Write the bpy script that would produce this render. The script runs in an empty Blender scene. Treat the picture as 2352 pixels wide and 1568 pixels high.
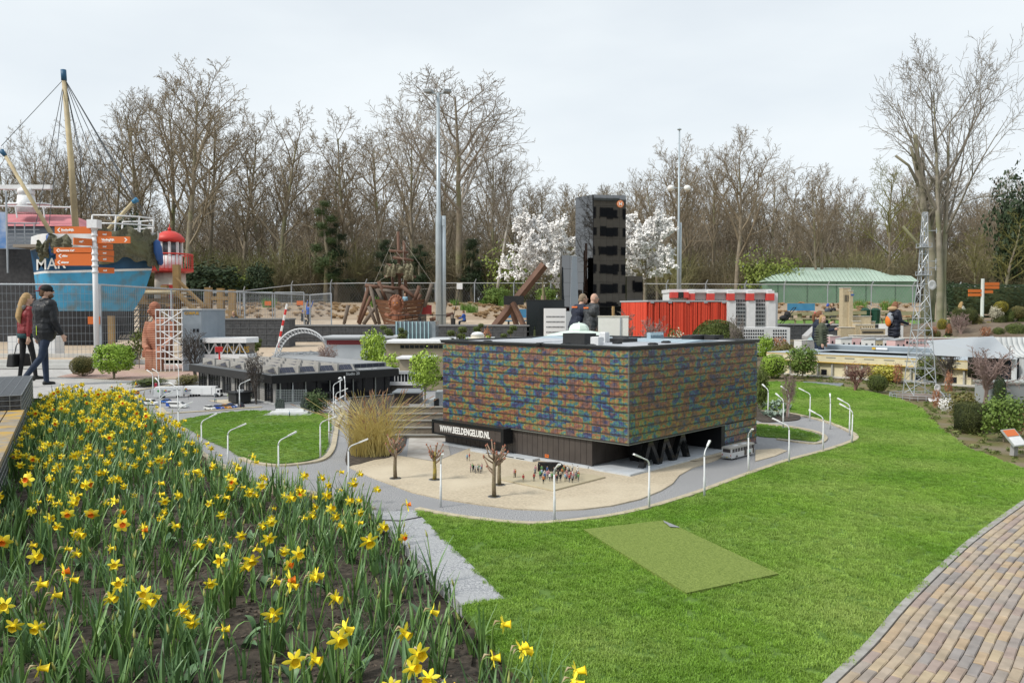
import bpy, math, random
from math import sin, cos, pi, atan, atan2, sqrt, radians, floor
from mathutils import Vector, Matrix, Euler, noise as mnoise
from mathutils.geometry import tessellate_polygon
random.seed(11)
S = bpy.context.scene
C = S.collection
# ---------------------------------------------------------------- camera
CAMZ = 1.35
FPX = 1838.0                      # focal length in pixels of a 2352 px wide picture
PITCH = atan(70 / FPX)
cd = bpy.data.cameras.new('camera'); cam = bpy.data.objects.new('camera', cd); C.objects.link(cam)
cam.location = (0, 0, CAMZ); cam.rotation_euler = (pi/2 - PITCH, 0, 0)
cd.sensor_width = 36; cd.lens = 36*FPX/2352; cd.clip_start = .05; cd.clip_end = 3000
S.camera = cam
S.render.resolution_x = 1024; S.render.resolution_y = 682
# ---------------------------------------------------------------- sky and sun (bright thin overcast)
SUN_EL = radians(46); SUN_DIR = Vector((.66, .34, 0)).normalized()      # horizontal travel of the light
w = bpy.data.worlds.new('World'); S.world = w; w.use_nodes = True
nt = w.node_tree; nt.nodes.clear()
N = nt.nodes.new; L = nt.links.new
out = N('ShaderNodeOutputWorld'); bg = N('ShaderNodeBackground'); bg.inputs[1].default_value = .1
sky = N('ShaderNodeTexSky'); sky.sky_type = 'NISHITA'; sky.sun_disc = False; sky.sun_elevation = SUN_EL
sky.sun_rotation = atan2(-SUN_DIR.x, -SUN_DIR.y); sky.dust_density = 2.0
tc = N('ShaderNodeTexCoord'); mp = N('ShaderNodeMapping'); mp.inputs['Scale'].default_value = (1, 1, 3.2)
nz = N('ShaderNodeTexNoise'); nz.inputs['Scale'].default_value = 1.7; nz.inputs['Detail'].default_value = 5; nz.inputs['Roughness'].default_value = .5
rp = N('ShaderNodeValToRGB'); rp.color_ramp.elements[0].position = .3; rp.color_ramp.elements[0].color = (.70,)*3+(1,)
rp.color_ramp.elements[1].position = .68; rp.color_ramp.elements[1].color = (.97,)*3+(1,)
mx = N('ShaderNodeMix'); mx.data_type = 'RGBA'; mx.inputs[7].default_value = (7.45, 7.95, 8.25, 1)
L(tc.outputs['Generated'], mp.inputs[0]); L(mp.outputs[0], nz.inputs['Vector']); L(nz.outputs['Fac'], rp.inputs[0])
L(rp.outputs[0], mx.inputs[0]); L(sky.outputs[0], mx.inputs[6]); L(mx.outputs[2], bg.inputs[0]); L(bg.outputs[0], out.inputs[0])
sd = bpy.data.lights.new('sun', 'SUN'); sun = bpy.data.objects.new('sun', sd); C.objects.link(sun)
sd.energy = 2.5; sd.angle = radians(10); sd.color = (1, .95, .87)
dv = Vector((SUN_DIR.x*cos(SUN_EL), SUN_DIR.y*cos(SUN_EL), -sin(SUN_EL)))
sun.rotation_euler = dv.to_track_quat('-Z', 'Y').to_euler(); sun.location = (-20, -10, 25)
S.view_settings.view_transform = 'Standard'; S.view_settings.look = 'None'; S.view_settings.exposure = 0.3; S.view_settings.gamma = 1
S.view_settings.use_curve_mapping = False
# ---------------------------------------------------------------- helpers
_f = Vector((0, cos(PITCH), -sin(PITCH))); _u = Vector((0, sin(PITCH), cos(PITCH)))
def ray(px, py): return _f + Vector(((px-1176)/FPX, 0, 0)) + _u*((784-py)/FPX)
def G(px, py, z=0.0):
    r = ray(px, py); t = (z-CAMZ)/r.z
    return Vector((r.x*t, r.y*t, z))
def D(px, py, y):
    r = ray(px, py); t = y/r.y
    return Vector((r.x*t, y, CAMZ+r.z*t))
TZ = [(-50,0),(25,0),(45,.5),(50,.8),(72,2.1),(110,2.8),(400,6)]
def tz(y):
    for (a, za), (b, zb) in zip(TZ, TZ[1:]):
        if y <= b: return za+(zb-za)*max(0, y-a)/(b-a)
    return 6
def lerp(a, b, t): return a+(b-a)*t
R_ = random.uniform
_mats = {}
def mat(name, c, c2=None, sc=6, rough=.7, bump=0, bsc=None, metal=0, spec=.35, detail=4, c3=None, sc2=1.0, lo=.35, hi=.65, trans=0, alpha=1, rnd=0):
    """principled material; c/c2 mixed by position noise, c3 mixed by a larger noise; rnd = per-object value jitter"""
    if name in _mats: return _mats[name]
    m = bpy.data.materials.new(name); m.use_nodes = True; n = m.node_tree.nodes; l = m.node_tree.links
    b = n['Principled BSDF']; b.inputs['Roughness'].default_value = rough; b.inputs['Metallic'].default_value = metal
    b.inputs['Specular IOR Level'].default_value = spec
    c = tuple(c)+(1,)
    b.inputs['Base Color'].default_value = c; m.diffuse_color = c
    geo = None
    def noise(scale, det=detail):
        nonlocal geo
        if geo is None: geo = n.new('ShaderNodeNewGeometry')
        t = n.new('ShaderNodeTexNoise'); t.inputs['Scale'].default_value = scale; t.inputs['Detail'].default_value = det
        l.new(geo.outputs['Position'], t.inputs['Vector']); return t.outputs['Fac']
    col = None
    def mixin(fac, a, bb, lo, hi):
        r = n.new('ShaderNodeMapRange'); r.inputs['From Min'].default_value = lo; r.inputs['From Max'].default_value = hi
        l.new(fac, r.inputs['Value'])
        x = n.new('ShaderNodeMix'); x.data_type = 'RGBA'; l.new(r.outputs[0], x.inputs[0])
        if a is not None: l.new(a, x.inputs[6])
        else: x.inputs[6].default_value = c
        x.inputs[7].default_value = tuple(bb)+(1,); return x.outputs[2]
    if c2 is not None: col = mixin(noise(sc), None, c2, lo, hi)
    if c3 is not None: col = mixin(noise(sc2, 3), col, c3, .45, .7)
    if rnd:
        oi = n.new('ShaderNodeObjectInfo'); r = n.new('ShaderNodeMapRange'); r.inputs['To Min'].default_value = 1-rnd; r.inputs['To Max'].default_value = 1+rnd
        l.new(oi.outputs['Random'], r.inputs['Value'])
        h = n.new('ShaderNodeHueSaturation'); l.new(r.outputs[0], h.inputs['Value'])
        if col is not None: l.new(col, h.inputs['Color'])
        else: h.inputs['Color'].default_value = c
        col = h.outputs[0]
    if col is not None: l.new(col, b.inputs['Base Color'])
    if bump:
        bp = n.new('ShaderNodeBump'); bp.inputs['Strength'].default_value = min(1, bump); bp.inputs['Distance'].default_value = .02 if (bsc or sc) < 60 else .004
        l.new(noise(bsc or sc, 5), bp.inputs['Height']); l.new(bp.outputs[0], b.inputs['Normal'])
    if trans: b.inputs['Transmission Weight'].default_value = trans
    if alpha < 1: b.inputs['Alpha'].default_value = alpha
    _mats[name] = m; return m
class MB:
    def __init__(s): s.v = []; s.f = []; s.m = []
    def add(s, vs, fs, m=0, X=None):
        o = len(s.v)
        s.v += [tuple(X @ Vector(p)) for p in vs] if X is not None else [tuple(p) for p in vs]
        s.f += [tuple(i+o for i in f) for f in fs]; s.m += [m]*len(fs); return s
    def box(s, c, d, m=0, rz=0, X=None):
        x, y, z = d[0]/2, d[1]/2, d[2]/2
        vs = [(-x,-y,-z),(x,-y,-z),(x,y,-z),(-x,y,-z),(-x,-y,z),(x,-y,z),(x,y,z),(-x,y,z)]
        M = Matrix.Translation(c) @ Matrix.Rotation(rz, 4, 'Z')
        if X is not None: M = X @ M
        return s.add(vs, [(3,2,1,0),(4,5,6,7),(0,1,5,4),(1,2,6,5),(2,3,7,6),(3,0,4,7)], m, M)
    def span(s, a, b, m=0, X=None):
        a, b = Vector(a), Vector(b); return s.box((a+b)/2, (abs(b.x-a.x), abs(b.y-a.y), abs(b.z-a.z)), m, 0, X)
    def prism(s, poly, z0, z1, m=0, X=None, mt=None):
        n = len(poly); z0 = z0 if callable(z0) else (lambda p, z=z0: z); z1 = z1 if callable(z1) else (lambda p, z=z1: z)
        vs = [(p[0], p[1], z0(p)) for p in poly]+[(p[0], p[1], z1(p)) for p in poly]
        t = tessellate_polygon([[Vector((p[0], p[1], 0)) for p in poly]])
        ar = sum(poly[i][0]*poly[(i+1) % n][1]-poly[(i+1) % n][0]*poly[i][1] for i in range(n))
        def up(q):
            a, b, c = [Vector((poly[i][0], poly[i][1])) for i in q]
            return q if (b-a).cross(c-a) > 0 else q[::-1]
        t = [up(tuple(q)) for q in t]
        sd = [(i, (i+1) % n, n+(i+1) % n, n+i) for i in range(n)]
        if ar < 0: sd = [q[::-1] for q in sd]
        s.add(vs, sd+[q[::-1] for q in t], m, X)
        return s.add(vs, [tuple(i+n for i in q) for q in t], m if mt is None else mt, X)
    def extr(s, poly, y0, y1, m=0, X=None):
        """polygon in xz extruded along y"""
        return s.prism(poly, y0, y1, m, (X or Matrix()) @ Matrix(((1,0,0,0),(0,0,1,0),(0,1,0,0),(0,0,0,1))))
    def tube(s, pts, rs, n=6, m=0, cap=True, X=None):
        pts = [Vector(p) for p in pts]; k = len(pts)
        if not hasattr(rs, '__len__'): rs = [rs]*k
        vs = []; ref = None
        for i, p in enumerate(pts):
            t = (pts[min(i+1, k-1)]-pts[max(i-1, 0)])
            t = t.normalized() if t.length > 1e-9 else Vector((0, 0, 1))
            if ref is None:
                ref = Vector((1, 0, 0)) if abs(t.x) < .8 else Vector((0, 1, 0))
            a = (ref-t*ref.dot(t)).normalized(); b = t.cross(a); ref = a
            vs += [p+(a*cos(2*pi*j/n)+b*sin(2*pi*j/n))*rs[i] for j in range(n)]
        fs = [(i*n+j, i*n+(j+1) % n, (i+1)*n+(j+1) % n, (i+1)*n+j) for i in range(k-1) for j in range(n)]
        if cap: fs += [tuple(range(n))[::-1], tuple(range((k-1)*n, k*n))]
        return s.add(vs, fs, m, X)
    def lathe(s, prof, n=16, c=(0,0,0), m=0, X=None):
        vs = [(c[0]+r*cos(2*pi*j/n), c[1]+r*sin(2*pi*j/n), c[2]+z) for r, z in prof for j in range(n)]
        k = len(prof)
        fs = [(i*n+j, i*n+(j+1) % n, (i+1)*n+(j+1) % n, (i+1)*n+j) for i in range(k-1) for j in range(n)]
        if prof[0][0] > 1e-6: fs.append(tuple(range(n))[::-1])
        if prof[-1][0] > 1e-6: fs.append(tuple(range((k-1)*n, k*n)))
        return s.add(vs, fs, m, X)
    def sph(s, c, r, n=12, k=8, m=0, X=None):
        if not hasattr(r, '__len__'): r = (r, r, r)
        vs = []
        for i in range(k+1):
            th = pi*i/k
            vs += [(c[0]+r[0]*max(sin(th), .001)*cos(2*pi*j/n), c[1]+r[1]*max(sin(th), .001)*sin(2*pi*j/n), c[2]-r[2]*cos(th)) for j in range(n)]
        fs = [(i*n+j, i*n+(j+1) % n, (i+1)*n+(j+1) % n, (i+1)*n+j) for i in range(k) for j in range(n)]
        return s.add(vs, fs, m, X)
    def quad(s, a, b, c, d, m=0): return s.add([a, b, c, d], [(0, 1, 2, 3)], m)
    def mesh(s, name, mats, smooth=False):
        me = bpy.data.meshes.new(name); me.from_pydata(s.v, [], s.f)
        for q in (mats if isinstance(mats, (list, tuple)) else [mats]): me.materials.append(q)
        me.polygons.foreach_set('material_index', s.m)
        if smooth: me.polygons.foreach_set('use_smooth', [True]*len(s.f))
        me.update(); return me
    def build(s, name, mats, par=None, smooth=False, world=False, kind=None):
        return put(name, s.mesh(name, mats, smooth), par, world=world, kind=kind)
def put(name, me, par=None, loc=None, rz=None, world=False, kind=None, sc=None):
    o = bpy.data.objects.new(name, me); C.objects.link(o)
    if par is not None:
        o.parent = par
        if world: o.location = -par.location
    if loc is not None: o.location = loc
    if rz is not None: o.rotation_euler = (0, 0, rz)
    if sc is not None: o.scale = (sc, sc, sc) if not hasattr(sc, '__len__') else sc
    if kind: o['kind'] = kind
    return o
def tag(o, label, cat, group=None):
    o['label'] = label; o['category'] = cat
    if group: o['group'] = group
    return o
def thing(name, label, cat, loc=(0,0,0), rz=0, group=None):
    o = bpy.data.objects.new(name, None); C.objects.link(o); o.empty_display_size = .1
    o.location = loc; o.rotation_euler = (0, 0, rz)
    return tag(o, label, cat, group)
def dup(o, loc=None, rz=None, label=None, group=None, par=None, sc=None):
    c = o.copy(); C.objects.link(c)
    if par is not None: c.parent = par
    if loc is not None: c.location = loc
    if rz is not None: c.rotation_euler = (0, 0, rz)
    if sc is not None: c.scale = (sc, sc, sc) if not hasattr(sc, '__len__') else sc
    if label: c['label'] = label
    if group: c['group'] = group
    for ch in list(o.children): dup(ch, par=c)
    return c
def recolor(o, i, m):
    s = o.material_slots[i]; s.link = 'OBJECT'; s.material = m
def sm(pts, n=6, closed=False):
    """catmull-rom through 2d/3d points"""
    P = [Vector(p) for p in pts]; k = len(P); o = []
    for i in range(k if closed else k-1):
        g = (lambda j: P[j % k]) if closed else (lambda j: P[max(0, min(k-1, j))])
        a, b, c, d = g(i-1), g(i), g(i+1), g(i+2)
        for j in range(n):
            t = j/n
            o.append(.5*((2*b)+(c-a)*t+(2*a-5*b+4*c-d)*t*t+(3*b-a-3*c+d)*t**3))
    if not closed: o.append(P[-1])
    return o
def gp(*pp): return [G(a, b) for a, b in pp]
def sheet(name, pts, z, m, kind='structure', thick=0):
    mb = MB()
    if thick: mb.prism([(p[0], p[1]) for p in pts], z-thick, z, 0)
    else:
        t = tessellate_polygon([[Vector((p[0], p[1], 0)) for p in pts]])
        P = [(p[0], p[1], z) for p in pts]
        def up(q):
            a, b, c = [Vector(P[i][:2]) for i in q]
            return q if (b-a).cross(c-a) > 0 else q[::-1]
        mb.add(P, [up(tuple(q)) for q in t])
    return mb.build(name, m, kind=kind)
def ribbon(name, pts, wd, z0, z1, m, kind='structure', par=None):
    """a low kerb following a polyline, wd to its left side"""
    pts = [Vector((p[0], p[1])) for p in pts]; L2 = []
    for i, p in enumerate(pts):
        t = (pts[min(i+1, len(pts)-1)]-pts[max(i-1, 0)]).normalized(); L2.append(p+Vector((-t.y, t.x))*wd)
    mb = MB(); k = len(pts)
    vs = [(p.x, p.y, z) for z in (z0, z1) for p in pts]+[(p.x, p.y, z) for z in (z0, z1) for p in L2]
    a0, a1, b0, b1 = 0, k, 2*k, 3*k
    fs = []
    for i in range(k-1):
        fs += [(a1+i, a1+i+1, b1+i+1, b1+i), (a0+i, a0+i+1, a1+i+1, a1+i), (b0+i+1, b0+i, b1+i, b1+i+1)]
    fs += [(a0, a1, b1, b0), (a0+k-1, b0+k-1, b1+k-1, a1+k-1)]
    mb.add(vs, fs); return mb.build(name, m, par, kind=kind)
def inside(p, poly):
    c = False; n = len(poly); x, y = p[0], p[1]; j = n-1
    for i in range(n):
        xi, yi, xj, yj = poly[i][0], poly[i][1], poly[j][0], poly[j][1]
        if (yi > y) != (yj > y) and x < (xj-xi)*(y-yi)/(yj-yi)+xi: c = not c
        j = i
    return c
def textmesh(s, size, depth=.002, mats=None, sx=1.0, bold=0.0, align='LEFT', name='lettering', shear=0):
    cu = bpy.data.curves.new(name, 'FONT'); cu.body = s; cu.size = size; cu.extrude = depth; cu.offset = bold; cu.align_x = align; cu.resolution_u = 2; cu.shear = shear
    o = bpy.data.objects.new('tmp_text', cu); me = bpy.data.meshes.new_from_object(o); bpy.data.objects.remove(o)
    me.name = name; me.materials.clear(); me.materials.append(mats)
    for v in me.vertices: v.co.x *= sx
    return me
def label_on(par, s, pos, xdir, size, m, depth=.002, sx=1., bold=0., align='LEFT', name='lettering', up=(0,0,1)):
    """flat lettering standing on a surface: pos local to par, xdir reading direction"""
    me = textmesh(s, size, depth, m, sx, bold, align, name)
    x = Vector(xdir).normalized(); u = Vector(up); u = (u-x*u.dot(x)).normalized(); z = x.cross(u)
    me.transform(Matrix(((x.x,u.x,z.x,pos[0]),(x.y,u.y,z.y,pos[1]),(x.z,u.z,z.z,pos[2]),(0,0,0,1))))
    return put(name, me, par)
def scatter(name, base_mesh, proto, density, smin, smax, seed=0, tilt=.15, label=None, cat=None):
    """one 'stuff' object: a prototype tuft instanced over a surface with geometry nodes"""
    g = bpy.data.node_groups.new(name+'_nodes', 'GeometryNodeTree')
    g.interface.new_socket('Geometry', in_out='INPUT', socket_type='NodeSocketGeometry'); g.interface.new_socket('Geometry', in_out='OUTPUT', socket_type='NodeSocketGeometry')
    n = g.nodes; l = g.links
    gi = n.new('NodeGroupInput'); go = n.new('NodeGroupOutput')
    dp = n.new('GeometryNodeDistributePointsOnFaces'); dp.inputs['Density'].default_value = density; dp.inputs['Seed'].default_value = seed
    oi = n.new('GeometryNodeObjectInfo'); oi.inputs['Object'].default_value = proto; oi.inputs['As Instance'].default_value = True
    ip = n.new('GeometryNodeInstanceOnPoints')
    rv = n.new('FunctionNodeRandomValue'); rv.data_type = 'FLOAT_VECTOR'; rv.inputs[0].default_value = (-tilt, -tilt, 0); rv.inputs[1].default_value = (tilt, tilt, 6.283)
    rs = n.new('FunctionNodeRandomValue'); rs.data_type = 'FLOAT'; rs.inputs[2].default_value = smin; rs.inputs[3].default_value = smax
    l.new(gi.outputs[0], dp.inputs['Mesh']); l.new(dp.outputs['Points'], ip.inputs['Points']); l.new(oi.outputs['Geometry'], ip.inputs['Instance'])
    l.new(rv.outputs[0], ip.inputs['Rotation']); l.new(rs.outputs[1], ip.inputs['Scale']); l.new(ip.outputs[0], go.inputs[0])
    o = put(name, base_mesh.copy(), kind='stuff'); md = o.modifiers.new('scatter', 'NODES'); md.node_group = g
    if label: o['label'] = label; o['category'] = cat
    return o
def tuft(name, n, r, h, wd, m, lean=.35, seg=2):
    mb = MB()
    for _ in range(n):
        a = R_(0, 2*pi); q = r*sqrt(random.random()); x, y = q*cos(a), q*sin(a); hh = h*R_(.6, 1.15); b = R_(0, 2*pi); ln = R_(.05, lean)*hh
        t = R_(0, 2*pi); wx, wy = wd*cos(t)/2, wd*sin(t)/2
        vs = [(x-wx, y-wy, 0), (x+wx, y+wy, 0)]; fs = []
        for k in range(1, seg):
            u = k/seg; vs += [(x-wx*(1-u*.5)+ln*cos(b)*u*u, y-wy*(1-u*.5)+ln*sin(b)*u*u, hh*u), (x+wx*(1-u*.5)+ln*cos(b)*u*u, y+wy*(1-u*.5)+ln*sin(b)*u*u, hh*u)]
            fs.append((2*k-2, 2*k-1, 2*k+1, 2*k))
        vs.append((x+ln*cos(b), y+ln*sin(b), hh*(1-.25*ln/hh))); fs.append((2*seg-2, 2*seg-1, 2*seg))
        mb.add(vs, fs)
    return bpy.data.objects.new(name, mb.mesh(name, m))
# ================================================================ GROUND
m_earth = mat('earth', (.13,.10,.065), (.20,.16,.11), 3, .95, .6, 14, c3=(.10,.11,.045), sc2=.6)
m_soil = mat('bed soil', (.030,.024,.019), (.095,.077,.06), 34, .95, 1, 60, c3=(.055,.044,.034), sc2=4)
m_asph = mat('miniature asphalt', (.15,.152,.158), (.40,.402,.41), 110, .85, .45, 150, c3=(.255,.257,.265), sc2=2.2)
m_slab = mat('grit slab', (.17,.18,.20), (.47,.48,.49), 120, .85, .5, 160, c3=(.36,.37,.38), sc2=5)
m_plaza = mat('beige pavers', (.53,.455,.335), (.40,.34,.25), 60, .85, .6, 110, c3=(.56,.49,.37), sc2=1.5)
m_kerb = mat('beige kerb', (.50,.44,.32), (.38,.33,.24), 30, .85, .4, 90)
m_lawn = mat('lawn ground', (.08,.16,.025), (.11,.19,.035), 14, .95)
m_blade = mat('grass blade', (.145,.295,.026), (.23,.39,.05), 1.3, .5, spec=.35, c3=(.31,.425,.10), sc2=.9, rnd=.22)
m_turf = mat('artificial turf', (.105,.155,.022), (.215,.275,.06), 130, .85, .8, 160)
m_turfb = mat('turf fibre', (.27,.35,.085), (.29,.365,.095), 30, .7, rnd=.06)
m_path = mat('grey paving', (.36,.35,.34), (.45,.44,.42), 5, .85, .2, 40)
m_pink = mat('pink paving', (.36,.24,.21), (.44,.31,.26), 5, .85, .2, 40, c3=(.40,.31,.22), sc2=.8)
m_sand = mat('sand', (.42,.33,.24), (.50,.41,.31), 2, .95, .6, 9)
m_wood_floor = mat('forest floor', (.14,.10,.06), (.19,.14,.085), 2, .95, .6, 7, c3=(.09,.10,.04), sc2=.25)
mb = MB()
xs = [-160,-90,-55,-35,-22,-14,-9,-5,-2,0,2,5,9,14,22,35,55,90,160]; ys = [-30,0,4,8,12,18,25,32,38,45,50,56,64,72,85,110,160,250,400]
vs = [(x, y, tz(y)-.09*(1 if y <= 25 else 1)) for y in ys for x in xs]; nx = len(xs)
mb.add(vs, [(j*nx+i, j*nx+i+1, (j+1)*nx+i+1, (j+1)*nx+i) for j in range(len(ys)-1) for i in range(nx-1)])
mb.build('ground', m_earth, kind='structure')
def drape(name, x0, x1, y0, y1, dz, m, n=1):
    mb = MB(); Y = sorted({y0, y1}|{y for y, _ in TZ if y0 < y < y1})
    X = [lerp(x0, x1, i/n) for i in range(n+1)]
    vs = [(x, y, tz(y)+dz) for y in Y for x in X]; k = n+1
    mb.add(vs, [(j*k+i, j*k+i+1, (j+1)*k+i+1, (j+1)*k+i) for j in range(len(Y)-1) for i in range(n)])
    return mb.build(name, m, kind='structure')
EDGE = gp((290,913),(346,959),(408,1005),(470,1052),(538,1092),(574,1109),(650,1122),(726,1137),(805,1156),(848,1172))
SLAB_L = gp((854,1179),(885,1204),(1000,1328),(1061,1391)); SLAB_R = gp((1159,1376),(1073,1289),(973,1193),(952,1172))
OUTER = sm(gp((952,1172),(1010,1184),(1100,1197),(1200,1206),(1275,1204),(1400,1190),(1500,1168),(1600,1137),(1665,1113),(1724,1091),(1817,1059),(1896,1038),(1960,1016),(1972,1005),(1957,992),(1913,973),(1867,960),(1811,949),(1750,944)), 5)
# asphalt road of the miniature town
road = EDGE+[SLAB_L[0], SLAB_R[-1]]+[Vector(p) for p in OUTER]+gp((1700,930))+[Vector((1.2,12.6,0)), Vector((-2.0,13.8,0))]+gp((640,888),(560,884),(450,884),(345,891),(307,902))
sheet('road', road, 0, m_asph)
sheet('pavement_slab', SLAB_L+SLAB_R, .006, m_slab, thick=.06)
MB().tube([G(872,1194,.007), G(920,1196,.007), G(967,1187,.007)], .006, 4).build('slab_joint', mat('joint', (.05,.05,.05)), kind='structure')
ribbon('kerb_bed', EDGE, .055, -.06, .012, m_kerb)
ribbon('kerb_outer', OUTER, .05, -.06, .016, m_kerb)
# plaza in front of the big building
PLAZA = gp((802,1074),(850,1096),(947,1132),(1010,1146),(1094,1159),(1180,1170),(1270,1174),(1340,1171),(1405,1163),(1470,1148),(1519,1128),(1545,1112),(1560,1093),(1592,1075),(1643,1058),(1670,1045))+[Vector((1.2,7.6,0)), Vector((-.3,8.1,0))]+gp((1000,1062),(940,1052),(905,1046),(860,1050))
sheet('plaza', PLAZA, .010, m_plaza, thick=.05)
sheet('display_plate', gp((1142,1104),(1271,1131),(1391,1100),(1250,1079)), .022, mat('beige board', (.50,.44,.31), (.46,.405,.285), 6, .45), thick=.010)
sheet('entrance_forecourt', gp((1440,1051),(1500,1040),(1560,1030),(1655,1032),(1672,1045),(1600,1062)), .0155, m_plaza)
# lawns
ISL = sm(gp((411,970),(459,958),(527,948),(600,945),(722,952),(754,953),(759,974),(754,1006),(748,1033),(730,1051),(693,1061),(639,1065),(588,1061),(558,1051),(517,1028),(478,1011),(449,994),(420,978)), 4, True)
isl = sheet('lawn_island', ISL, .012, m_lawn, thick=.05)
ribbon('kerb_island', sm(gp((560,1053),(588,1063),(639,1069),(693,1065),(735,1056),(756,1035),(764,1006),(770,974),(782,950)), 4), -.05, -.05, .016, m_kerb)
LAWN = [Vector(p) for p in OUTER[::-1]]+[SLAB_R[-2], SLAB_R[-3], SLAB_R[0], SLAB_L[-1]]+gp((1085,1425),(1130,1470),(1165,1510),(1220,1568),(1290,1660),(1380,1800))+gp((1700,1800),(1840,1625),(1895,1568),(1990,1480),(2060,1395),(2140,1320),(2230,1240),(2352,1150),(2450,1085),(2520,1050),(2352,1078),(2220,1030),(2160,985),(2110,936),(2060,915),(1960,892),(1860,880),(1780,877),(1735,880))
# push the lawn outside the kerb a little
lawn = sheet('lawn', LAWN, .004, m_lawn, thick=.04)
ISR = sm(gp((1735,977),(1780,980),(1823,986),(1868,996),(1884,1006),(1872,1014),(1840,1011),(1793,1006),(1735,1000)), 4, True)
isr = sheet('lawn_patch', ISR, .010, m_lawn, thick=.05)
ribbon('kerb_patch', sm(gp((1735,974),(1780,977),(1825,983),(1872,993),(1892,1006),(1876,1018),(1840,1016),(1788,1009)), 4), .04, -.05, .014, m_kerb)
sheet('pale_verge', gp((1735,1060),(1780,1048),(1808,1036),(1790,1031),(1735,1034)), .008, m_plaza, thick=.04)
tf = tuft('grass_tuft', 90, .036, .017, .0026, m_blade, 1.0, 2)
TURF = gp((1340,1222),(1525,1201),(1788,1325),(1577,1370))
tl = [[Vector((p[0], p[1], 0)) for p in LAWN], [Vector((p.x, p.y, 0)) for p in TURF]]; tv = [(p.x, p.y, .004) for q in tl for p in q]
lawn_open = MB().add(tv, [tuple(q) for q in tessellate_polygon(tl)]).mesh('lawn_grass', m_lawn)
scatter('lawn_grass', lawn_open, tf, 980, .75, 1.15, 3, .2)['label'] = 'mown green grass blades of the lawns'
scatter('island_grass', isl.data, tf, 620, .6, .9, 5, .2)['label'] = 'mown grass on the lawn island among roads'
scatter('patch_grass', isr.data, tf, 620, .6, .9, 6, .2)['label'] = 'mown grass beside the glass building'
tm = sheet('turf_mat', TURF, .020, m_turf, kind=None, thick=.02); tag(tm, 'flat rectangle of pale artificial turf lying on the lawn', 'turf mat')
mb = MB(); a, b = G(1527,1202,.02), G(1562,1212,.02); mb.add([a+Vector((0,0,.005)), b+Vector((0,0,.005)), b+Vector((-.06,.01,.006)), a+Vector((.0,.06,.006))], [(0,1,2,3)])
o = mb.build('metal_cover', mat('pale metal', (.55,.56,.58), (.4,.41,.43), 30, .4, metal=.6)); tag(o, 'small pale metal strip at the corner of the turf mat', 'cover')
# soil bed for the daffodils
BED = EDGE+SLAB_L+gp((1085,1425),(1130,1470),(1165,1510),(1220,1568),(1290,1660),(1380,1800))+[Vector((-.2,1.4,0)), Vector((-3.6,1.4,0)), Vector((-3.3,4.6,0)), Vector((-3.98,6.16,0)), Vector((-6.4,10.6,0)), Vector((-6.9,12.2,0)), Vector((-5.6,12.5,0))]
mb = MB(); st = .11; x0, y0 = -7.2, 1.2; cnt = {}; vs = []; fs = []
def bedz(x, y): return -.035+.03*mnoise.noise((x*2.2, y*2.2, 0))+.022*mnoise.noise((x*9, y*9, 3))
for j in range(106):
    for i in range(76):
        x, y = x0+i*st, y0+j*st
        if all(inside((x+st*u, y+st*v), BED) for u in (0, 1) for v in (0, 1)):
            q = []
            for (u, v) in ((0,0),(1,0),(1,1),(0,1)):
                k = (i+u, j+v)
                if k not in cnt: cnt[k] = len(vs); vs.append((x+u*st, y+v*st, bedz(x+u*st, y+v*st)))
                q.append(cnt[k])
            fs.append(tuple(q))
mb.add(vs, fs); bed = mb.build('flower_bed', m_soil, smooth=True, kind='structure')
sheet('flower_bed_base', BED, -.062, m_soil)
# soil crumbs
cr = MB()
for _ in range(14):
    a = R_(0, 6.28); q = R_(0, .05); cr.sph((q*cos(a), q*sin(a), R_(0,.003)), (R_(.003,.008), R_(.003,.008), R_(.002,.005)), 5, 3)
scatter('soil_crumbs', bed.data, bpy.data.objects.new('crumb_tuft', cr.mesh('crumbs', mat('crumb', (.06,.045,.035), (.14,.11,.085), 9, .95, rnd=.5))), 130, .5, 1.3, 2)['label'] = 'loose dark crumbs of soil and bark on the flower bed'
# brick footpath at the right
m_sandj = mat('joint sand', (.30,.275,.21), (.36,.33,.25), 30, .95)
KB = sm(gp((1780,1690),(1840,1625),(1895,1568),(1990,1478),(2060,1398),(2140,1318),(2230,1238),(2352,1150),(2450,1085),(2560,1025)), 10)
sheet('brick_path', [Vector(p) for p in KB]+[Vector((8.5,7.8,0)), Vector((6,2.0,0)), Vector((1.6,1.2,0))], .0, m_sandj)
bp = bpy.data.objects['brick_path']
mbk = mat('brick', (.4,.3,.25), rough=.85, bump=.3, bsc=90)
n_ = mbk.node_tree.nodes; l_ = mbk.node_tree.links
oi = n_.new('ShaderNodeObjectInfo'); geo = n_.new('ShaderNodeNewGeometry')
ats = n_.new('ShaderNodeAttribute'); ats.attribute_name = 'tone'
ad = n_.new('ShaderNodeMath'); ad.operation = 'ADD'; fr = n_.new('ShaderNodeMath'); fr.operation = 'FRACT'
cr = n_.new('ShaderNodeValToRGB'); cr.color_ramp.interpolation = 'CONSTANT'
cols = [(0.361,0.293,0.213),(0.306,0.266,0.231),(0.385,0.293,0.196),(0.312,0.247,0.215),(0.259,0.236,0.223),(0.353,0.294,0.232),(0.391,0.317,0.232),(0.287,0.251,0.229),(0.34,0.267,0.218),(0.398,0.321,0.217)]
for i, c in enumerate(cols):
    e = cr.color_ramp.elements[i] if i < 2 else cr.color_ramp.elements.new(i/10)
    e.position = i/10; e.color = c+(1,)
l_.new(oi.outputs['Random'], ad.inputs[0]); l_.new(ats.outputs['Fac'], ad.inputs[1]); l_.new(ad.outputs[0], fr.inputs[0]); l_.new(fr.outputs[0], cr.inputs[0])
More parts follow.
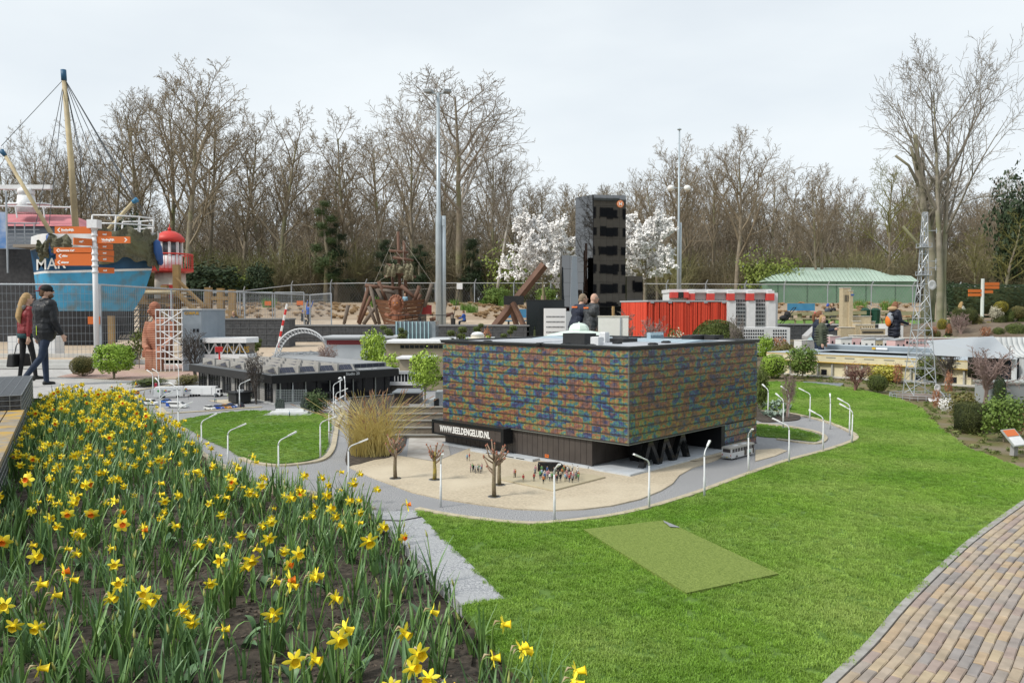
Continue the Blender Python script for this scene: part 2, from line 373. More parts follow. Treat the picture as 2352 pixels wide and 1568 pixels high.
tn = n_.new('ShaderNodeTexNoise'); tn.inputs['Scale'].default_value = 14; tn.inputs['Detail'].default_value = 6; l_.new(geo.outputs['Position'], tn.inputs[0])
mr = n_.new('ShaderNodeMapRange'); mr.inputs[1].default_value = .3; mr.inputs[2].default_value = .7; mr.inputs[3].default_value = .82; mr.inputs[4].default_value = 1.16; l_.new(tn.outputs['Fac'], mr.inputs[0])
hs = n_.new('ShaderNodeHueSaturation'); l_.new(cr.outputs[0], hs.inputs['Color']); l_.new(mr.outputs[0], hs.inputs['Value']); l_.new(hs.outputs[0], n_['Principled BSDF'].inputs['Base Color'])
BL, BW, GAP = .122, .041, .003
def brickmesh(seed):
    random.seed(seed); mb = MB(); x, y, h, e = BL/2-GAP/2, BW/2-GAP/2, .022, .0035
    j = lambda: R_(-.0012, .0012)
    lo = [(-x,-y,-h),(x,-y,-h),(x,y,-h),(-x,y,-h)]; mi = [(a+j(), b+j(), -.004) for a, b, _ in lo]
    hi = [((x-e)*sx+j(), (y-e)*sy+j(), R_(-.0008,.0008)) for sx, sy in ((-1,-1),(1,-1),(1,1),(-1,1))]
    mb.add(lo+mi+hi, [(0,1,5,4),(1,2,6,5),(2,3,7,6),(3,0,4,7),(4,5,9,8),(5,6,10,9),(6,7,11,10),(7,4,8,11),(8,9,10,11)])
    return mb.mesh('brick', mbk, False)
bms = [brickmesh(i) for i in range(5)]; random.seed(5)
KBv = [Vector((p[0], p[1])) for p in KB]
def along(s, off):
    acc = 0
    for a, b in zip(KBv, KBv[1:]):
        d = (b-a).length
        if acc+d >= s or b is KBv[-1]:
            t = (b-a)/d; p = a+t*(s-acc); n = Vector((t.y, -t.x)); return p+n*off, atan2(t.y, t.x)
        acc += d
TOT = sum((b-a).length for a, b in zip(KBv, KBv[1:]))
bricks = []
for r in range(95):
    s = (0 if r % 2 else BL/2)+R_(-.01, .01)
    while s < TOT:
        p, a = along(s, .040+BW*(r+.5)); bricks.append((p, a)); s += BL
def vis(p):
    q = Vector((p.x, p.y, 0)); d = p.y*cos(PITCH)+CAMZ*sin(PITCH); px = p.x/d*FPX+1176
    v = 784+FPX*(CAMZ*cos(PITCH)-p.y*sin(PITCH))/d
    return px < 2400 and v < 1620
bricks = [q for q in bricks if q[0].y > 1.4 and q[0].x < 7 and q[0].x > 0]
near = sorted([q for q in bricks if vis(q[0])], key=lambda q: q[0].length)[:295]; ids = {id(q) for q in near}
for p, a in near:
    o = put('brick', random.choice(bms), bp, (p.x, p.y, .012+R_(-.001,.001)), a+R_(-.015,.015))
mb = MB(); tn_ = []
for q in bricks:
    if id(q) in ids: continue
    me = random.choice(bms); X = Matrix.Translation((q[0].x, q[0].y, .012)) @ Matrix.Rotation(q[1], 4, 'Z')
    mb.add([v.co for v in me.vertices], [tuple(p.vertices) for p in me.polygons], 0, X); tn_ += [random.random()]*len(me.vertices)
o = mb.build('far_bricks', mbk, bp, False, kind='stuff'); at = o.data.attributes.new('tone', 'FLOAT', 'POINT'); at.data.foreach_set('value', tn_)
m_conc = mat('concrete kerb', (.27,.26,.24), (.36,.35,.33), 18, .9, .4, 120)
s = 0
while s < TOT-.4:                                          # kerb stones
    q = [along(s+i*.1, 0)[0] for i in range(5)]; ribbon('kerb_stone', [q[0]+(q[1]-q[0])*.012]+q[1:], -.036, -.05, .013, m_conc, None, bp); s += .4
# paths, sand and planting ground farther off
sheet('footpath', [Vector(p) for p in [(-16,12.4),(-6.9,12.5),(-5.6,12.8),(-4.9,14.2),(-5.8,15.6),(-3.2,16.4),(-3.2,19.8),(-16,22)]], -.015, m_path)
sheet('pink_path', gp((130,864),(300,872),(450,868),(560,846),(420,836),(260,836)), -.008, m_pink)
drape('sand_area', -26, 1.5, 22, 50, .0, m_sand, 4)
drape('planted_bank', -30, 40, 50, 72, .01, mat('sandy bank', (.30,.225,.155), (.37,.29,.205), 1.2, .95, .6, 5), 8)
drape('forest_ground', -150, 150, 72, 250, .02, m_wood_floor, 4)
drape('distant_lawn', 9, 30, 37, 49.5, .01, mat('far lawn', (.10,.20,.03), (.14,.24,.05), 1.5, .95), 2)
# ================================================================ THE GLASS BUILDING
CB = Vector((.951, 6.5, 0)); BRZ = atan2(.7286, .685); BS = 2.26
va = Vector((-.7286, .685, 0)); vb = Vector((.685, .7286, 0))
PW, PH = BS/48, .0637
def glass_mat():
    m = bpy.data.materials.new('printed glass'); m.use_nodes = True; n = m.node_tree.nodes; l = m.node_tree.links; b = n['Principled BSDF']
    b.inputs['Roughness'].default_value = .15; b.inputs['Specular IOR Level'].default_value = 1.0
    g = n.new('ShaderNodeNewGeometry')
    def vm(op, a, v):
        x = n.new('ShaderNodeVectorMath'); x.operation = op; l.new(a, x.inputs[0]); x.inputs[1].default_value = v; return x
    def ma(op, a, v, clamp=False):
        x = n.new('ShaderNodeMath'); x.operation = op; l.new(a, x.inputs[0]); x.use_clamp = clamp
        if isinstance(v, (int, float)): x.inputs[1].default_value = v
        else: l.new(v, x.inputs[1])
        return x.outputs[0]
    s = vm('SUBTRACT', g.outputs['Position'], CB).outputs[0]
    u = ma('SUBTRACT', vm('DOT_PRODUCT', s, va).outputs['Value'], vm('DOT_PRODUCT', s, vb).outputs['Value'])
    z = vm('DOT_PRODUCT', s, (0,0,1)).outputs['Value']
    uc = ma('DIVIDE', u, PW*2); zc = ma('DIVIDE', z, PH)
    cx = n.new('ShaderNodeCombineXYZ'); l.new(ma('FLOOR', uc, 0), cx.inputs[0]); l.new(ma('FLOOR', ma('ADD', zc, .07), 0), cx.inputs[1])
    wn = n.new('ShaderNodeTexWhiteNoise'); wn.noise_dimensions = '2D'; l.new(cx.outputs[0], wn.inputs['Vector'])
    cy = n.new('ShaderNodeCombineXYZ'); l.new(uc, cy.inputs[0]); l.new(zc, cy.inputs[1])
    l.new(ma('MULTIPLY', wn.outputs['Value'], 1.1), cy.inputs[2])
    def nz(scale, det, src):
        t = n.new('ShaderNodeTexNoise'); t.inputs['Scale'].default_value = scale; t.inputs['Detail'].default_value = det; t.inputs['Roughness'].default_value = .6; l.new(src, t.inputs['Vector']); return t.outputs['Fac']
    fine = nz(.95, 2, cy.outputs[0]); big = nz(.30, 2, cy.outputs[0])
    val = ma('ADD', ma('MULTIPLY', fine, 1.5), ma('MULTIPLY', wn.outputs['Value'], .42))
    val = ma('FRACT', ma('ADD', ma('MULTIPLY', val, 1.15), ma('MULTIPLY', ma('SUBTRACT', big, .25), 1.3)), 0)
    r = n.new('ShaderNodeValToRGB'); l.new(val, r.inputs[0])
    pal = [(0,(.04,.04,.11)),(.12,(.04,.065,.19)),(.22,(.045,.15,.20)),(.31,(.07,.17,.12)),(.38,(.20,.22,.07)),(.45,(.28,.17,.06)),(.54,(.26,.105,.055)),(.66,(.19,.085,.07)),(.80,(.12,.085,.10)),(1,(.04,.04,.11))]
    for i, (p, c) in enumerate(pal):
        e = r.color_ramp.elements[i] if i < 2 else r.color_ramp.elements.new(p)
        e.position = p; e.color = c+(1,)
    dk = n.new('ShaderNodeHueSaturation'); dk.inputs['Saturation'].default_value = .95; l.new(r.outputs[0], dk.inputs['Color']); l.new(ma('ADD', ma('MULTIPLY', nz(2.6, 3, cy.outputs[0]), 1.7), .06), dk.inputs['Value']); l.new(dk.outputs[0], b.inputs['Base Color'])
    t2 = n.new('ShaderNodeTexNoise'); t2.inputs['Scale'].default_value = 55; l.new(g.outputs['Position'], t2.inputs['Vector'])
    bp_ = n.new('ShaderNodeBump'); bp_.inputs['Strength'].default_value = .35; bp_.inputs['Distance'].default_value = .006; l.new(t2.outputs['Fac'], bp_.inputs['Height']); l.new(bp_.outputs[0], b.inputs['Normal'])
    return m
m_glass = glass_mat()
m_blk = mat('black trim', (.012,.013,.015), rough=.35); m_blk2 = mat('black matt', (.018,.019,.02), (.028,.029,.03), 9, .6)
m_clad = mat('brown black cladding', (.060,.051,.047), (.075,.064,.058), 10, .38)
m_rim = mat('glass edge rail', (.045,.042,.04), (.075,.07,.062), 25, .4)
m_pale = mat('pale trim', (.34,.36,.34), rough=.4); m_roof = mat('grey roofing', (.33,.35,.38), (.39,.41,.44), 3, .55, c3=(.42,.44,.47), sc2=1.5)
m_step = mat('blue grey stone', (.42,.45,.48), (.50,.53,.56), 12, .7)
m_white = mat('white plastic', (.72,.73,.74), rough=.45); m_wht2 = mat('white paint', (.78,.79,.80), (.70,.71,.72), 20, .4)
t = thing('museum_building', 'miniature square building with colourful printed glass facade and black base', 'building', CB, BRZ)
mb = MB(); mb.span((.012,.012,.2615), (BS-.012,BS-.012,1.03)); core = mb.build('core', m_blk2, t)
pan = MB().box((0,0,0), (.008, PW-.0022, PH-.0075)).mesh('glass_panel', m_glass)
rest = MB(); z0 = .266
for r in range(12):
    zc = z0+(r+.5)*PH
    for c in range(48):
        q = (c+.5)*PW
        if c < 13: put('glass_panel', pan, t, (.002, q, zc))
        else: rest.box((.002, q, zc), (.008, PW-.0022, PH-.0075))
        if c < 12: put('glass_panel', pan, t, (q, .002, zc), pi/2)
        else: rest.box((q, .002, zc), (PW-.0022, .008, PH-.0075))
    mb = MB(); zr = z0+r*PH
    mb.span((-.009,-.009,zr-.0024), (.012,BS,zr+.0024))
    mb.build('rail', m_rim, t); mb = MB(); mb.span((.0125,-.009,zr-.0024), (BS,.012,zr+.0024)); mb.build('rail', m_rim, t)
for r in range(4):                                   # the glass reaches the ground at the far end
    for c in range(34, 48): rest.box(((c+.5)*PW, .002, .262-(r+.5)*PH-.002), (PW-.0022, .008, PH-.0115))
    mb = MB(); mb.span((34*PW,-.008,.262-(r+1)*PH-.006), (BS,.012,.262-(r+1)*PH+.002)); mb.build('rail', m_rim, t)
rest.build('glass_panels', m_glass, t, kind='stuff')
mb = MB(); mb.span((34*PW,.012,0), (BS-.012,BS-.3,.2615)); mb.build('lower_core', m_blk2, t)
mb = MB(); mb.span((34*PW-.07,-.004,.0), (34*PW-.002,.36,.2605)); mb.build('end_pillar', m_blk, t)
mb = MB(); mb.span((-.012,-.012,.2535), (0,BS,.2595)); mb.span((0.0005,-.012,.2535), (34*PW,0,.2595)); mb.build('bottom_edge', mat('edge grey', (.17,.18,.16), rough=.4), t)
mb = MB(); mb.span((-.008,-.008,.264), (.004,.004,1.03)); mb.build('corner_strip', mat('clear strip', (.13,.14,.12), rough=.25), t)
mb = MB(); mb.span((-.016,-.016,1.0305), (BS+.016,.02,1.05)); mb.span((-.016,.0205,1.0305), (.02,BS+.016,1.05)); mb.span((.0205,BS-.02,1.0305), (BS+.016,BS+.016,1.05)); mb.span((BS-.02,.0205,1.0305), (BS+.016,BS-.0205,1.05)); mb.build('fascia', m_blk, t)
mb = MB(); mb.span((-.022,-.022,1.0505), (BS+.022,.01,1.062)); mb.span((-.022,.0105,1.0505), (.01,BS+.022,1.062)); mb.span((.0105,BS-.01,1.0505), (BS+.022,BS+.022,1.062)); mb.span((BS-.01,.0105,1.0505), (BS+.022,BS-.0105,1.062)); mb.build('parapet', mat('dark parapet', (.05,.055,.06), rough=.3), t)
roof = MB().span((.021,.021,1.0305), (BS-.021,BS-.021,1.046)).build('roof', m_roof, t)
def bp_(name, c, d, m, par=roof, rz=0): return MB().box(c, d, 0, rz).build(name, m, par)
def loc_(px, d):                                     # local xy of a roof spot seen at px, depth d
    p = Vector(((px-1176)/FPX*d, d, 0))-CB; return p.dot(vb), p.dot(va)
def louvre(px, d, s, h):
    x, y = loc_(px, d); mb = MB()
    k = int(h/.0085)
    for i in range(k): mb.box((x, y, 1.05+.0085*i), (s, s, .006))
    mb.box((x, y, 1.046+h/2), (s*.86, s*.86, h)); mb.build('vent_stack', m_wht2, roof)
x, y = loc_(1331, 7.25); bp_('plant_box', (x, y, 1.096), (.17,.25,.105), m_blk2)
louvre(1372, 7.0, .085, .078); louvre(1388, 7.75, .075, .10)
x, y = loc_(1427, 7.9); bp_('flat_box', (x, y, 1.062), (.24,.22,.038), m_blk2)
x, y = loc_(1440, 8.5); bp_('flat_box', (x, y, 1.062), (.35,.12,.035), m_blk2)
for px, d, s in ((1592,8.45,.26),(1604,8.7,.2),(1640,8.5,.2)): x, y = loc_(px, d); bp_('roof_light', (x, y, 1.068), (s,.12,.05), m_blk2)
for px, d in ((1240,7.15),(1120,7.75),(1357,6.85),(1500,7.15),(1418,7.4),(1300,7.1),(1530,7.6)):
    x, y = loc_(px, d); mb = MB(); mb.box((x, y, 1.055), (.075,.06,.016)); mb.box((x, y, 1.0652), (.05,.045,.004)); mb.build('roof_hatch', m_blk2, roof)
m_lb = mat('pale blue metal', (.33,.43,.49), rough=.45)
for i in range(14):
    x, y = 1.45+.0*i, .25+i*.14; mb = MB(); mb.extr([(1.25,1.0465),(1.95,1.0465),(1.6,1.068)], y, y+.13); mb.build('skylight_ridge', m_lb, roof)
for i in range(5):
    mb = MB(); mb.box((.55+.18*i, 1.7, 1.0485), (.16,.7,.004)); mb.build('membrane_panel', mat('pale membrane', (.45,.47,.50), rough=.5), roof)
mb = MB(); x, y = loc_(1505, 8.55)
for i in range(9): mb.box((x+.03*i-.12, y, 1.085), (.005,.05,.075))
for k in range(3): mb.box((x, y-.022+.0*k, 1.06+.03*k), (.26,.004,.004)); mb.box((x, y+.022, 1.06+.03*k), (.26,.004,.004))
mb.build('catwalk', m_lb, roof)
# base: cladding panels
mb = MB(); mb.span((.028,.41,.012), (BS-.012,BS-.012,.2615)); mb.build('base_core', m_blk2, t)
k = 30
for i in range(k):
    y = lerp(.385, BS-.01, i/k); wd = (BS-.395)/k
    MB().span((.018,y+.0018,.030), (.028,y+wd-.0018,.2605)).build('cladding_panel', m_clad, t)
for i in range(22):
    x = .03+i*.0655; MB().span((x+.0018,.40,.030), (x+.0637,.41,.2605)).build('cladding_panel', m_clad, t)
# zigzag columns
zz = [(.26,0),(.36,1),(.51,0),(.60,1),(.75,0),(.88,1),(.99,0)]
for (xa, ka), (xb, kb) in zip(zz, zz[1:]):
    mb = MB(); a = Vector((xa,.045,.017+ka*.235)); b = Vector((xb,.045,.017+kb*.235)); h = .024
    mb.extr([(a.x-h,a.z),(a.x+h,a.z),(b.x+h,b.z),(b.x-h,b.z)] if ka == 0 else [(a.x-h,a.z),(b.x-h,b.z),(b.x+h,b.z),(a.x+h,a.z)], .02+(.002 if ka else 0), .072+(.002 if ka else 0)); mb.build('slanted_column', mat('gloss black', (.008,.009,.010), rough=.08), t)
mb = MB(); mb.prism([(-.035,-.045),(1.63,-.045),(1.63,.42),(.1,.42),(.0,.42),(-.035,.30)], .002, .026); mb.build('entrance_floor', m_step, t)
mb = MB(); mb.prism([(-.015,.405),(.03,.405),(.03,BS),(-.015,BS)], .002, .029); mb.build('plinth', m_step, t)
mb = MB(); mb.prism([(-.11,.95),(-.0155,.95),(-.0155,1.75),(-.11,1.75)], .004, .031); mb.build('side_step', m_step, t)
for i in range(4): MB().span((-.1112,1.05+.13*i,.017), (-.1095,1.15+.13*i,.024)).build('vent_slot', m_blk, t)
MB().box((.62,.25,.12), (.30,.12,.19)).build('entrance_kiosk', m_blk, t)
# web address sign
sg = MB(); sg.span((-.110,1.31,.238), (.018,2.31,.266)); sg.span((-.110,1.31,.122), (.018,2.31,.137)); sg.span((-.110,1.31,.1375), (.017,1.345,.2375)); sg.span((-.110,2.285,.1375), (.017,2.31,.2375)); sb = sg.build('sign_box', m_blk, t)
for i in range(12):
    y = 1.347+i*.078; MB().span((-.1035,y,.1378), (-.096,y+.0755,.2372)).build('sign_panel', m_clad, sb)
me = textmesh('WWW.BEELDENGELUID.NL', .085, .0015, mat('sign white', (.80,.80,.78), rough=.5), 1, .0022, 'LEFT')
wd = max(v.co.x for v in me.vertices)
for v in me.vertices: v.co.x *= .70/wd; v.co.y *= 1.02
X = Matrix(((0,0,-1,-.1058),(-1,0,0,2.19),(0,1,0,.158),(0,0,0,1))); me.transform(X); put('lettering', me, sb)
# ---------------------------------------------------------------- street lamps of the miniature town
m_lw = mat('lamp white', (.66,.68,.69), (.60,.62,.63), 25, .4)
lp = thing('street_lamp', 'white miniature street lamp on the beige plaza kerb', 'street lamp', (0,0,-50), 0, 'miniature street lamps')
HL = .39
MB().tube([(0,0,0),(0,0,.15),(0,0,.152),(0,0,.30)], [.0088,.0080,.0064,.0058], 8).build('pole', m_lw, lp, True)
MB().tube([(0,0,.30),(.003,0,.316),(.012,0,.331),(.026,0,.342),(.085,0,.366)], [.0058,.0055,.0052,.005,.0046], 7).build('arm', m_lw, lp, True)
MB().add([(.078,-.006,.359),(.150,-.010,.388),(.150,.010,.388),(.078,.006,.359),(.078,-.006,.370),(.146,-.008,.398),(.146,.008,.398),(.078,.006,.370)], [(3,2,1,0),(4,5,6,7),(0,1,5,4),(1,2,6,5),(2,3,7,6),(3,0,4,7)]).build('lamp_head', mat('lamp head', (.74,.75,.75), rough=.35), lp)
c4 = lambda x, y: ((450+x/2.352)/1.7415, (1250+y/2.352)/1.7415)
c7 = lambda x, y: ((2900+x/1.9666)/1.7415, (1450+y/1.9666)/1.7415)
c1 = lambda x, y: ((1650+x*.638)/1.7415, (1250+y*.638)/1.7415)
LAMPS = [(c1(185,870), c1(173,1258), -1, 'kerb'), (c1(908,930), c1(893,1327), -1, 'kerb'), (c1(1370,880), c1(1490,1235), -1, 'kerb'), (c1(1895,828), c1(1840,1110), 1, 'kerb'),
 (c7(175,505), c7(197,885), -1, 'kerb')]+[(c7(*a), c7(*b), 1, g) for a, b, g in (((400,450),(518,775),'kerb'),((695,385),(785,700),'kerb'),((430,255),(468,515),'patch'),((600,210),(677,432),'loop'),((465,195),(510,400),'loop'),((320,180),(347,360),'loop'),((868,258),(840,475),'loop'),((920,292),(993,545),'loop'),((935,338),(1012,625),'loop'))]+\
 [(c4(*a), c4(*b), 1, g) for a, b, g in (((930,968),(823,1290),'bed'),((1220,1055),(1067,1430),'bed'),((1685,1143),(1547,1590),'bed'),((2098,978),(1945,1380),'isle'),((2198,878),(2030,1235),'isle'),((2150,797),(2072,1110),'isle'),((2220,715),(2095,960),'isle'),((2140,640),(2075,880),'isle'),((2150,612),(2185,860),'isle'),((1275,635),(1187,905),'park'),((1725,605),(1690,800),'park'),((718,852),(608,1200),'bed'),((505,662),(605,900),'park'),((530,752),(437,1090),'bed'),((355,622),(432,900),'park'),((290,543),(370,790),'park'),((345,533),(425,780),'park'),((560,487),(615,690),'park'),((2400,1195),(2210,1529),'bed'))]
LBL = {'kerb': 'white miniature street lamp on the kerb between plaza road and big lawn', 'loop': 'white miniature street lamp around the road loop behind the glass building', 'patch': 'white miniature street lamp beside the silvery plants and small lawn patch', 'bed': 'white miniature street lamp along the road edge beside the daffodil bed', 'isle': 'white miniature street lamp on the kerb right of the lawn island', 'park': 'white miniature street lamp standing around the vehicle park'}
first = True
for (tx, ty), (bx, by), sgn, g in LAMPS:
    d = 1764/(ty-714); dx = (tx-bx)/FPX*d
    r = max(-1, min(1, dx/.148)); a = math.acos(r)*(-1 if sgn < 0 else 1)*.95
    p = Vector(((bx-1176)/FPX*d, d, 0.0))
    if first: o = lp; first = False
    else: o = dup(lp)
    o.location = p; o.rotation_euler = (R_(-.012,.012), R_(-.012,.012), a); o['label'] = LBL[g]; o['group'] = 'miniature street lamps '+g
# round-topped post lamp near the studio
p = Vector(((c4(2138,0)[0]-1176)/FPX*11.2, 11.2, 0)); t = thing('post_lamp', 'miniature post lamp with a mushroom cap behind the arched lamps', 'street lamp', p)
MB().tube([(0,0,0),(0,0,.40)], [.009,.006], 8).build('pole', m_lw, t, True); MB().lathe([(.02,.395),(.03,.40),(.022,.418),(0,.428)], 12).build('lamp_cap', m_lw, t, True)
# ================================================================ DAFFODIL BED
m_pet = mat('daffodil petal', (.93,.78,.035), (.94,.84,.09), 40, .55, spec=.25, rnd=.1); m_tru = mat('daffodil trumpet', (.90,.63,.012), (.90,.69,.02), 40, .55, rnd=.1)
m_ora = mat('orange trumpet', (.80,.16,.008), (.83,.23,.012), 40, .55, rnd=.1)
m_leaf = mat('daffodil leaf', (.10,.20,.06), (.155,.275,.07), 7, .42, spec=.5, rnd=.2, c3=(.125,.225,.11), sc2=2.5)
m_stem = mat('daffodil stem', (.13,.23,.05), (.17,.27,.07), 20, .5)
def petals(rad, rnd_):
    mb = MB()
    for i in range(6):
        a = i*pi/3+R_(-.08,.08); L_ = rad*R_(.92,1.08); wd = rad*(.62 if rnd_ else .42); tw = R_(-.25,.25); bk = R_(-.25,.1)+(.0 if i % 2 else -.08)
        prof = [(.08,.20),(.35,.85),(.62,1.0),(.85,.62),(1.0,.04)]
        vs = []
        for u, q in prof:
            r = L_*u; x = bk*L_*u*u*.8
            for sgn in (-1, 0, 1):
                off = sgn*wd*q/2
                vs.append((x+off*tw+(.0 if sgn else .06*wd), r*cos(a)-off*sin(a), r*sin(a)+off*cos(a)))
        fs = [(k*3+j, k*3+j+1, k*3+j+4, k*3+j+3) for k in range(4) for j in (0, 1)]
        mb.add(vs, fs)
    return mb.mesh('petals', m_pet, True)
def trumpet(L_, r, m):
    n = 10; mb = MB(); vs = []
    for x, q in ((-.006,.35),(0,.55),(L_*.5,.72),(L_*.9,.88),(L_,1.12)):
        for j in range(n):
            w_ = 1+(.10*(1 if j % 2 else -1) if x == L_ else 0); vs.append((x, r*q*w_*cos(2*pi*j/n), r*q*w_*sin(2*pi*j/n)))
    fs = [(i*n+j, i*n+(j+1) % n, (i+1)*n+(j+1) % n, (i+1)*n+j) for i in range(4) for j in range(n)]
    mb.add(vs, fs); mb.add([(L_*.35, r*.7*cos(2*pi*j/n), r*.7*sin(2*pi*j/n)) for j in range(n)], [tuple(range(n))])
    return mb.mesh('trumpet', m, True)
def strap(mb, x, y, h, wd, b, lean, curl=0):
    """one strap leaf; b direction, lean horizontal reach"""
    n = 5; vs = []; sx, sy = -sin(b)*wd/2, cos(b)*wd/2
    for k in range(n+1):
        u = k/n; q = 1 if u < .6 else 1-(u-.6)/.4*.85; zz_ = h*(u-curl*u**3*.55); hx = lean*u**1.8
        cx, cy = x+hx*cos(b), y+hx*sin(b)
        vs += [(cx-sx*q, cy-sy*q, zz_), (cx+cos(b)*wd*.22*q, cy+sin(b)*wd*.22*q, zz_-wd*.1), (cx+sx*q, cy+sy*q, zz_)]
    mb.add(vs, [(k*3+j, k*3+j+1, k*3+j+4, k*3+j+3) for k in range(n) for j in (0, 1)])
def leaves(n, h, spread=.02):
    mb = MB()
    for _ in range(n):
        a = R_(0,6.28); q = spread*sqrt(random.random()); strap(mb, q*cos(a), q*sin(a), h*R_(.6,1.1), R_(.008,.014), R_(0,6.28), h*R_(.08,.45), R_(0,1) if random.random() < .25 else 0)
    return mb.mesh('leaves', m_leaf, True)
random.seed(21)
PROTO = []
for i in range(12):
    big = i in (2,); h = R_(.19,.27)+(.05 if big else 0); rad = R_(.029,.036) if not big else R_(.036,.040)
    e = dict(h=h, pet=petals(rad, big), tru=trumpet(rad*R_(.62,.8) if not big else rad*.42, rad*.40 if not big else rad*.36, m_ora if i in (2,) else m_tru), orange=i in (2,))
    lx = R_(.01,.05); st = MB().tube([(0,0,0),(lx*.3,0,h*.4),(lx,0,h*.88),(lx+.006,0,h*.97),(lx+.018,0,h),(lx+.03,0,h-.004)], [.0032,.003,.0027,.0024,.0022,.003], 5)
    e['stem'] = st.mesh('stem', m_stem, True); e['fx'] = lx+.034; e['leaf'] = leaves(random.randint(4,6), h*1.0); e['sheath'] = MB().tube([(lx+.004,0,h*.96),(lx+.012,.004,h+.006),(lx+.026,.006,h+.004)], [.002,.0042,.0008], 5).mesh('spathe', mat('papery spathe', (.36,.29,.16), (.45,.38,.24), 30, .8), True)
    PROTO.append(e)
def flowers():
    pts = []; tries = 0
    while len(pts) < 640 and tries < 60000:
        tries += 1; x, y = R_(-7,1), R_(2.0,12.3)
        if not inside((x, y), BED): continue
        dens = .30 if y < 4.2 else .42 if y < 6 else .62 if y < 8 else 1.0
        cl = mnoise.noise((x*1.7, y*1.7, 7))
        if random.random() > dens*(1+.9*cl): continue
        if any((x-a)**2+(y-b)**2 < (.035)**2 for a, b in pts[-60:]): continue
        pts.append((x, y))
    return sorted(pts, key=lambda p: p[0]**2+p[1]**2)
FL = flowers()
def inview(p): return abs(p[0]/p[1]) < .66 and 1838*1.1/p[1]+714 < 1600
vis_ = [p for p in FL if inview(p)]; hid = [p for p in FL if not inview(p)]
def floc(p): return Vector((p[0], p[1], bedz(*p)-.006))
for p in vis_[:296]:
    e = random.choice(PROTO) if p[1] > 3 else random.choice(PROTO); rz = R_(-1.5,.9)-.3; s = R_(.85,1.15)*(1.15 if p[1] < 4 else 1.08 if p[1] < 6 else 1)
    t = thing('daffodil', 'yellow daffodil with an orange trumpet in the dark soil bed' if e['orange'] else 'all yellow daffodil growing in the dark soil bed', 'daffodil', floc(p), rz, 'orange cupped daffodils of the bed' if e['orange'] else 'yellow daffodils of the bed')
    t.scale = (s, s, s*R_(.8,1.0)); t.rotation_euler = (R_(-.12,.12), R_(-.1,.16), rz)
    fl = put('petals', e['pet'], t, (e['fx'],0,e['h']-.004)); fl.rotation_euler = (R_(0,1), R_(-.25,.45), R_(-.3,.3))
    put('trumpet', e['tru'], fl); put('stem', e['stem'], t); put('spathe', e['sheath'], t); put('leaves', e['leaf'], t, rz=R_(0,6))
rest = MB()
def addme(mb, me, X, m): mb.add([v.co for v in me.vertices], [tuple(q.vertices) for q in me.polygons], m, X)
for p in vis_[296:]+hid:
    e = random.choice(PROTO); s = R_(.85,1.15); X = Matrix.Translation(floc(p)) @ Matrix.Rotation(R_(-1.5,.9)-.3, 4, 'Z') @ Matrix.Scale(s, 4)
    F_ = X @ Matrix.Translation((e['fx'],0,e['h']-.004)) @ Euler((R_(0,1), R_(-.25,.45), R_(-.3,.3))).to_matrix().to_4x4()
    addme(rest, e['pet'], F_, 0); addme(rest, e['tru'], F_, 2 if e['orange'] else 1); addme(rest, e['stem'], X, 3); addme(rest, e['leaf'], X, 4)
o = rest.build('distant_daffodils', [m_pet, m_tru, m_ora, m_stem, m_leaf], None, True, kind='stuff'); o['label'] = 'more yellow daffodils at the far end of the bed'
# clumps of strap leaves, buds and tulip leaves between the flowers
mb = MB(); n = 0
while n < 1420:
    x, y = R_(-7.2,1.1), R_(1.9,12.3)
    if not inside((x, y), BED): continue
    k = mnoise.noise((x*1.5, y*1.5, 2))
    if random.random() > (.62+.6*k if y < 4 else .75+.5*k if y < 6 else .95): continue
    n += 1; z = bedz(x, y)-.006; h = R_(.13,.27); t0 = len(mb.v)
    for _ in range(random.randint(5,9)):
        a = R_(0,6.28); q = .022*sqrt(random.random()); strap(mb, x+q*cos(a), y+q*sin(a), h*R_(.6,1.12), R_(.007,.014), R_(0,6.28), h*R_(.06,.5), R_(0,1) if random.random() < .25 else 0)
    mb.v[t0:] = [(a, b, c+z) for a, b, c in mb.v[t0:]]
    if random.random() < .32:                        # a bud on its stem
        a = R_(0,6.28); L_ = R_(.01,.05); hh = h*R_(.9,1.15)
        mb.tube([(x,y,z),(x+L_*cos(a),y+L_*sin(a),z+hh)], [.003,.0024], 4, 1)
        q = Vector((x+L_*cos(a),y+L_*sin(a),z+hh)); mb.tube([q, q+Vector((.004*cos(a),.004*sin(a),.012)), q+Vector((.012*cos(a),.012*sin(a),.036))], [.0028,.0055,.001], 5, 2)
o = mb.build('daffodil_leaves', [m_leaf, m_stem, mat('green bud', (.28,.33,.09), (.42,.40,.12), 30, .55)], None, True, kind='stuff'); o['label'] = 'green strap leaves and buds crowding the daffodil bed'
mb = MB(); n = 0
while n < 70:
    x, y = R_(-4,1.1), R_(2.2,6)
    if not inside((x, y), BED): continue
    n += 1; z = bedz(x, y)-.006
    for _ in range(3):
        t0 = len(mb.v); strap(mb, x, y, R_(.06,.13), R_(.03,.045), R_(0,6.28), R_(.04,.10), R_(.2,.9)); mb.v[t0:] = [(a, b, c+z) for a, b, c in mb.v[t0:]]
o = mb.build('tulip_leaves', mat('tulip leaf', (.11,.20,.10), (.15,.25,.12), 9, .5), None, True, kind='stuff'); o['label'] = 'broad grey green tulip leaves near the front of the bed'
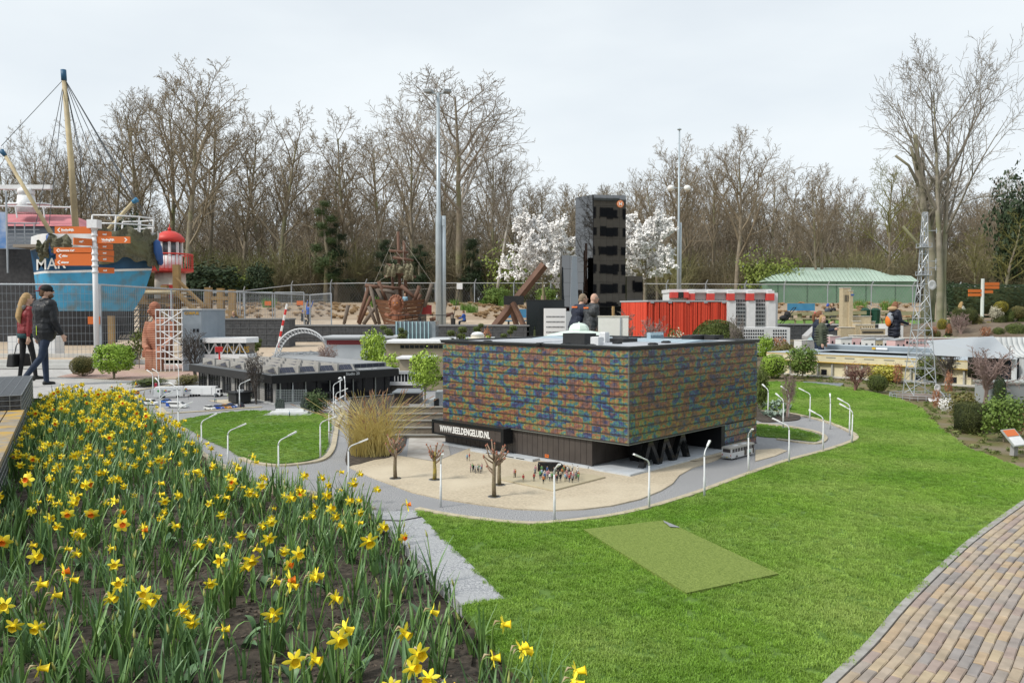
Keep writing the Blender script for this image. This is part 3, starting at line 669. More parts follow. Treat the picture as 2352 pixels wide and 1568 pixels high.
# ---------------------------------------------------------------- gabion wall with a timber seat
m_stone = mat('gabion stone', (.035,.037,.042), (.085,.088,.095), 24, .85, 1, 26); m_wire = mat('galvanised wire', (.30,.32,.34), rough=.4, metal=.5)
WA, WB = Vector((-3.94,6.16,0)), Vector((-6.6,10.98,0)); wd_ = (WB-WA).normalized(); wn_ = Vector((-wd_.y, wd_.x, 0))   # wn_ points left/away from the bed
def gabion(name, label, s0, s1, h, depth, off=0):
    p0 = WA+wd_*s0+wn_*off; t = thing(name, label, 'gabion', p0, atan2(wd_.y, wd_.x)); L_ = s1-s0
    MB().span((0,0,-.08), (L_,depth,h)).build('stone_fill', m_stone, t)
    mb = MB(); k = int(L_/.10)
    for i in range(k+1):
        x = L_*i/k; mb.tube([(x,-.006,-.06),(x,-.006,h+.006),(x,depth+.006,h+.006)], .0028, 4)
    for j in range(int(h/.055)+1): mb.tube([(-.006,-.006,.02+j*.055),(L_+.006,-.006,.02+j*.055)], .0028, 4); mb.tube([(-.006,0,.02+j*.055),(-.006,depth,.02+j*.055)], .0028, 4)
    for j in range(int(depth/.10)+1): mb.tube([(-.006,j*.10,-.06),(-.006,j*.10,h+.006),(L_+.006,j*.10,h+.006)], .0028, 4)
    mb.build('wire_mesh', m_wire, t); return t
L0 = (8.45-6.16)/wd_.y
gabion('gabion_wall', 'tall dark stone gabion block in wire mesh at the end of the bed', L0, L0+2.9, .455, 1.0)
t = gabion('gabion_bench', 'low gabion bench with weathered wooden planks on top', -2.4, L0-.01, .235, .8)
m_plank = mat('weathered plank', (.30,.26,.20), (.22,.19,.15), 9, .85, .5, 60, c3=(.50,.30,.035), sc2=5)
for i in range(5): MB().box(((L0+2.4)/2, -.03+.16*i+.075, .285), (L0+2.35, .148, .04)).build('plank', m_plank, t)
for i in range(4): MB().box((.4+i*1.4, .35, .2525), (.08,.75,.022)).build('bearer', m_plank, t)
# ================================================================ TREES AND WOOD
m_bark = mat('bark', (.21,.175,.13), (.29,.25,.19), 3, .9, .6, 9, c3=(.22,.225,.11), sc2=.5)
m_twig = mat('twigs', (.215,.175,.118), (.28,.23,.16), .3, .9); m_twig2 = mat('grey twigs', (.27,.24,.20), (.34,.30,.255), .3, .9)
m_bud = mat('budding twigs', (.16,.16,.045), (.20,.19,.07), .4, .9)
m_bark2 = mat('pale bark', (.32,.285,.235), (.20,.18,.14), 2, .85, .7, 6, c3=(.20,.20,.11), sc2=.8)
def rdir(): 
    v = Vector((R_(-1,1), R_(-1,1), R_(-1,1)))
    return v.normalized() if v.length > .01 else Vector((0,0,1))
def branch(mbs, p, d, L_, r, lev, cfg):
    n = cfg['seg'][lev]; pts = [p.copy()]; rs = [r]; tr = cfg['trop'][lev]
    for k in range(n):
        d = (d+rdir()*cfg['wob'][lev]+Vector((0,0,tr))).normalized(); p = p+d*(L_/n); pts.append(p.copy()); rs.append(max(cfg['rmin'], r*(1-(k+1)/n*cfg['tap'][lev])))
    mbs[0 if lev <= cfg.get('trunklev', 0) else 1].tube(pts, rs, cfg['sides'][lev], cap=False)
    if lev+1 < len(cfg['cnt'])+1 and lev < len(cfg['cnt']):
        c = cfg['cnt'][lev]; s0 = cfg['start'][lev]; az = R_(0,6.28)
        for i in range(c):
            t = s0+(1-s0)*((i+R_(.1,.9))/c); f = t*n; k = min(int(f), n-1); q = pts[k].lerp(pts[k+1], f-k); ax = (pts[k+1]-pts[k]).normalized()
            az += 2.4+R_(-.5,.5); ref = Vector((1,0,0)) if abs(ax.x) < .8 else Vector((0,1,0)); u = (ref-ax*ref.dot(ax)).normalized(); v = ax.cross(u)
            an = cfg['ang'][lev]*R_(.75,1.25); cdir = ax*cos(an)+(u*cos(az)+v*sin(az))*sin(an)
            Lc = L_*cfg['len'][lev]*(1-cfg['fall'][lev]*(t-s0)/(1-s0+.001))*R_(.75,1.2); rr = lerp(rs[k], rs[k+1], f-k)
            branch(mbs, q, cdir, Lc, max(cfg['rmin'], min(rr*.8, r*cfg['rad'][lev])), lev+1, cfg)
BASE = dict(seg=[7,5,4,3,2], trop=[.03,.10,.08,.05,.04], wob=[.06,.16,.22,.28,.3], tap=[.8,.8,.8,.7,.5], sides=[7,5,4,3,3], cnt=[13,7,5,4], start=[.28,.2,.15,.1], ang=[.75,.7,.7,.7], len=[.42,.5,.5,.5], fall=[.55,.4,.3,.2], rad=[.42,.45,.5,.5], rmin=.016)
def make_tree(seed, h, r, over=None):
    random.seed(seed); cfg = dict(BASE); cfg.update(over or {}); mbs = [MB(), MB()]
    for st in range(cfg.get('stems', 1)):
        d = Vector((R_(-.06,.06), R_(-.06,.06), 1)) if cfg.get('stems', 1) == 1 else Vector((cfg['lean'][st][0], cfg['lean'][st][1], 1)).normalized()
        branch(mbs, Vector((.25*st*r*4, 0, -.15)), d, h*(1 if st == 0 else .93), r*(1 if st == 0 else .85), 0, cfg)
    return mbs
TV = []
for i, ov in enumerate([{}, {'cnt':[16,7,5,4],'ang':[.6,.6,.65,.7]}, {'start':[.4,.2,.15,.1],'cnt':[14,8,5,4],'ang':[.85,.75,.7,.7]}, {'ang':[.5,.55,.6,.7],'len':[.5,.5,.5,.5],'cnt':[12,8,5,4]}, {'start':[.2,.2,.15,.1],'cnt':[17,6,5,4],'len':[.36,.5,.5,.5]}, {'stems':2,'lean':[(-.10,.02),(.16,-.03)],'cnt':[10,7,5,4],'ang':[.6,.65,.7,.7]}]):
    a, b = make_tree(100+i, 20, .30, ov); TV.append((a.mesh('trunk', m_bark, True), b.mesh('crown', m_twig), max(v[2] for v in b.v+a.v)))
SKY = [(-300,330),(0,335),(60,300),(150,262),(250,250),(330,190),(420,135),(500,165),(560,235),(640,245),(720,300),(780,265),(850,258),(900,230),(960,215),(1050,195),(1120,235),(1180,335),(1240,340),(1320,375),(1400,388),(1470,335),(1550,312),(1620,300),(1700,285),(1780,312),(1850,372),(1930,385),(2000,392),(2060,362),(2150,375),(2250,385),(2700,400)]
def skyl(px):
    for (a, ya), (b, yb) in zip(SKY, SKY[1:]):
        if a <= px <= b: return lerp(ya, yb, (px-a)/(b-a))
    return 380
NEAR = [(90,'behind the fishing boat'),(480,'behind the red domed lighthouse'),(800,'behind the dark pine'),(1000,'behind the wooden pirate ship'),(1190,'beside the tall grey floodlight pole'),(1560,'behind the white blossom trees'),(1780,'behind the white and red model building'),(2110,'behind the green shed'),(3000,'behind the ivy hedge')]
def where(px):
    for a, s in NEAR:
        if px < a: return s
random.seed(77)
def wood_tree(px, d, top=None, v=None, m=None, wide=1.0, label=None):
    z0 = tz(d); zt = CAMZ+(714-(top or skyl(px)+R_(0,75)))/FPX*d; v = random.randrange(6) if v is None else v; k = (zt-z0)/TV[v][2]*1.02
    t = thing('bare_tree', label or 'bare leafless tree '+where(px), 'tree', ((px-1176)/FPX*d, d, z0-.1), R_(0,6.28), 'bare trees '+where(px))
    t.scale = (k*wide, k*wide, k)
    a = put('trunk', TV[v][0], t); b = put('crown', TV[v][1], t)
    if m: recolor(b, 0, m)
    return t
for px in [-40,30,85,140,200,262,330,385,470,545,600,655,710,770,830,880,940,1000,1120,1180,1250,1320,1385,1450,1510,1570,1630,1760,1830,1960,2020,2080,2230,2300,2370,2440]:
    wood_tree(px+R_(-12,12), R_(75,92))
wood_tree(425, 74, 132, 1, wide=1.25, label='tallest bare tree of the wood rising over the lighthouse')
wood_tree(640, 77, 243, 0, wide=1.2); wood_tree(800, 76, 262, 4, wide=1.1)
wood_tree(1055, 74, 192, 2, m_twig2, 1.45, label='pale wide crowned bare tree beside the tall floodlight pole')
wood_tree(1690, 73.5, 285, 3, wide=1.25, label='bare tree with thick forked trunk behind the white model building')
wood_tree(1560, 76, 318, 1, wide=1.1); wood_tree(1885, 73.5, 372, 5, wide=1.1, label='bare tree wrapped in ivy before the green shed'); wood_tree(2040, 75, 365, 0, m_bud, wide=1.1)
wood_tree(2300, 73, 480, 4, m_bud, 1.6, label='tree in yellow green bud above the ivy hedge'); wood_tree(2240, 74, 520, 1, m_bud, 1.4, label='small budding tree behind the orange signpost')
# far rows of the wood: one mass
random.seed(3)
la, lb = make_tree(300, 20, .26, {'cnt':[14,7,6],'seg':[6,4,3,2],'rmin':.03,'len':[.42,.5,.5]})
lb.v, lb.f, lb.m = la.v+lb.v, la.f+[tuple(i+len(la.v) for i in f) for f in lb.f], [0]*(len(la.f)+len(lb.f))
farp = bpy.data.objects.new('far_tree_proto', lb.mesh('far_tree', mat('far twigs', (.19,.16,.115), (.25,.21,.155), .15, .95)))
bs = MB(); vs = [(-95,93,tz(93)),(100,93,tz(93)),(100,150,tz(150)),(-95,150,tz(150))]; bs.add(vs, [(0,1,2,3)])
o = scatter('far_wood', bs.mesh('far_wood', m_bark), farp, .037, .46, .72, 4, .03); o['label'] = 'far rows of bare trees merging into brown wood'
# brushwood under the trees
def brush(seed, n, h, r, m, thick=.02):
    random.seed(seed); mb = MB()
    for _ in range(n):
        a = R_(0,6.28); q = r*.25*random.random(); p = Vector((q*cos(a), q*sin(a), 0)); d = Vector((cos(a)*R_(.1,.7), sin(a)*R_(.1,.7), 1)).normalized(); L_ = h*R_(.6,1.1)
        pts = [p]
        for k in range(4): d = (d+rdir()*.25).normalized(); p = p+d*L_/4; pts.append(p)
        mb.tube(pts, [thick, thick*.8, thick*.6, thick*.5, thick*.3], 3, cap=False)
        for k in (1,2,3):
            for _ in range(2):
                e = (d+rdir()*.9).normalized(); mb.tube([pts[k], pts[k]+e*L_*.16, pts[k]+(e+rdir()*.3)*L_*.3], [thick*.5, thick*.4, thick*.25], 3, cap=False)
    return mb
bsh = bpy.data.objects.new('brush_proto', brush(5, 40, 4.2, 2.2, None, .035).mesh('brush', mat('brushwood', (.17,.145,.085), (.22,.185,.115), .3, .95, c3=(.20,.215,.07), sc2=.12)))
bs = MB(); bs.add([(-95,74,tz(74)),(100,74,tz(74)),(100,96,tz(96)),(-95,96,tz(96))], [(0,1,2,3)])
o = scatter('undergrowth', bs.mesh('undergrowth', m_bark), bsh, .16, .6, 1.5, 8, .1); o['label'] = 'brown brushwood filling the wood under the trees'
# ---------------------------------------------------------------- leafy shrubs: shared foliage meshes
def leafcloud(seed, n, size, shape='ball', rough=.25, shell=.55, aspect=1.5):
    random.seed(seed); mb = MB()
    for _ in range(n):
        d = rdir(); lump = 1+rough*mnoise.noise(d*2.3+Vector((seed,0,0)))+rough*.6*mnoise.noise(d*5+Vector((0,seed,0))); q = (shell+(1-shell)*random.random()**.5)*lump
        p = d*q
        if shape == 'dome': p.z = abs(p.z)
        if shape == 'cube': mxx = max(abs(d.x), abs(d.y), abs(d.z)); p = d/mxx*(.9+.1*random.random())*q/lump
        if shape == 'cone': p = Vector((d.x*q*(.5-.5*d.z), d.y*q*(.5-.5*d.z), d.z))
        nrm = (d+rdir()*.8).normalized(); u = nrm.cross(rdir()).normalized(); v = nrm.cross(u); s = size*R_(.6,1.3)
        mb.add([p-u*s*aspect/2, p+v*s/2, p+u*s*aspect/2, p-v*s/2], [(0,1,2,3)])
    return mb
LC = {}
def cloud(kind):
    if kind not in LC:
        LC[kind] = {'clip': lambda: leafcloud(1, 5200, .055, 'ball', .10, .9), 'loose': lambda: leafcloud(2, 3000, .10, 'ball', .42, .35), 'small': lambda: leafcloud(3, 900, .17, 'ball', .3, .5), 'dome': lambda: leafcloud(4, 9000, .035, 'dome', .05, .95), 'cube': lambda: leafcloud(5, 5000, .055, 'cube', .1, .9), 'cone': lambda: leafcloud(6, 3500, .06, 'cone', .1, .85), 'round': lambda: leafcloud(13, 3400, .095, 'ball', .22, .6), 'wild': lambda: leafcloud(12, 2600, .085, 'ball', 1.1, .15), 'sparse': lambda: leafcloud(7, 520, .14, 'ball', .5, .5), 'big': lambda: leafcloud(8, 7000, .07, 'ball', .9, .3)}[kind]().mesh('foliage', m_leaf)
    return LC[kind]
twg = {}
def twigs(kind):
    if kind not in twg:
        random.seed(40+len(twg)); mb = MB()
        if kind == 'bare':                           # unit ball of bare branching twigs on a short stem, from z=0 to 2
            cfg = dict(BASE); cfg.update(seg=[3,4,3,2], cnt=[9,6,5], start=[.35,.2,.1], ang=[.7,.7,.8], len=[.75,.5,.5], fall=[.1,.3,.2], rad=[.5,.5,.5], rmin=.008, sides=[5,4,3,3], wob=[.1,.3,.35,.4], trop=[.0,.06,.05,0], tap=[.4,.7,.7,.5]); ms = [mb, mb]
            for _ in range(2): branch(ms, Vector((R_(-.05,.05), R_(-.05,.05), 0)), Vector((R_(-.2,.2), R_(-.2,.2), 1)), 1.15, .06, 0, cfg)
        if kind == 'stem':
            for i in range(5):
                a = R_(0,6.28); mb.tube([(0,0,-1.02),(R_(-.06,.06),R_(-.06,.06),-.6),(.45*cos(a),.45*sin(a),.1)], [.055,.045,.02], 5)
        twg[kind] = mb.mesh('branches', m_bark)
    return twg[kind]
def bush(name, label, loc, rx, h, kind, m, cat='shrub', group=None, stem=0, rz=None, mstem=None, ry=None):
    """leafy shrub standing at loc; stem = bare height under the foliage"""
    t = thing(name, label, cat, loc, R_(0,6.28) if rz is None else rz, group); dome = kind == 'dome'
    hz = (h-stem) if dome else (h-stem)/2
    f = put('foliage', cloud(kind), t, (0,0,stem if dome else stem+hz*.98), sc=(rx, ry or rx, hz)); recolor(f, 0, m)
    if not dome:
        s = put('branches', twigs('stem'), t, (0,0,stem+hz), sc=(rx*.8, rx*.8, stem+hz))
        if mstem: recolor(s, 0, mstem)
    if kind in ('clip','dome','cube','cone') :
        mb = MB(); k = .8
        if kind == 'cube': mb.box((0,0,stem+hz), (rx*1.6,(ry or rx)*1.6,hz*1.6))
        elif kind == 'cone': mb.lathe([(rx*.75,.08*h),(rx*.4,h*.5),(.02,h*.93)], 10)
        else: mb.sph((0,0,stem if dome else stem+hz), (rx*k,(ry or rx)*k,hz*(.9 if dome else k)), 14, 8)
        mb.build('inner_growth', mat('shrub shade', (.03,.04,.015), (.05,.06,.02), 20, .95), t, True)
    if dome and stem: MB().lathe([(rx*.9,0),(rx*.97,stem*1.02)], 20).build('lower_growth', m, t, True)
    return t
def bare(name, label, loc, w_, h, m, cat='shrub', group=None):
    t = thing(name, label, cat, loc, R_(0,6.28), group); b = put('branches', twigs('bare'), t, sc=(w_/1.5, w_/1.5, h/1.9)); recolor(b, 0, m); return t
mg = lambda n, a, b: mat(n, a, b, 5, .6, spec=.3)
g_yew = mg('yew green', (.045,.06,.014), (.085,.095,.022)); g_dark = mg('dark evergreen', (.022,.042,.018), (.045,.07,.03)); g_fresh = mg('fresh green', (.20,.33,.035), (.28,.42,.05)); g_lime = mg('lime leaf', (.27,.40,.045), (.34,.47,.07)); g_box = mg('box green', (.07,.10,.02), (.11,.14,.03)); g_olive = mg('olive brown', (.13,.12,.035), (.17,.15,.05)); g_yel = mg('golden leaf', (.42,.40,.06), (.50,.46,.10)); g_gold = mg('gold yew', (.20,.18,.02), (.28,.24,.03)); g_mid = mg('mid green', (.10,.17,.03), (.15,.22,.045)); g_rust = mg('rust leaf', (.30,.13,.07), (.38,.18,.10)); g_wht = mg('white bloom', (.84,.83,.81), (.88,.87,.86)); g_cream = mg('cream leaf', (.45,.43,.32), (.55,.52,.40)); g_pine = mg('pine needle', (.05,.085,.03), (.09,.13,.045))
t_red = mg('reddish twig', (.20,.10,.08), (.26,.14,.11)); t_grey = mg('ash twig', (.17,.145,.125), (.23,.20,.175)); t_dark = mg('dark twig', (.06,.05,.045), (.09,.075,.065)); t_pink = mg('pinkish twig', (.25,.18,.16), (.30,.22,.20))
# evergreens of the wood
for px, py, d, rx, kd, m, nm in ((745,470,72,2.0,'wild',g_pine,'dark pine tree standing before the bare wood'),(770,520,73,1.8,'wild',g_dark,'low spreading pine bough right of the dark pine'),(480,612,71,3.0,'loose',g_dark,'low dark holly bush beside the lighthouse'),(430,622,73,2.0,'loose',g_dark,'dark evergreen bush close behind the lighthouse gallery'),(595,612,72,1.2,'loose',g_dark,'dark upright holly between lighthouse and pine'),(1085,560,73,1.6,'wild',g_dark,'ivy clad evergreen right of the floodlight pole'),(885,560,74,2.2,'wild',g_dark,'dark evergreen behind the pirate ship masts'),(965,570,74,2.0,'wild',g_dark,'dark evergreen directly behind the floodlight pole'),(2190,655,70,1.5,'loose',g_dark,'dark evergreen at the end of the green shed'),(2345,425,75,2.4,'big',g_dark,'dark conifer rising above the yellow budding trees'),(300,500,74,1.6,'loose',g_dark,'dark evergreen behind the boat derrick')):
    p = D(px, py, d); z0 = tz(d); h_ = p.z-z0+.3
    if kd != 'wild': bush('evergreen_tree', nm, (p.x, d, z0), rx, h_, kd, m, 'tree', stem=max(0, h_*.12)); continue
    t = thing('evergreen_tree', nm, 'tree', (p.x, d, z0)); MB().tube([(0,0,0),(R_(-.2,.2),0,h_*.5),(R_(-.3,.3),0,h_*.95)], [.2,.14,.05], 7).build('trunk', m_bark, t, True)
    for i in range(11):
        u = .25+.72*i/10; a = i*2.4; q = rx*R_(.3,1.0)*(1.15-u); s_ = R_(.45,.85)*(1.2-.6*u); f = put('foliage_pad', cloud('wild'), t, (q*cos(a), q*sin(a)*.7, h_*u), R_(0,6), sc=(s_*1.3, s_*1.1, s_*.75)); recolor(f, 0, m)
for px, py, d, w_ in ((1320,600,72.5,2.2),(1740,600,73.5,1.8),(560,640,73.5,2.0),(1170,590,73,2.2),(1800,600,73,1.5)):
    p = D(px, py, d); z0 = tz(d); bush('budding_shrub', 'loose shrub coming into green leaf at the wood edge', (p.x, d, z0), w_, p.z-z0+.5, 'wild', mg('fresh bud leaf', (.17,.22,.04), (.22,.27,.06)), group='budding shrubs at the wood edge')
# ---------------------------------------------------------------- blossom trees
def blossom(px, py_top, rpx, d, label, seed):
    z0 = tz(d)-.05; rr = rpx/FPX*d; ztop = D(px, py_top, d).z; h = ztop-z0
    random.seed(seed); cfg = dict(BASE); cfg.update(cnt=[16,8,6], seg=[6,4,3,2], start=[.40,.2,.1], ang=[1.1,.8,.7], len=[.42,.48,.4], fall=[.35,.3,.2], rmin=.012, trop=[.02,.07,.05,.03]); ms = [MB(), MB()]
    branch(ms, Vector((0,0,0)), Vector((.02,0,1)), h*.80, .13, 0, cfg)
    t = thing('blossom_tree', label, 'tree', ((px-1176)/FPX*d, d, z0)); k = 1.0
    ms[0].build('trunk', m_bark, t, True); ms[1].build('crown', m_bark, t)
    mb = MB(); vv = [Vector(v) for v in ms[1].v]
    for _ in range(23000):
        p = random.choice(vv)+rdir()*R_(0,.14); s = R_(.03,.075); nrm = (rdir()*.8+Vector((-.3,-.5,.7))).normalized(); u = nrm.cross(rdir()).normalized(); v = nrm.cross(u)
        mb.add([p-u*s, p+v*s, p+u*s, p-v*s], [(0,1,2,3)])
    mb.build('blossom', g_wht, t)
    for a in (-.25, .05, .3): MB().tube([(a,0,0),(a*.3,.02,1.6)], .05, 6).build('support_stake', mat('pinkish stake', (.42,.27,.23), rough=.8), t)
blossom(1248, 483, 95, 49, 'white blossoming tree left of the black mirrored tower', 61); blossom(1478, 480, 70, 50, 'white blossoming tree right of the black mirrored tower', 62)
# birch stem
t = thing('birch_tree', 'slender pale leaning birch between pirate ship and blossom', 'tree', ((1138-1176)/FPX*70, 70, tz(70)))
MB().tube([(0,0,0),(.35,0,2.6),(.9,0,6),(1.5,.2,9.2)], [.13,.11,.08,.03], 6).build('trunk', mat('birch bark', (.55,.52,.46), (.30,.27,.23), 2, .8), t, True)
bt = put('crown', TV[3][1], t, (.4,0,3.0), sc=.33); recolor(bt, 0, m_twig2)
# ---------------------------------------------------------------- big bare tree and the lopped tree at the right
Zq = lambda py: D(0, py, 40).z
a, b = make_tree(517, 12.2, .21, {'stems':2,'lean':[(-.01,0),(.10,.03)],'cnt':[8,7,5,4],'start':[.40,.22,.15,.1],'ang':[.62,.55,.62,.7],'len':[.55,.48,.48,.5],'trop':[.03,.06,.05,.04,.03],'rad':[.40,.45,.5,.5],'rmin':.008,'wob':[.06,.13,.18,.26,.3],'tap':[.92,.85,.8,.7,.5],'fall':[.5,.35,.3,.2],'seg':[10,6,4,3,2]})
t = thing('tall_bare_tree', 'tall smooth grey bare tree with twin trunks beside the lattice mast', 'tree', ((2158-1176)/FPX*40, 40, tz(40)-.1), .2); kz = (Zq(66)-tz(40))/max(v[2] for v in b.v); t.scale = (kz*.92,kz*.92,kz); a.build('trunk', m_bark2, t, True); b.build('crown', mat('grey branch', (.17,.15,.12), (.24,.21,.17), 1, .85), t)
t = thing('lopped_tree', 'lopped grey tree with sawn off limbs behind the lattice mast', 'tree', ((2128-1176)/FPX*41, 41, tz(41)-.1)); mb = MB(); br = MB()
Z = lambda py: D(0, py, 41).z-tz(41)+.1
X_ = lambda px: (px-2128)/FPX*41
mb.tube([(0,0,0),(X_(2138),0,Z(600)),(X_(2118),0,Z(480)),(X_(2104),0,Z(400)),(X_(2094),0,Z(310))], [.36,.27,.2,.14,.11], 8); mb.tube([(.15,.1,.2),(X_(2140),.2,Z(560)),(X_(2122),.2,Z(470)),(X_(2114),.2,Z(360))], [.3,.22,.16,.1], 7)
for q in ([(2117,470),(2085,340)],[(2100,390),(2083,335)],[(2112,440),(2080,380),(2050,358)],[(2130,520),(2150,450),(2158,392)],[(2140,610),(2105,560),(2070,520)],[(2120,460),(2135,415),(2170,410)]):
    br.tube([(X_(x), 0, Z(y)) for x, y in q], [.13]+[.07]*(len(q)-1), 6)
mb.build('trunk', m_bark2, t, True); br.build('limb', m_bark2, t, True); rb = put('shoots', TV[5][1], t, (0,0,Z(640)), sc=.33); recolor(rb, 0, m_twig2)
# ================================================================ LEFT: boat, lighthouse, signpost, fences, miniatures
ORG = mat('sign orange', (.66,.16,.035), rough=.45); WHT = m_wht2; TXT = mat('text white', (.85,.85,.83), rough=.5)
def X(px, d): return (px-1176)/FPX*d
def Zp(py, d): return D(0, py, d).z
m_gal = mat('galvanised steel', (.36,.39,.42), (.42,.45,.48), 6, .4, metal=.4); m_dk = mat('dark grey stone', (.055,.058,.063), (.09,.094,.10), 9, .85, .8, 22)
m_timber = mat('yellow timber', (.34,.22,.09), (.26,.17,.08), 3, .8, .4, 20); m_log = mat('brown log', (.115,.062,.042), (.165,.09,.06), 3, .7, .3, 15); m_log2 = mat('grey log', (.13,.105,.085), (.175,.145,.12), 3, .8, .3, 15)
def blk(name, label, cat, px0, px1, pyt, d, depth, m, z0=0, rz=0, group=None, part='wall'):
    """a block whose front lies at depth d between two picture columns; returns (thing, width, height)"""
    x0, x1, zt = X(px0, d), X(px1, d), Zp(pyt, d); t = thing(name, label, cat, ((x0+x1)/2, d, z0), rz, group); w_ = x1-x0
    MB().span((-w_/2,0,0), (w_/2,depth,zt-z0)).build(part, m, t); return t, w_, zt-z0
def rows(par, name, m, x0, x1, z0, z1, nx, nz, fx=.6, fz=.6, y=-.004, th=.008, each=True):
    """a grid of windows on a front face (local xz)"""
    me = None
    for j in range(nz):
        for i in range(nx):
            w_, h = (x1-x0)/nx, (z1-z0)/nz; c = (x0+(i+.5)*w_, y, z0+(j+.5)*h)
            if me is None: me = MB().box((0,0,0), (w_*fx, th, h*fz)).mesh(name, m)
            put(name, me, par, c)
m_win = mat('dark window', (.02,.023,.03), rough=.15)
# ---- terrace building behind the boat, with brick wall
t = thing('brick_terrace', 'dark brick terrace wall at the boat, with steel railing', 'wall', (X(-60,31), 31, 0)); w_ = X(140,31)-X(-250,31)
MB().span((X(-250,31)-t.location.x,0,-.05), (X(140,31)-t.location.x,6,Zp(572,31))).build('wall', mat('dark brick', (.035,.036,.040), (.055,.056,.06), 8, .8, .4, 40), t)
mb = MB(); zt = Zp(572,31)
for k in range(16):
    x = X(-250+k*22,31)-t.location.x
    if X(-250+k*22,31) > X(96,31): break
    mb.tube([(x,.1,zt),(x,.1,zt+1.0)], .022, 5)
for h in (.15,.3,.45,.6,.75): mb.tube([(X(-250,31)-t.location.x,.1,zt+h),(X(92,31)-t.location.x,.1,zt+h)], .010, 4)
mb.tube([(X(-250,31)-t.location.x,.1,zt+1),(X(92,31)-t.location.x,.1,zt+1)], .028, 5); mb.build('railing', m_gal, t)
t = thing('canopy_building', 'wheelhouse like building with a faded red canvas roof', 'building', (X(60,33), 33, 0)); zr = Zp(520,33)
MB().span((X(-200,33)-t.location.x,0,0), (X(175,33)-t.location.x,3.5,zr)).build('wall', mat('greyblue wall', (.20,.22,.25), rough=.7), t)
mb = MB(); xl, xr = X(-200,33)-t.location.x-.1, X(182,33)-t.location.x; zt = Zp(484,33); mb.add([(xl,-.15,zr),(xr,-.15,zr),(xr,3.6,zr),(xl,3.6,zr),(xl,1.5,zt+.1),(xr-1.0,1.5,zt)], [(0,1,5,4),(2,3,4,5),(1,2,5),(0,4,3),(3,2,1,0)]); mb.build('canvas_roof', mat('faded red canvas', (.52,.20,.22), (.45,.16,.18), 2, .8), t)
mb = MB(); z = Zp(470,33); mb.tube([(xl,-.1,z),(xr-.2,-.1,z-.12)], .035, 5)
for k in range(7): mb.tube([(lerp(xl,xr-.2,k/6),-.1,z-.06),(lerp(xl,xr-.2,k/6)+.06,-.1,z-.55)], .03, 5)
mb.build('white_rail', WHT, t)
mb = MB(); x = X(47,33)-t.location.x; mb.lathe([(.42,Zp(485,33)),(.33,Zp(445,33))], 8, (x,.6,0)); mb.lathe([(.3,Zp(443,33)),(.34,Zp(436,33)),(.3,Zp(430,33)),(.2,Zp(427,33))], 10, (x,.6,0)); mb.box((x+.1,.6,Zp(465,33)), (1.7,.6,.07)); mb.build('radar_pedestal', WHT, t, True)
MB().box((X(40,33)-t.location.x,.6,Zp(425,33)), (2.4,.25,.17)).build('radar_bar', WHT, t)
t = thing('picture_board', 'blue sky picture board on the terrace beside the railing', 'board', (X(10,30.6), 30.6, 0)); MB().span((X(-40,30.6)-t.location.x,0,Zp(570,30.6)), (X(21,30.6)-t.location.x,.06,Zp(487,30.6))).build('panel', mat('sky print', (.10,.22,.48), (.62,.66,.70), 1.2, .5), t); MB().tube([(X(21,30.6)-t.location.x,0,2.8),(X(21,30.6)-t.location.x,0,Zp(440,30.6))], .04, 6).build('post', m_gal, t)
# ---- fishing boat
DS = 28.3; t = thing('fishing_boat', 'blue fishing boat with white bulwark draped in old nets', 'boat', (X(215,DS), DS+1.3, 0)); ox = t.location.x
hx = lambda px, y=0: X(px, DS+1.3+y)-ox
levels = [(0.0,95,262,.45),(.5,92,275,.75),(1.3,88,305,1.05),(2.0,84,333,1.25),(2.6,81,350,1.38),(3.1,77,358,1.45),(3.6,73,366,1.5),(4.0,76,370,1.45)]
def hull_strip(l0, l1, m, name, par, dz=(0,0), n=22):
    mb = MB(); vs = []
    for (z, pl, pr, b), k in ((l0, dz[0]), (l1, dz[1])):
        loop = []
        for i in range(n+1):
            u = i/n; hb = b*(1-max(0, (u-.35)/.65)**2.3)*min(1, (u/.10+.02)**.5); x = hx(lerp(pl, pr, u), -hb); loop.append((x, -hb, z+k*(0.25+.75*u*u)))
        vs.append(loop)
    for sgn in (1, -1):
        P = [(x, y*sgn, z) for x, y, z in vs[0]]+[(x, y*sgn, z) for x, y, z in vs[1]]
        fs = [(i, i+1, n+2+i, n+1+i) for i in range(n)]
        mb.add(P, fs if sgn == 1 else [f[::-1] for f in fs])
    return mb.build(name, m, par, True)
def lev(z):
    for a, b in zip(levels, levels[1:]):
        if z <= b[0]: k = (z-a[0])/(b[0]-a[0]); return (z, lerp(a[1],b[1],k), lerp(a[2],b[2],k), lerp(a[3],b[3],k))
    return levels[-1]
m_lb2 = mat('boat light blue', (.055,.30,.52), (.07,.34,.57), 2, .45, c3=(.13,.20,.24), sc2=3); m_navy = mat('boat navy', (.012,.065,.145), (.018,.08,.17), 3, .4); m_bbl = mat('boat black', (.03,.035,.045), (.045,.05,.06), 2, .6)
for a, b, m, nm in ((0,.7,m_bbl,'keel_plating'),(.7,1.35,m_bbl,'keel_plating'),(1.35,2.0,m_lb2,'hull_plating'),(2.0,2.62,m_lb2,'hull_plating'),(2.62,2.7,WHT,'rubbing_strake'),(2.7,3.1,m_navy,'hull_plating'),(3.1,3.5,m_navy,'hull_plating'),(3.5,4.0,mat('bulwark white', (.70,.71,.72), (.60,.58,.56), 2, .5),'bulwark')):
    hull_strip(lev(a), lev(b), m, nm, t, (0 if a < 2.5 else .22, 0 if b < 2.5 else .22))
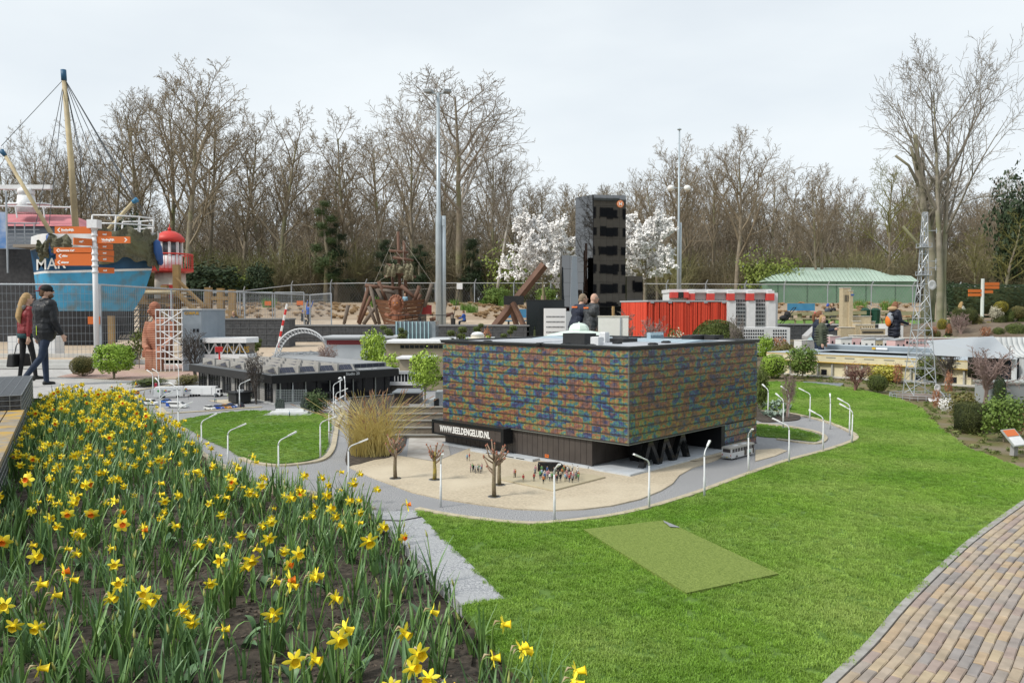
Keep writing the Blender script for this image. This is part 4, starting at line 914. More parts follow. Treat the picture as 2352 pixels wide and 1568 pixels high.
mb = MB(); mb.prism([(hx(80),-1.2),(hx(200),-1.35),(hx(300),-1.0),(hx(355),-.2),(hx(355),.2),(hx(300),1),(hx(200),1.35),(hx(80),1.2)], 3.6, 3.7); mb.build('deck', mat('deck', (.25,.22,.19)), t)
me = textmesh('MAR', .55, .004, mat('name white', (.82,.82,.80), rough=.5), .95, .004, 'LEFT', 'lettering'); me.transform(Matrix(((.985,0,0,hx(84,-1.5)+.03),(0,0,-1,-1.53),(.08,1,0,Zp(621,DS-.2)),(0,0,0,1)))); put('lettering', me, t)
mb = MB(); z1 = lambda py: Zp(py, DS+1)
rail = [(hx(253),-1.1),(hx(300),-.95),(hx(340),-.55),(hx(357),0),(hx(340),.6),(hx(300),.95),(hx(253),1.1)]
for z in (z1(500), z1(518)): mb.tube([(x, y, z) for x, y in rail], .03, 5)
for i, (x, y) in enumerate(rail): mb.tube([(x-.06, y, 4.0), (x, y, z1(500))], .03, 5)
mb.tube([(hx(253),-1.1,z1(500)),(hx(245),-1.1,3.9)], .03, 5); mb.build('bow_rail', WHT, t, True)
m_mast = mat('cream mast', (.58,.49,.30), (.50,.41,.25), 3, .6, c3=(.34,.28,.18), sc2=1.2); m_tip = mat('mast tip blue', (.025,.10,.19), rough=.5)
tp = Vector((hx(158), 0, z1(155))); MB().tube([(hx(181),0,3.6),(hx(170),0,z1(350)),(hx(159),0,z1(178))], [.12,.10,.08], 12).build('mast', m_mast, t, True); MB().tube([(hx(159),0,z1(180)),(tp.x,0,tp.z)], .095, 12).build('mast_cap', m_tip, t, True)
MB().tube([(hx(146),-.3,3.8),(hx(22,-.6),-.6,z1(362))], [.085,.06], 8).build('derrick_boom', m_mast, t, True); MB().tube([(hx(22,-.6),-.6,z1(362)),(hx(13,-.6),-.62,z1(350))], [.07,.10], 8).build('boom_cap', m_tip, t, True)
MB().tube([(hx(240),-.3,3.9),(hx(328),-.6,z1(467))], [.085,.06], 8).build('derrick_boom', m_mast, t, True); MB().tube([(hx(328),-.6,z1(467)),(hx(338),-.62,z1(461))], [.08,.10], 8).build('boom_cap', mat('boom blue', (.05,.20,.36), rough=.5), t, True)
mb = MB(); tpp = (hx(160), 0, z1(175))
for px, py, y in ((36,340,-.6),(105,520,-.5),(150,520,-.9),(212,520,.3),(250,530,.9),(218,470,0),(335,465,-.6),(300,520,.5),(345,505,-.2),(355,520,0)): mb.tube([tpp, (hx(px), y, z1(py))], .014, 4)
mb.build('rigging', mat('rigging wire', (.10,.11,.12), rough=.5), t)
def net(par, pts, drop, m, seed, name='net'):
    """a heap of net draped along a polyline, hanging down"""
    random.seed(seed); mb = MB(); n = 26; P = sm(pts, 6); k = len(P); vs = []
    for i, p in enumerate(P):
        dr = drop*(.85+.3*mnoise.noise((i*.2, seed, 0)))
        for j in range(n+1):
            u = j/n; q = .10+.10*mnoise.noise((i*.5, j*.3, seed))+.06*sin(i*1.3+j*.2)
            vs.append((p.x+.05*mnoise.noise((i*.4, j*.4, seed+3)), p.y-.12-q*(1-.3*u)-(.1*sin(u*pi)), p.z+.10*(1-u)*sin(i*.9)-dr*u))
    mb.add(vs, [(i*(n+1)+j, i*(n+1)+j+1, (i+1)*(n+1)+j+1, (i+1)*(n+1)+j) for i in range(k-1) for j in range(n)]); return mb.build(name, m, par, True)
m_net = mat('old fishing net', (.085,.083,.058), (.15,.145,.10), 18, .95, 1, 45, c3=(.14,.145,.08), sc2=1.5)
net(t, [Vector((hx(235,-1.25),-1.25,4.15)),Vector((hx(285,-1.05),-1.05,4.25)),Vector((hx(330,-.72),-.72,4.25)),Vector((hx(356,-.28),-.28,4.2)),Vector((hx(372,.15),.15,4.1))], 1.35, m_net, 3)
net(t, [Vector((hx(100,-1.42),-1.42,3.72)),Vector((hx(112,-1.44),-1.44,3.75)),Vector((hx(125,-1.46),-1.46,3.8))], .7, m_net, 5); net(t, [Vector((hx(125,-1.46),-1.46,3.95)),Vector((hx(150,-1.47),-1.47,3.95)),Vector((hx(178,-1.46),-1.46,3.9))], .75, m_net, 6)
m_fen = mat('fender blue', (.03,.09,.27), rough=.5)
for px, py, y in ((368,578,-.35),(371,586,0.0),(124,570,-1.5)): 
    q = Vector((hx(px,y), y-.1, z1(py))); MB().tube([q+Vector((-.04,0,.42)), q+Vector((-.02,0,.34)), q+Vector((0,0,0)), q+Vector((.05,0,-.3)), q+Vector((.06,0,-.36))], [.03,.12,.14,.10,.03], 9).build('fender', m_fen, t, True)
# sand heap and white low kerbs by the path
mb = MB(); mb.sph((X(320,25), 25.5, 0), (1.7,.9,.42), 20, 10); o = mb.build('sand_heap', m_sand, None, True); tag(o, 'low heap of building sand below the boat', 'sand heap')
for k, (px0, px1, d) in enumerate(((-60,330,23.5),(-60,340,20.5),(-60,300,18.8))):
    o = MB().box(((X(px0,d)+X(px1,d))/2, d, .05), (X(px1,d)-X(px0,d), .14, .10)).build('concrete_edging', mat('pale concrete', (.55,.55,.53), (.47,.47,.45), 4, .8)); tag(o, ['pale concrete edging strip right under the boat fence','pale concrete edging strip in the middle of the path','pale concrete edging strip closest to the walking couple'][k], 'edging')
o = MB().box((X(82,24), 24, .3), (1.4,.5,.6)).build('white_crate', mat('white crate', (.68,.69,.70), rough=.5)); tag(o, 'white block standing behind the woman with the handbag', 'crate')
t = thing('timber_post', 'short squared timber post in front of the sand heap', 'post', (X(256,22.3),22.3,0)); MB().span((-.07,-.07,0), (.07,.07,Zp(727,22.3))).build('post', m_timber, t); MB().span((-.072,-.072,Zp(727,22.3)+.001), (.072,.072,Zp(727,22.3)+.02)).build('post_top', m_timber, t)
# ---- lighthouse
DL = 38; t = thing('toy_lighthouse', 'small white lighthouse with red dome and red gallery', 'lighthouse', (X(393,DL), DL, tz(DL))); zz_ = lambda py: Zp(py, DL)-tz(DL); red = mat('lighthouse red', (.60,.055,.045), (.55,.05,.04), 3, .5); k = DL/FPX
MB().lathe([(35*k,0),(33*k,zz_(625))], 20).build('tower', mat('cream boards', (.62,.57,.48), (.55,.50,.42), 4, .7), t, True)
MB().lathe([(27*k,zz_(622)),(27*k,zz_(588))], 16).build('lantern_base', WHT, t, True)
MB().lathe([(24*k,zz_(588)),(24*k,zz_(556))], 16).build('lantern_glass', mat('lantern glass', (.09,.10,.11), rough=.1), t, True)
for i in range(9): a = i*2*pi/9+.2; MB().box((25.5*k*cos(a), 25.5*k*sin(a), (zz_(588)+zz_(554))/2), (.10,.10,zz_(554)-zz_(588))).build('lantern_mullion', WHT, t)
MB().lathe([(28*k,zz_(557)),(33*k,zz_(554)),(31*k,zz_(546)),(24*k,zz_(538)),(13*k,zz_(532)),(4*k,zz_(530))], 20).build('dome', red, t, True)
MB().lathe([(1*k,zz_(531)),(4*k,zz_(528)),(4*k,zz_(524)),(1*k,zz_(522)),(.4*k,zz_(514))], 10).build('finial', red, t, True)
MB().lathe([(30*k,zz_(628)),(50*k,zz_(624)),(50*k,zz_(618)),(28*k,zz_(618))], 20).build('gallery_floor', red, t)
mb = MB(); mb.tube([(49*k*cos(a),49*k*sin(a),zz_(585)) for a in [i*pi/12 for i in range(25)]], .035, 5)
for i in range(40): a = i*2*pi/40; mb.tube([(49*k*cos(a),49*k*sin(a),zz_(620)),(49*k*cos(a),49*k*sin(a),zz_(585))], .014, 4)
mb.build('gallery_rail', red, t)
MB().span((-.1,-35*k-.02,zz_(740)), (.55,-33*k,zz_(655))).build('red_door', red, t)
# ---- timber climbing structure beside the lighthouse
t = thing('climbing_deck', 'yellow timber climbing deck with stairs under the lighthouse', 'playground', (X(440,34), 34, tz(34))); zz_ = lambda py: Zp(py, 34)-tz(34); xx = lambda px: X(px,34)-t.location.x
for px, py in ((408,608),(480,660),(508,662),(534,665),(380,655),(330,660)): MB().span((xx(px)-.13,-.13,-.1), (xx(px)+.13,.13,zz_(py))).build('post', m_timber, t)
for a, b, py in ((480,536,685),(480,536,715),(330,410,668),(330,410,690)): MB().box(((xx(a)+xx(b))/2,-.1,zz_(py)), (xx(b)-xx(a)-.3,.08,.16)).build('rail_beam', m_timber, t)
MB().box(((xx(480)+xx(536))/2,.6,zz_(730)), (xx(536)-xx(480),1.6,.15)).build('deck', m_timber, t); MB().box(((xx(330)+xx(408))/2,.6,zz_(700)), (xx(408)-xx(330),1.6,.15)).build('deck', m_timber, t)
for i in range(9): MB().box((lerp(xx(412),xx(476),i/8),.3,lerp(zz_(668),zz_(735),i/8)), (.34,1.1,.06)).build('stair_tread', m_timber, t)
MB().tube([(xx(412),-.3,zz_(640)),(xx(478),-.3,zz_(705))], .08, 5).build('handrail', m_timber, t); MB().tube([(xx(412),-.3,zz_(670)),(xx(478),-.3,zz_(738))], .11, 5).build('stringer', m_timber, t)
mb = MB()
for i in range(9):
    mb.tube([(xx(320+i*8),-.2,zz_(700)),(xx(300+i*9),-1.6,0)], .02, 4)
for j in range(7): mb.tube([(lerp(xx(320),xx(300),j/6),lerp(-.2,-1.6,j/6),lerp(zz_(700),0,j/6)),(lerp(xx(384),xx(372),j/6),lerp(-.2,-1.6,j/6),lerp(zz_(700),0,j/6))], .02, 4)
mb.build('climbing_net', mat('black rope', (.04,.04,.04), rough=.8), t)
MB().tube([(xx(330),-.3,zz_(672)),(xx(414),-.3,zz_(672))], .09, 8).build('cream_pole', m_mast, t, True)
# ---- signpost
DP = 20.; t = thing('signpost', 'white signpost carrying many orange direction boards', 'signpost', (X(221,DP), DP, 0))
MB().tube([(0,0,0),(0,0,Zp(515,DP))], .062, 12).build('pole', mat('post white', (.72,.73,.74), rough=.4), t, True)
cs = lambda x, y: (x/1.96/1.7415, (750+y/1.96)/1.7415)
for y in (325,375,418,470,520,570,615,662): q = cs(0,y); MB().lathe([(.075,Zp(q[1],DP)-.03),(.078,Zp(q[1],DP)),(.075,Zp(q[1],DP)+.03)], 12).build('collar', mat('post white', (0,0,0)), t, True)
MB().box((0,0,Zp(cs(0,287)[1],DP)), (.25,.25,.21)).build('top_cube', WHT, t)
def board(x0, x1, y0, y1, txt, yaw=0, sub=None, arrow=0, back=False):
    a, b = cs(x0, y0), cs(x1, y1); xa, xb = X(a[0],DP)-t.location.x, X(b[0],DP)-t.location.x; h = Zp(a[1],DP)-Zp(b[1],DP); zc = (Zp(a[1],DP)+Zp(b[1],DP))/2; L_ = abs(xb-xa)
    R = Matrix.Rotation(yaw, 4, 'Z'); sgn = 1 if (xa+xb) > 0 else -1; r0 = .07; Lr = L_/abs(cos(yaw)); c = R @ Vector((sgn*(r0+Lr/2),0,0))
    mb = MB(); mb.box((0,0,0), (Lr,.045,h)); me = mb.mesh('sign_board', ORG); o = put('sign_board', me, t, (c.x,c.y,zc), yaw)
    if txt:
        s = h*.42; label_on(o, txt, (-Lr/2+(.10 if arrow < 0 else .12), -.0245, -.02), (1,0,0), s, TXT, .002, 1, .004)
        if sub: label_on(o, sub, (-Lr/2+.12, -.0245, -h*.36), (1,0,0), s*.5, TXT, .0015)
    if arrow:
        x = arrow*(Lr/2-.06); mb = MB(); e = .05
        for w1 in (1, -1): mb.add([(x, -.0245, 0),(x-arrow*e, -.0245, w1*h*.3),(x-arrow*(e+.035), -.0245, w1*h*.3),(x-arrow*.035, -.0245, 0)], [(0,1,2,3)])
        mb.build('arrow', TXT, o)
board(445,728,307,362,'   StedenRijk',0,'    City Centre',-1); board(430,725,470,518,'  Panorama Café',0,None,-1); board(447,725,512,562,'   ehbo',0,None,-1); board(440,728,562,612,'   uitgang',0,None,-1); board(768,1025,385,437,'VindingRijk',0,'Innovation Island',1)
for a in ((768,835,337,385,.9),(768,838,435,480,.95),(768,842,487,530,.95),(768,840,535,578,.95),(768,845,625,668,.9),(648,728,405,460,-.95)): board(a[0],a[1],a[2],a[3],'zaal' if a[0] > 700 else 'café',a[4] if a[0] > 700 else .95)
# ---- wire construction fences
def fence_panel(x0, y0, x1, y1, label, z=0, h=2.0, tagpy=None, n=None, hz=9):
    t = thing('fence_panel', label, 'fence', (x0, y0, z), atan2(y1-y0, x1-x0), 'steel construction fence panels'); L_ = sqrt((x1-x0)**2+(y1-y0)**2)
    mb = MB(); mb.tube([(0,0,0),(0,0,h)], .025, 7); mb.build('post', m_gal, t); MB().tube([(L_-.03,0,0),(L_-.03,0,h)], .025, 7).build('post', m_gal, t)
    MB().tube([(0,0,h),(L_-.03,0,h)], .022, 6).build('top_rail', m_gal, t); mb = MB()
    for i in range(1, int(L_/.105)): mb.tube([(i*.105,0,.1),(i*.105,0,h+.04)], .004, 3, cap=False)
    for j in range(hz+1): mb.tube([(0,0,.12+j*(h-.15)/hz),(L_-.03,0,.12+j*(h-.15)/hz)], .004, 3, cap=False)
    mb.build('wire_mesh', mat('fence wire', (.30,.33,.36), rough=.5, metal=.3), t)
    if tagpy: MB().box((L_*tagpy[0],-.03,tagpy[1]), (.30,.02,.20)).build('orange_tag', ORG, t)
    return t
fx = [(X(-75,20.8),20.8),(X(232,21.4),21.4),(X(395,25.6),25.6),(X(563,30),30),(X(713,35),35),(X(762,32),32)]
for i, ((a, b), lab) in enumerate(zip(zip(fx, fx[1:]), ('wire fence panel along the dark brick wall behind the couple','wire fence panel in front of the light blue hull','wire fence panel before the timber climbing deck','wire fence panel before the dark gabion wall','wire fence panel turned end on near the white arch'))):
    fence_panel(a[0], a[1], b[0], b[1], lab, 0, 2.05, (.95,1.1) if i == 0 else None)
for px0, px1, d, lab in ((470,548,36,'smaller inner fence panel with a red tag beside the timber deck'),(552,628,37,'inner fence panel with a red tag behind the gabion wall'),(632,700,38,'inner fence panel near the playing children')): fence_panel(X(px0,d), d, X(px1,d), d, lab, tz(d), 1.9, (.85,1.4))
# ---- dark gabion walls in the distance
def gwall(px0, px1, pyt, d, label, depth=.8):
    t = thing('gabion_wall', label, 'wall', (X(px0,d), d, -.05)); L_ = X(px1,d)-X(px0,d); h = Zp(pyt,d)
    MB().span((0,0,0), (L_,depth,h)).build('stone_fill', m_dk, t); mb = MB()
    for i in range(int(L_/.3)+1): mb.tube([(i*.3,-.012,0),(i*.3,-.012,h)], .007, 3, cap=False)
    for j in range(int(h/.2)+1): mb.tube([(0,-.012,j*.2),(L_,-.012,j*.2)], .007, 3, cap=False)
    mb.build('wire_mesh', mat('dull wire', (.15,.16,.17), rough=.6), t); MB().span((-.02,-.03,h+.001), (L_+.02,depth+.03,h+.05)).build('coping', mat('grey coping', (.20,.205,.21), rough=.8), t)
gwall(512,664,731,28,'tall dark gabion wall behind the blue grey model building'); gwall(668,1215,746,31,'long low gabion wall in front of the pirate ship'); gwall(1790,2110,744,34,'low gabion wall under the picnic benches'); gwall(1490,1640,700,37,'dark gabion wall behind the red model building')
t = thing('barrier_pole', 'thin red and white striped barrier pole standing upright', 'barrier', (X(635,25),25,0)); z0, z1_ = Zp(790,25), Zp(698,25)
for i in range(9): MB().tube([(lerp(0,X(660,25)-X(635,25),i/9),0,lerp(.05,z1_,i/9)),(lerp(0,X(660,25)-X(635,25),(i+1)/9),0,lerp(.05,z1_,(i+1)/9))], .035, 7).build('stripe', mat('signal red', (.58,.04,.04), rough=.5) if i % 2 else WHT, t)
# ---- seated brick giant and its glass building
DC = 18.4; m_brk = mat('red brick', (.40,.17,.105), (.33,.13,.08), 40, .85, .3, 90, c3=(.47,.25,.17), sc2=3)
n_ = m_brk.node_tree.nodes; l_ = m_brk.node_tree.links; wv = n_.new('ShaderNodeTexWave'); wv.wave_type = 'BANDS'; wv.bands_direction = 'Z'; wv.inputs['Scale'].default_value = 7.5; wv.inputs['Distortion'].default_value = .0
g_ = n_.new('ShaderNodeNewGeometry'); l_.new(g_.outputs['Position'], wv.inputs['Vector']); b2 = n_.new('ShaderNodeBump'); b2.inputs['Strength'].default_value = .8; b2.inputs['Distance'].default_value = .02; l_.new(wv.outputs['Fac'], b2.inputs['Height']); l_.new(b2.outputs[0], n_['Principled BSDF'].inputs['Normal'])
def remeshed(mb, vox, name, mats, par, smooth=True, dec=None):
    """joined overlapping shapes fused to one continuous skin; material per face from the nearest source face"""
    me = bpy.data.meshes.new('tmp_fuse'); me.from_pydata(mb.v, [], mb.f); o = bpy.data.objects.new('tmp_fuse', me); C.objects.link(o)
    md = o.modifiers.new('r', 'REMESH'); md.mode = 'VOXEL'; md.voxel_size = vox
    sm_ = o.modifiers.new('s', 'SMOOTH'); sm_.iterations = 2; sm_.factor = .5
    dg = bpy.context.evaluated_depsgraph_get(); r = bpy.data.meshes.new_from_object(o.evaluated_get(dg)); bpy.data.objects.remove(o)
    r.name = name; r.materials.clear()
    for q in (mats if isinstance(mats, (list, tuple)) else [mats]): r.materials.append(q)
    if smooth: r.polygons.foreach_set('use_smooth', [True]*len(r.polygons))
    return r
t = thing('brick_giant', 'giant seated figure of red brick leaning on the model building', 'statue', (X(352,DC), DC, 0)); k = DC/FPX
xx = lambda px: X(px,DC)-t.location.x
zz_ = lambda py: Zp(py, DC)
mb = MB(); kz = lambda py, y: Zp(py, DC+y)
mb.tube([(xx(364),.12,kz(822,.1)),(xx(364),.12,kz(790,.1)),(xx(364),.12,kz(755,.1)),(xx(363),.12,kz(737,.1)),(xx(359),.1,kz(730,.1))], [.27,.27,.30,.24,.10], 8); mb.tube([(xx(357),.08,kz(738,.1)),(xx(357),.05,kz(718,.1))], .085, 8)
mb.box((xx(355),.03,kz(712,0)), (.19,.22,.27)); mb.sph((xx(355),.03,kz(704,0)), (.115,.13,.12), 10, 8); mb.box((xx(345),-.07,kz(715,0)), (.06,.08,.06))
for q in ((338,740,.1),(334,770,.0),(340,795,-.15),(352,802,-.3)), ((392,740,.1),(396,772,.0),(388,797,-.15),(374,804,-.3)): mb.tube([(xx(a), c, kz(b, c)) for a, b, c in q], [.10,.085,.08,.07], 6)
for px in (344,364): mb.box((X(px,DC-.35)-t.location.x,-.36,kz(824,-.35)/1.0*.5+.11), (.165,.17,kz(808,-.35)+.02)); mb.box((X(px,DC-.1)-t.location.x,-.1,kz(812,-.1)), (.165,.5,.15))
put('body', remeshed(mb, .022, 'body', m_brk, None), t)
t = thing('science_building', 'grey block model building with white steel frame beside the brick giant', 'building', (X(430,DC), DC+.25, 0)); xx = lambda px: X(px,DC)-t.location.x; m_gb = mat('blue grey wall', (.22,.26,.30), (.25,.29,.33), 4, .7)
MB().span((X(418,DC-.35)-t.location.x,-.6,0), (xx(476),.9,zz_(712))).build('tower_block', m_gb, t); MB().span((X(416,DC-.35)-t.location.x,-.62,zz_(712)+.001), (xx(478),.92,zz_(709))).build('roof_slab', mat('pale slab', (.45,.47,.49)), t); MB().span((xx(476)+.002,.1,0), (xx(530),.8,zz_(782))).build('side_block', m_gb, t)
me = None
for i, j in ((0,0),(1,0),(0,2),(1,2),(2,2),(0,3),(1,3),(2,3)): MB().box((X(446+8*i,DC-.35)-t.location.x, -.604, zz_(758+j*12)), (.05,.01,.075)).build('window', m_win, t)
label_on(t, 'CORPUS', (X(424,DC-.35)-t.location.x,-.606,zz_(722)), (1,0,0), .085, mat('ochre letters', (.45,.27,.05)), .004, 1, .003)
xf = lambda px: X(px,DC-.53)-t.location.x
mb = MB()
for px in (358,368,378,388,398,408,418): mb.tube([(xf(px),-.78,0),(xf(px),-.78,zz_(710))], .011, 4)
for py in (712,730,745,760,775,790,805,820): mb.tube([(xf(357),-.78,zz_(py)),(xf(420),-.78,zz_(py))], .011, 4)
for a, b in ((715,745),(745,715),(760,790),(790,760),(800,825)): mb.tube([(xf(372),-.79,zz_(a)),(xf(418),-.79,zz_(b))], .012, 4)
[mb.tube([(xf(px),-.78,zz_(711)),(xf(px),.0,zz_(711))], .011, 4) for px in (358,418)]; mb.build('steel_frame', WHT, t)
mb = MB(); mb.prism([(xx(450),-.55),(xx(575),-.55),(xx(592),-.2),(xx(575),.3),(xx(450),.3)], zz_(786), zz_(775)); mb.build('wing_roof', WHT, t); MB().span((xx(458),-.40,zz_(812)), (xx(570),.2,zz_(787))).build('wing_glazing', mat('dark glazing', (.03,.045,.05), rough=.15), t); MB().span((xx(455),-.45,zz_(822)), (xx(574),.22,zz_(812)-.001)).build('wing_sill', WHT, t); MB().span((xx(460),-.3,0), (xx(560),.15,zz_(822)-.001)).build('wing_base', m_gb, t)
mb = MB()
for i in range(8): a = lerp(458,570,i/8); b = lerp(458,570,(i+1)/8); mb.tube([(xx(a),-.43,zz_(787 if i % 2 else 812)),(xx(b),-.43,zz_(812 if i % 2 else 787))], .014, 4); mb.tube([(xx(a),-.43,zz_(812)),(xx(a),-.43,zz_(787))], .009, 4)
mb.build('truss', WHT, t); label_on(t, 'CORPUS', (xx(505),-.405,zz_(808)), (1,0,0), .19, mat('ochre letters', (0,0,0)), .002, 1.0, .006)
t = thing('red_letterbox_sculpture', 'small bright red angled sign standing before the glazed wing', 'sculpture', (X(503,17.2),17.2,0)); MB().tube([(0,0,0),(0,0,Zp(808,17.2))], .02, 6).build('post', mat('signal red', (0,0,0)), t); MB().box((-.01,0,Zp(802,17.2)), (.15,.1,.11), 0, .4).build('box', mat('signal red', (0,0,0)), t)
# ---- white arch and steel bowl of a model stadium
DA = 19.5; t = thing('arch_stadium', 'model stadium with white lattice arch over a grey wire bowl', 'stadium', (X(700,DA), DA, 0)); mb = MB(); P = []; Q = []
for i in range(25):
    a = pi*i/24; P.append(Vector((-cos(a)*X(1176+62,DA), -.25, .25+sin(a)*(Zp(752,DA)-.27)))); Q.append(Vector((-cos(a)*X(1176+57,DA), -.05, .22+sin(a)*(Zp(752,DA)-.34))))
mb.tube(P, .018, 5); mb.tube(Q, .018, 5)
for i in range(24): mb.tube([P[i], Q[i+1]], .008, 4); mb.tube([Q[i], P[i+1]], .008, 4)
mb.build('arch', WHT, t, True); random.seed(9); mb = MB()
for i in range(90):
    a = R_(0,6.28); b = a+R_(.4,1.6); mb.tube([(R_(.6,.95)*cos(q)*1.0, .5+R_(.5,.9)*sin(q), R_(.12,.34)) for q in (a, (a+b)/2, b)], .008, 3)
mb.build('wire_bowl', mat('bowl wire', (.36,.38,.40), rough=.4), t); MB().lathe([(.98,0),(1.0,.2),(.8,.3),(.55,.16)], 24, (0,.5,0)).build('bowl', mat('bowl grey', (.24,.25,.26)), t, True)
# ---- low grey model buildings behind the studio
t, w_, h = blk('flat_roof_building','long low grey model building behind the lime green shrubs','building',745,905,776,19,1.2,mat('silver wall', (.36,.39,.42), (.41,.44,.47), 3, .5)); MB().span((-w_/2-.08,-.12,h+.001), (w_/2+.08,1.25,h+.035)).build('roof', mat('pale slab', (0,0,0)), t); MB().span((-w_/2+.05,-.006,h-.16), (-w_/2+.9,-.001,h-.05)).build('red_stripe', mat('maroon', (.18,.03,.035)), t); rows(t,'column_bay',mat('cream column', (.45,.43,.36)),-.2,w_/2,.0,.22,8,1,.45,.9)
for i in range(4): MB().span((-w_/2+.9+.35*i,-.005,.25), (-w_/2+.905+.35*i,0,h-.05)).build('panel_joint', m_win, t)
t, w_, h = blk('glass_pavilion','pale blue glass model pavilion with thin black roof line','building',908,1000,738,21,.9,mat('pavilion glass', (.16,.20,.23), (.28,.31,.33), 3, .15)); 
for i in range(9): MB().span((-w_/2+.02+i*.105,-.04,0), (-w_/2+.045+i*.105,-.005,h)).build('blue_fin', mat('ice blue', (.42,.62,.66), rough=.5), t)
MB().box((.05,.2,h+.16), (1.5,.5,.02)).build('roof_blade', m_blk2, t); 
for i in range(6): MB().box((-.45+.18*i,.1,h+.08), (.012,.012,.15)).build('roof_strut', m_blk2, t)
t, w_, h = blk('tan_building','tan low model building with white roof edge under the glass pavilion','building',885,1018,788,16.5,1.5,mat('tan wall', (.36,.31,.23), (.32,.275,.20), 4, .75)); MB().span((-w_/2-.06,-.08,h+.001), (w_/2+.06,1.5,h+.04)).build('roof', WHT, t); rows(t,'window',m_win,-w_/2+.3,w_/2,h-.12,h-.02,9,1,.85,.7)
t, w_, h = blk('stone_hall','grey brown flat model hall beside the floodlight pole foot','building',990,1130,782,20,1.2,mat('taupe wall', (.26,.24,.21), rough=.8)); MB().span((-w_/2-.05,-.06,h+.001), (w_/2+.05,1.25,h+.05)).build('roof', mat('pale slab', (0,0,0)), t); rows(t,'window',m_win,-w_/2,w_/2,h-.22,h-.1,10,1,.5,.6)
t = thing('curved_villa', 'white model villa with rounded balcony and ribbon windows', 'building', (X(930,13.6),13.6,0)); mb = MB(); R1 = .34
def rr(x0, x1, dp, r): return [(x0+r-r*cos(a), -dp+r-r*sin(a)) for a in [i*pi/12 for i in range(7)]]+[(x1,-dp),(x1,.5),(x0,.5)]
MB().prism(rr(-.42,.36,.28,.25), .30, .345).build('roof', mat('pale slab', (0,0,0)), t); MB().prism(rr(-.39,.34,.25,.24), .17, .299).build('ribbon_window', m_win, t); MB().prism(rr(-.41,.35,.27,.25), .11, .169).build('balcony', WHT, t); MB().prism(rr(-.34,.33,.2,.2), 0, .109).build('ground_floor', mat('taupe wall', (0,0,0)), t)
for i in range(9): MB().box((-.14+.055*i,-.256,.235), (.012,.012,.125)).build('mullion', WHT, t)
MB().box((.2,.1,.42), (.55,.5,.25)).build('upper_wall', mat('tan wall', (0,0,0)), t); MB().prism([(-.12,-.22),(.1,-.25),(.52,-.2),(.52,.4),(-.1,.4)], .546, .575).build('upper_roof', WHT, t)
# ================================================================ STUDIO BUILDING AND VEHICLE PARK
SO = Vector((-3.416, 11.54, 0)); SRZ = atan2(.66, .75); t = thing('studio_building', 'black miniature studio building with concrete sawtooth skylights', 'building', SO, SRZ); LX, LY = 1.95, 3.1
m_con = mat('studio concrete', (.36,.35,.33), (.30,.29,.275), 20, .85, .3, 60); m_pane = mat('skylight pane', (.045,.05,.075), rough=.12); m_sgl = mat('studio glass', (.012,.013,.016), rough=.08)
MB().span((.02,.02,0), (LX,LY,.31)).build('core', m_sgl, t); MB().span((-.05,-.05,.001), (LX+.05,LY+.05,.018)).build('plinth', mat('pale paving', (.42,.43,.43), (.36,.37,.37), 30, .8), t)
MB().span((-.11,-.11,.312), (LX+.09,LY+.09,.425)).build('fascia', mat('fascia black', (.012,.012,.013), rough=.35), t); MB().span((-.10,-.10,.4255), (LX+.08,LY+.08,.432)).build('flat_roof', mat('dark roofing', (.13,.14,.15), rough=.7), t)
for y0, y1 in ((.02,.10),(.38,.62),(.98,1.12),(1.42,1.62),(2.0,2.08),(2.6,2.66)): MB().span((0,y0,.019), (.019,y1,.311)).build('concrete_panel', m_con, t)
for i in range(14): y = .12+i*.22; MB().span((-.012,y,.019), (-.001,y+.02,.3105)).build('facade_post', m_blk2, t)
for i in range(10): x = .06+i*.2; MB().span((x,-.012,.019), (x+.012,-.001,.3105)).build('facade_post', m_blk2 if i % 2 else m_pale, t)
for j in range(9): MB().span((-.004,.14,.045+j*.03), (.0005,LY-.1,.048+j*.03)).build('glazing_bar', mat('bar grey', (.06,.065,.07)), t)
MB().span((.55,-.2,.12), (1.15,-.013,.135)).build('door_canopy', m_blk2, t)
for r in range(5):
    y0 = .02+r*.60; sk = MB().add([(.03,y0,.433),(1.32,y0,.433),(1.32,y0+.10,.525),(.03,y0+.10,.525),(.03,y0+.56,.440),(1.32,y0+.56,.440)], [(0,1,2,3),(3,2,5,4),(0,3,4),(1,5,2),(0,4,5,1)]).build('skylight', m_con, t)
    n = Vector((0,-.092,.10)).normalized()*.004
    for u in range(4):
        for k in range(4):
            a = .06+u*.32+k*.066
            MB().add([Vector((a,y0+.012,.444))+n, Vector((a+.062,y0+.012,.444))+n, Vector((a+.062,y0+.092,.518))+n, Vector((a,y0+.092,.518))+n], [(0,1,2,3)]).build('pane', m_pane, sk)
        MB().extr([(.03+u*.32,.434),(.055+u*.32,.434),(.055+u*.32,.545),(.03+u*.32,.545)], y0-.03, y0+.50).build('fin', m_con, sk)
    MB().add([(.026,y0+.12,.51),(.026,y0+.30,.478),(.026,y0+.30,.45),(.026,y0+.06,.45)], [(0,3,2,1)]).build('pane', m_pane, sk)
sk = MB().extr([(1.36,.433),(LX+.02,.433),(LX+.02,.52),(1.36,.52)], .16, 2.6).build('roof_box', mat('grey sheet', (.28,.29,.30), rough=.6), t)
for k in range(5): MB().box((1.44+k*.112, .155, .478), (.10,.006,.065)).build('pane', m_pane, sk)
MB().add([(1.34,-.06,.434),(LX+.05,-.06,.434),(LX+.05,.14,.455),(1.34,.14,.455)], [(0,1,2,3)]).build('name_panel', mat('name grey', (.17,.18,.185), rough=.6), t)
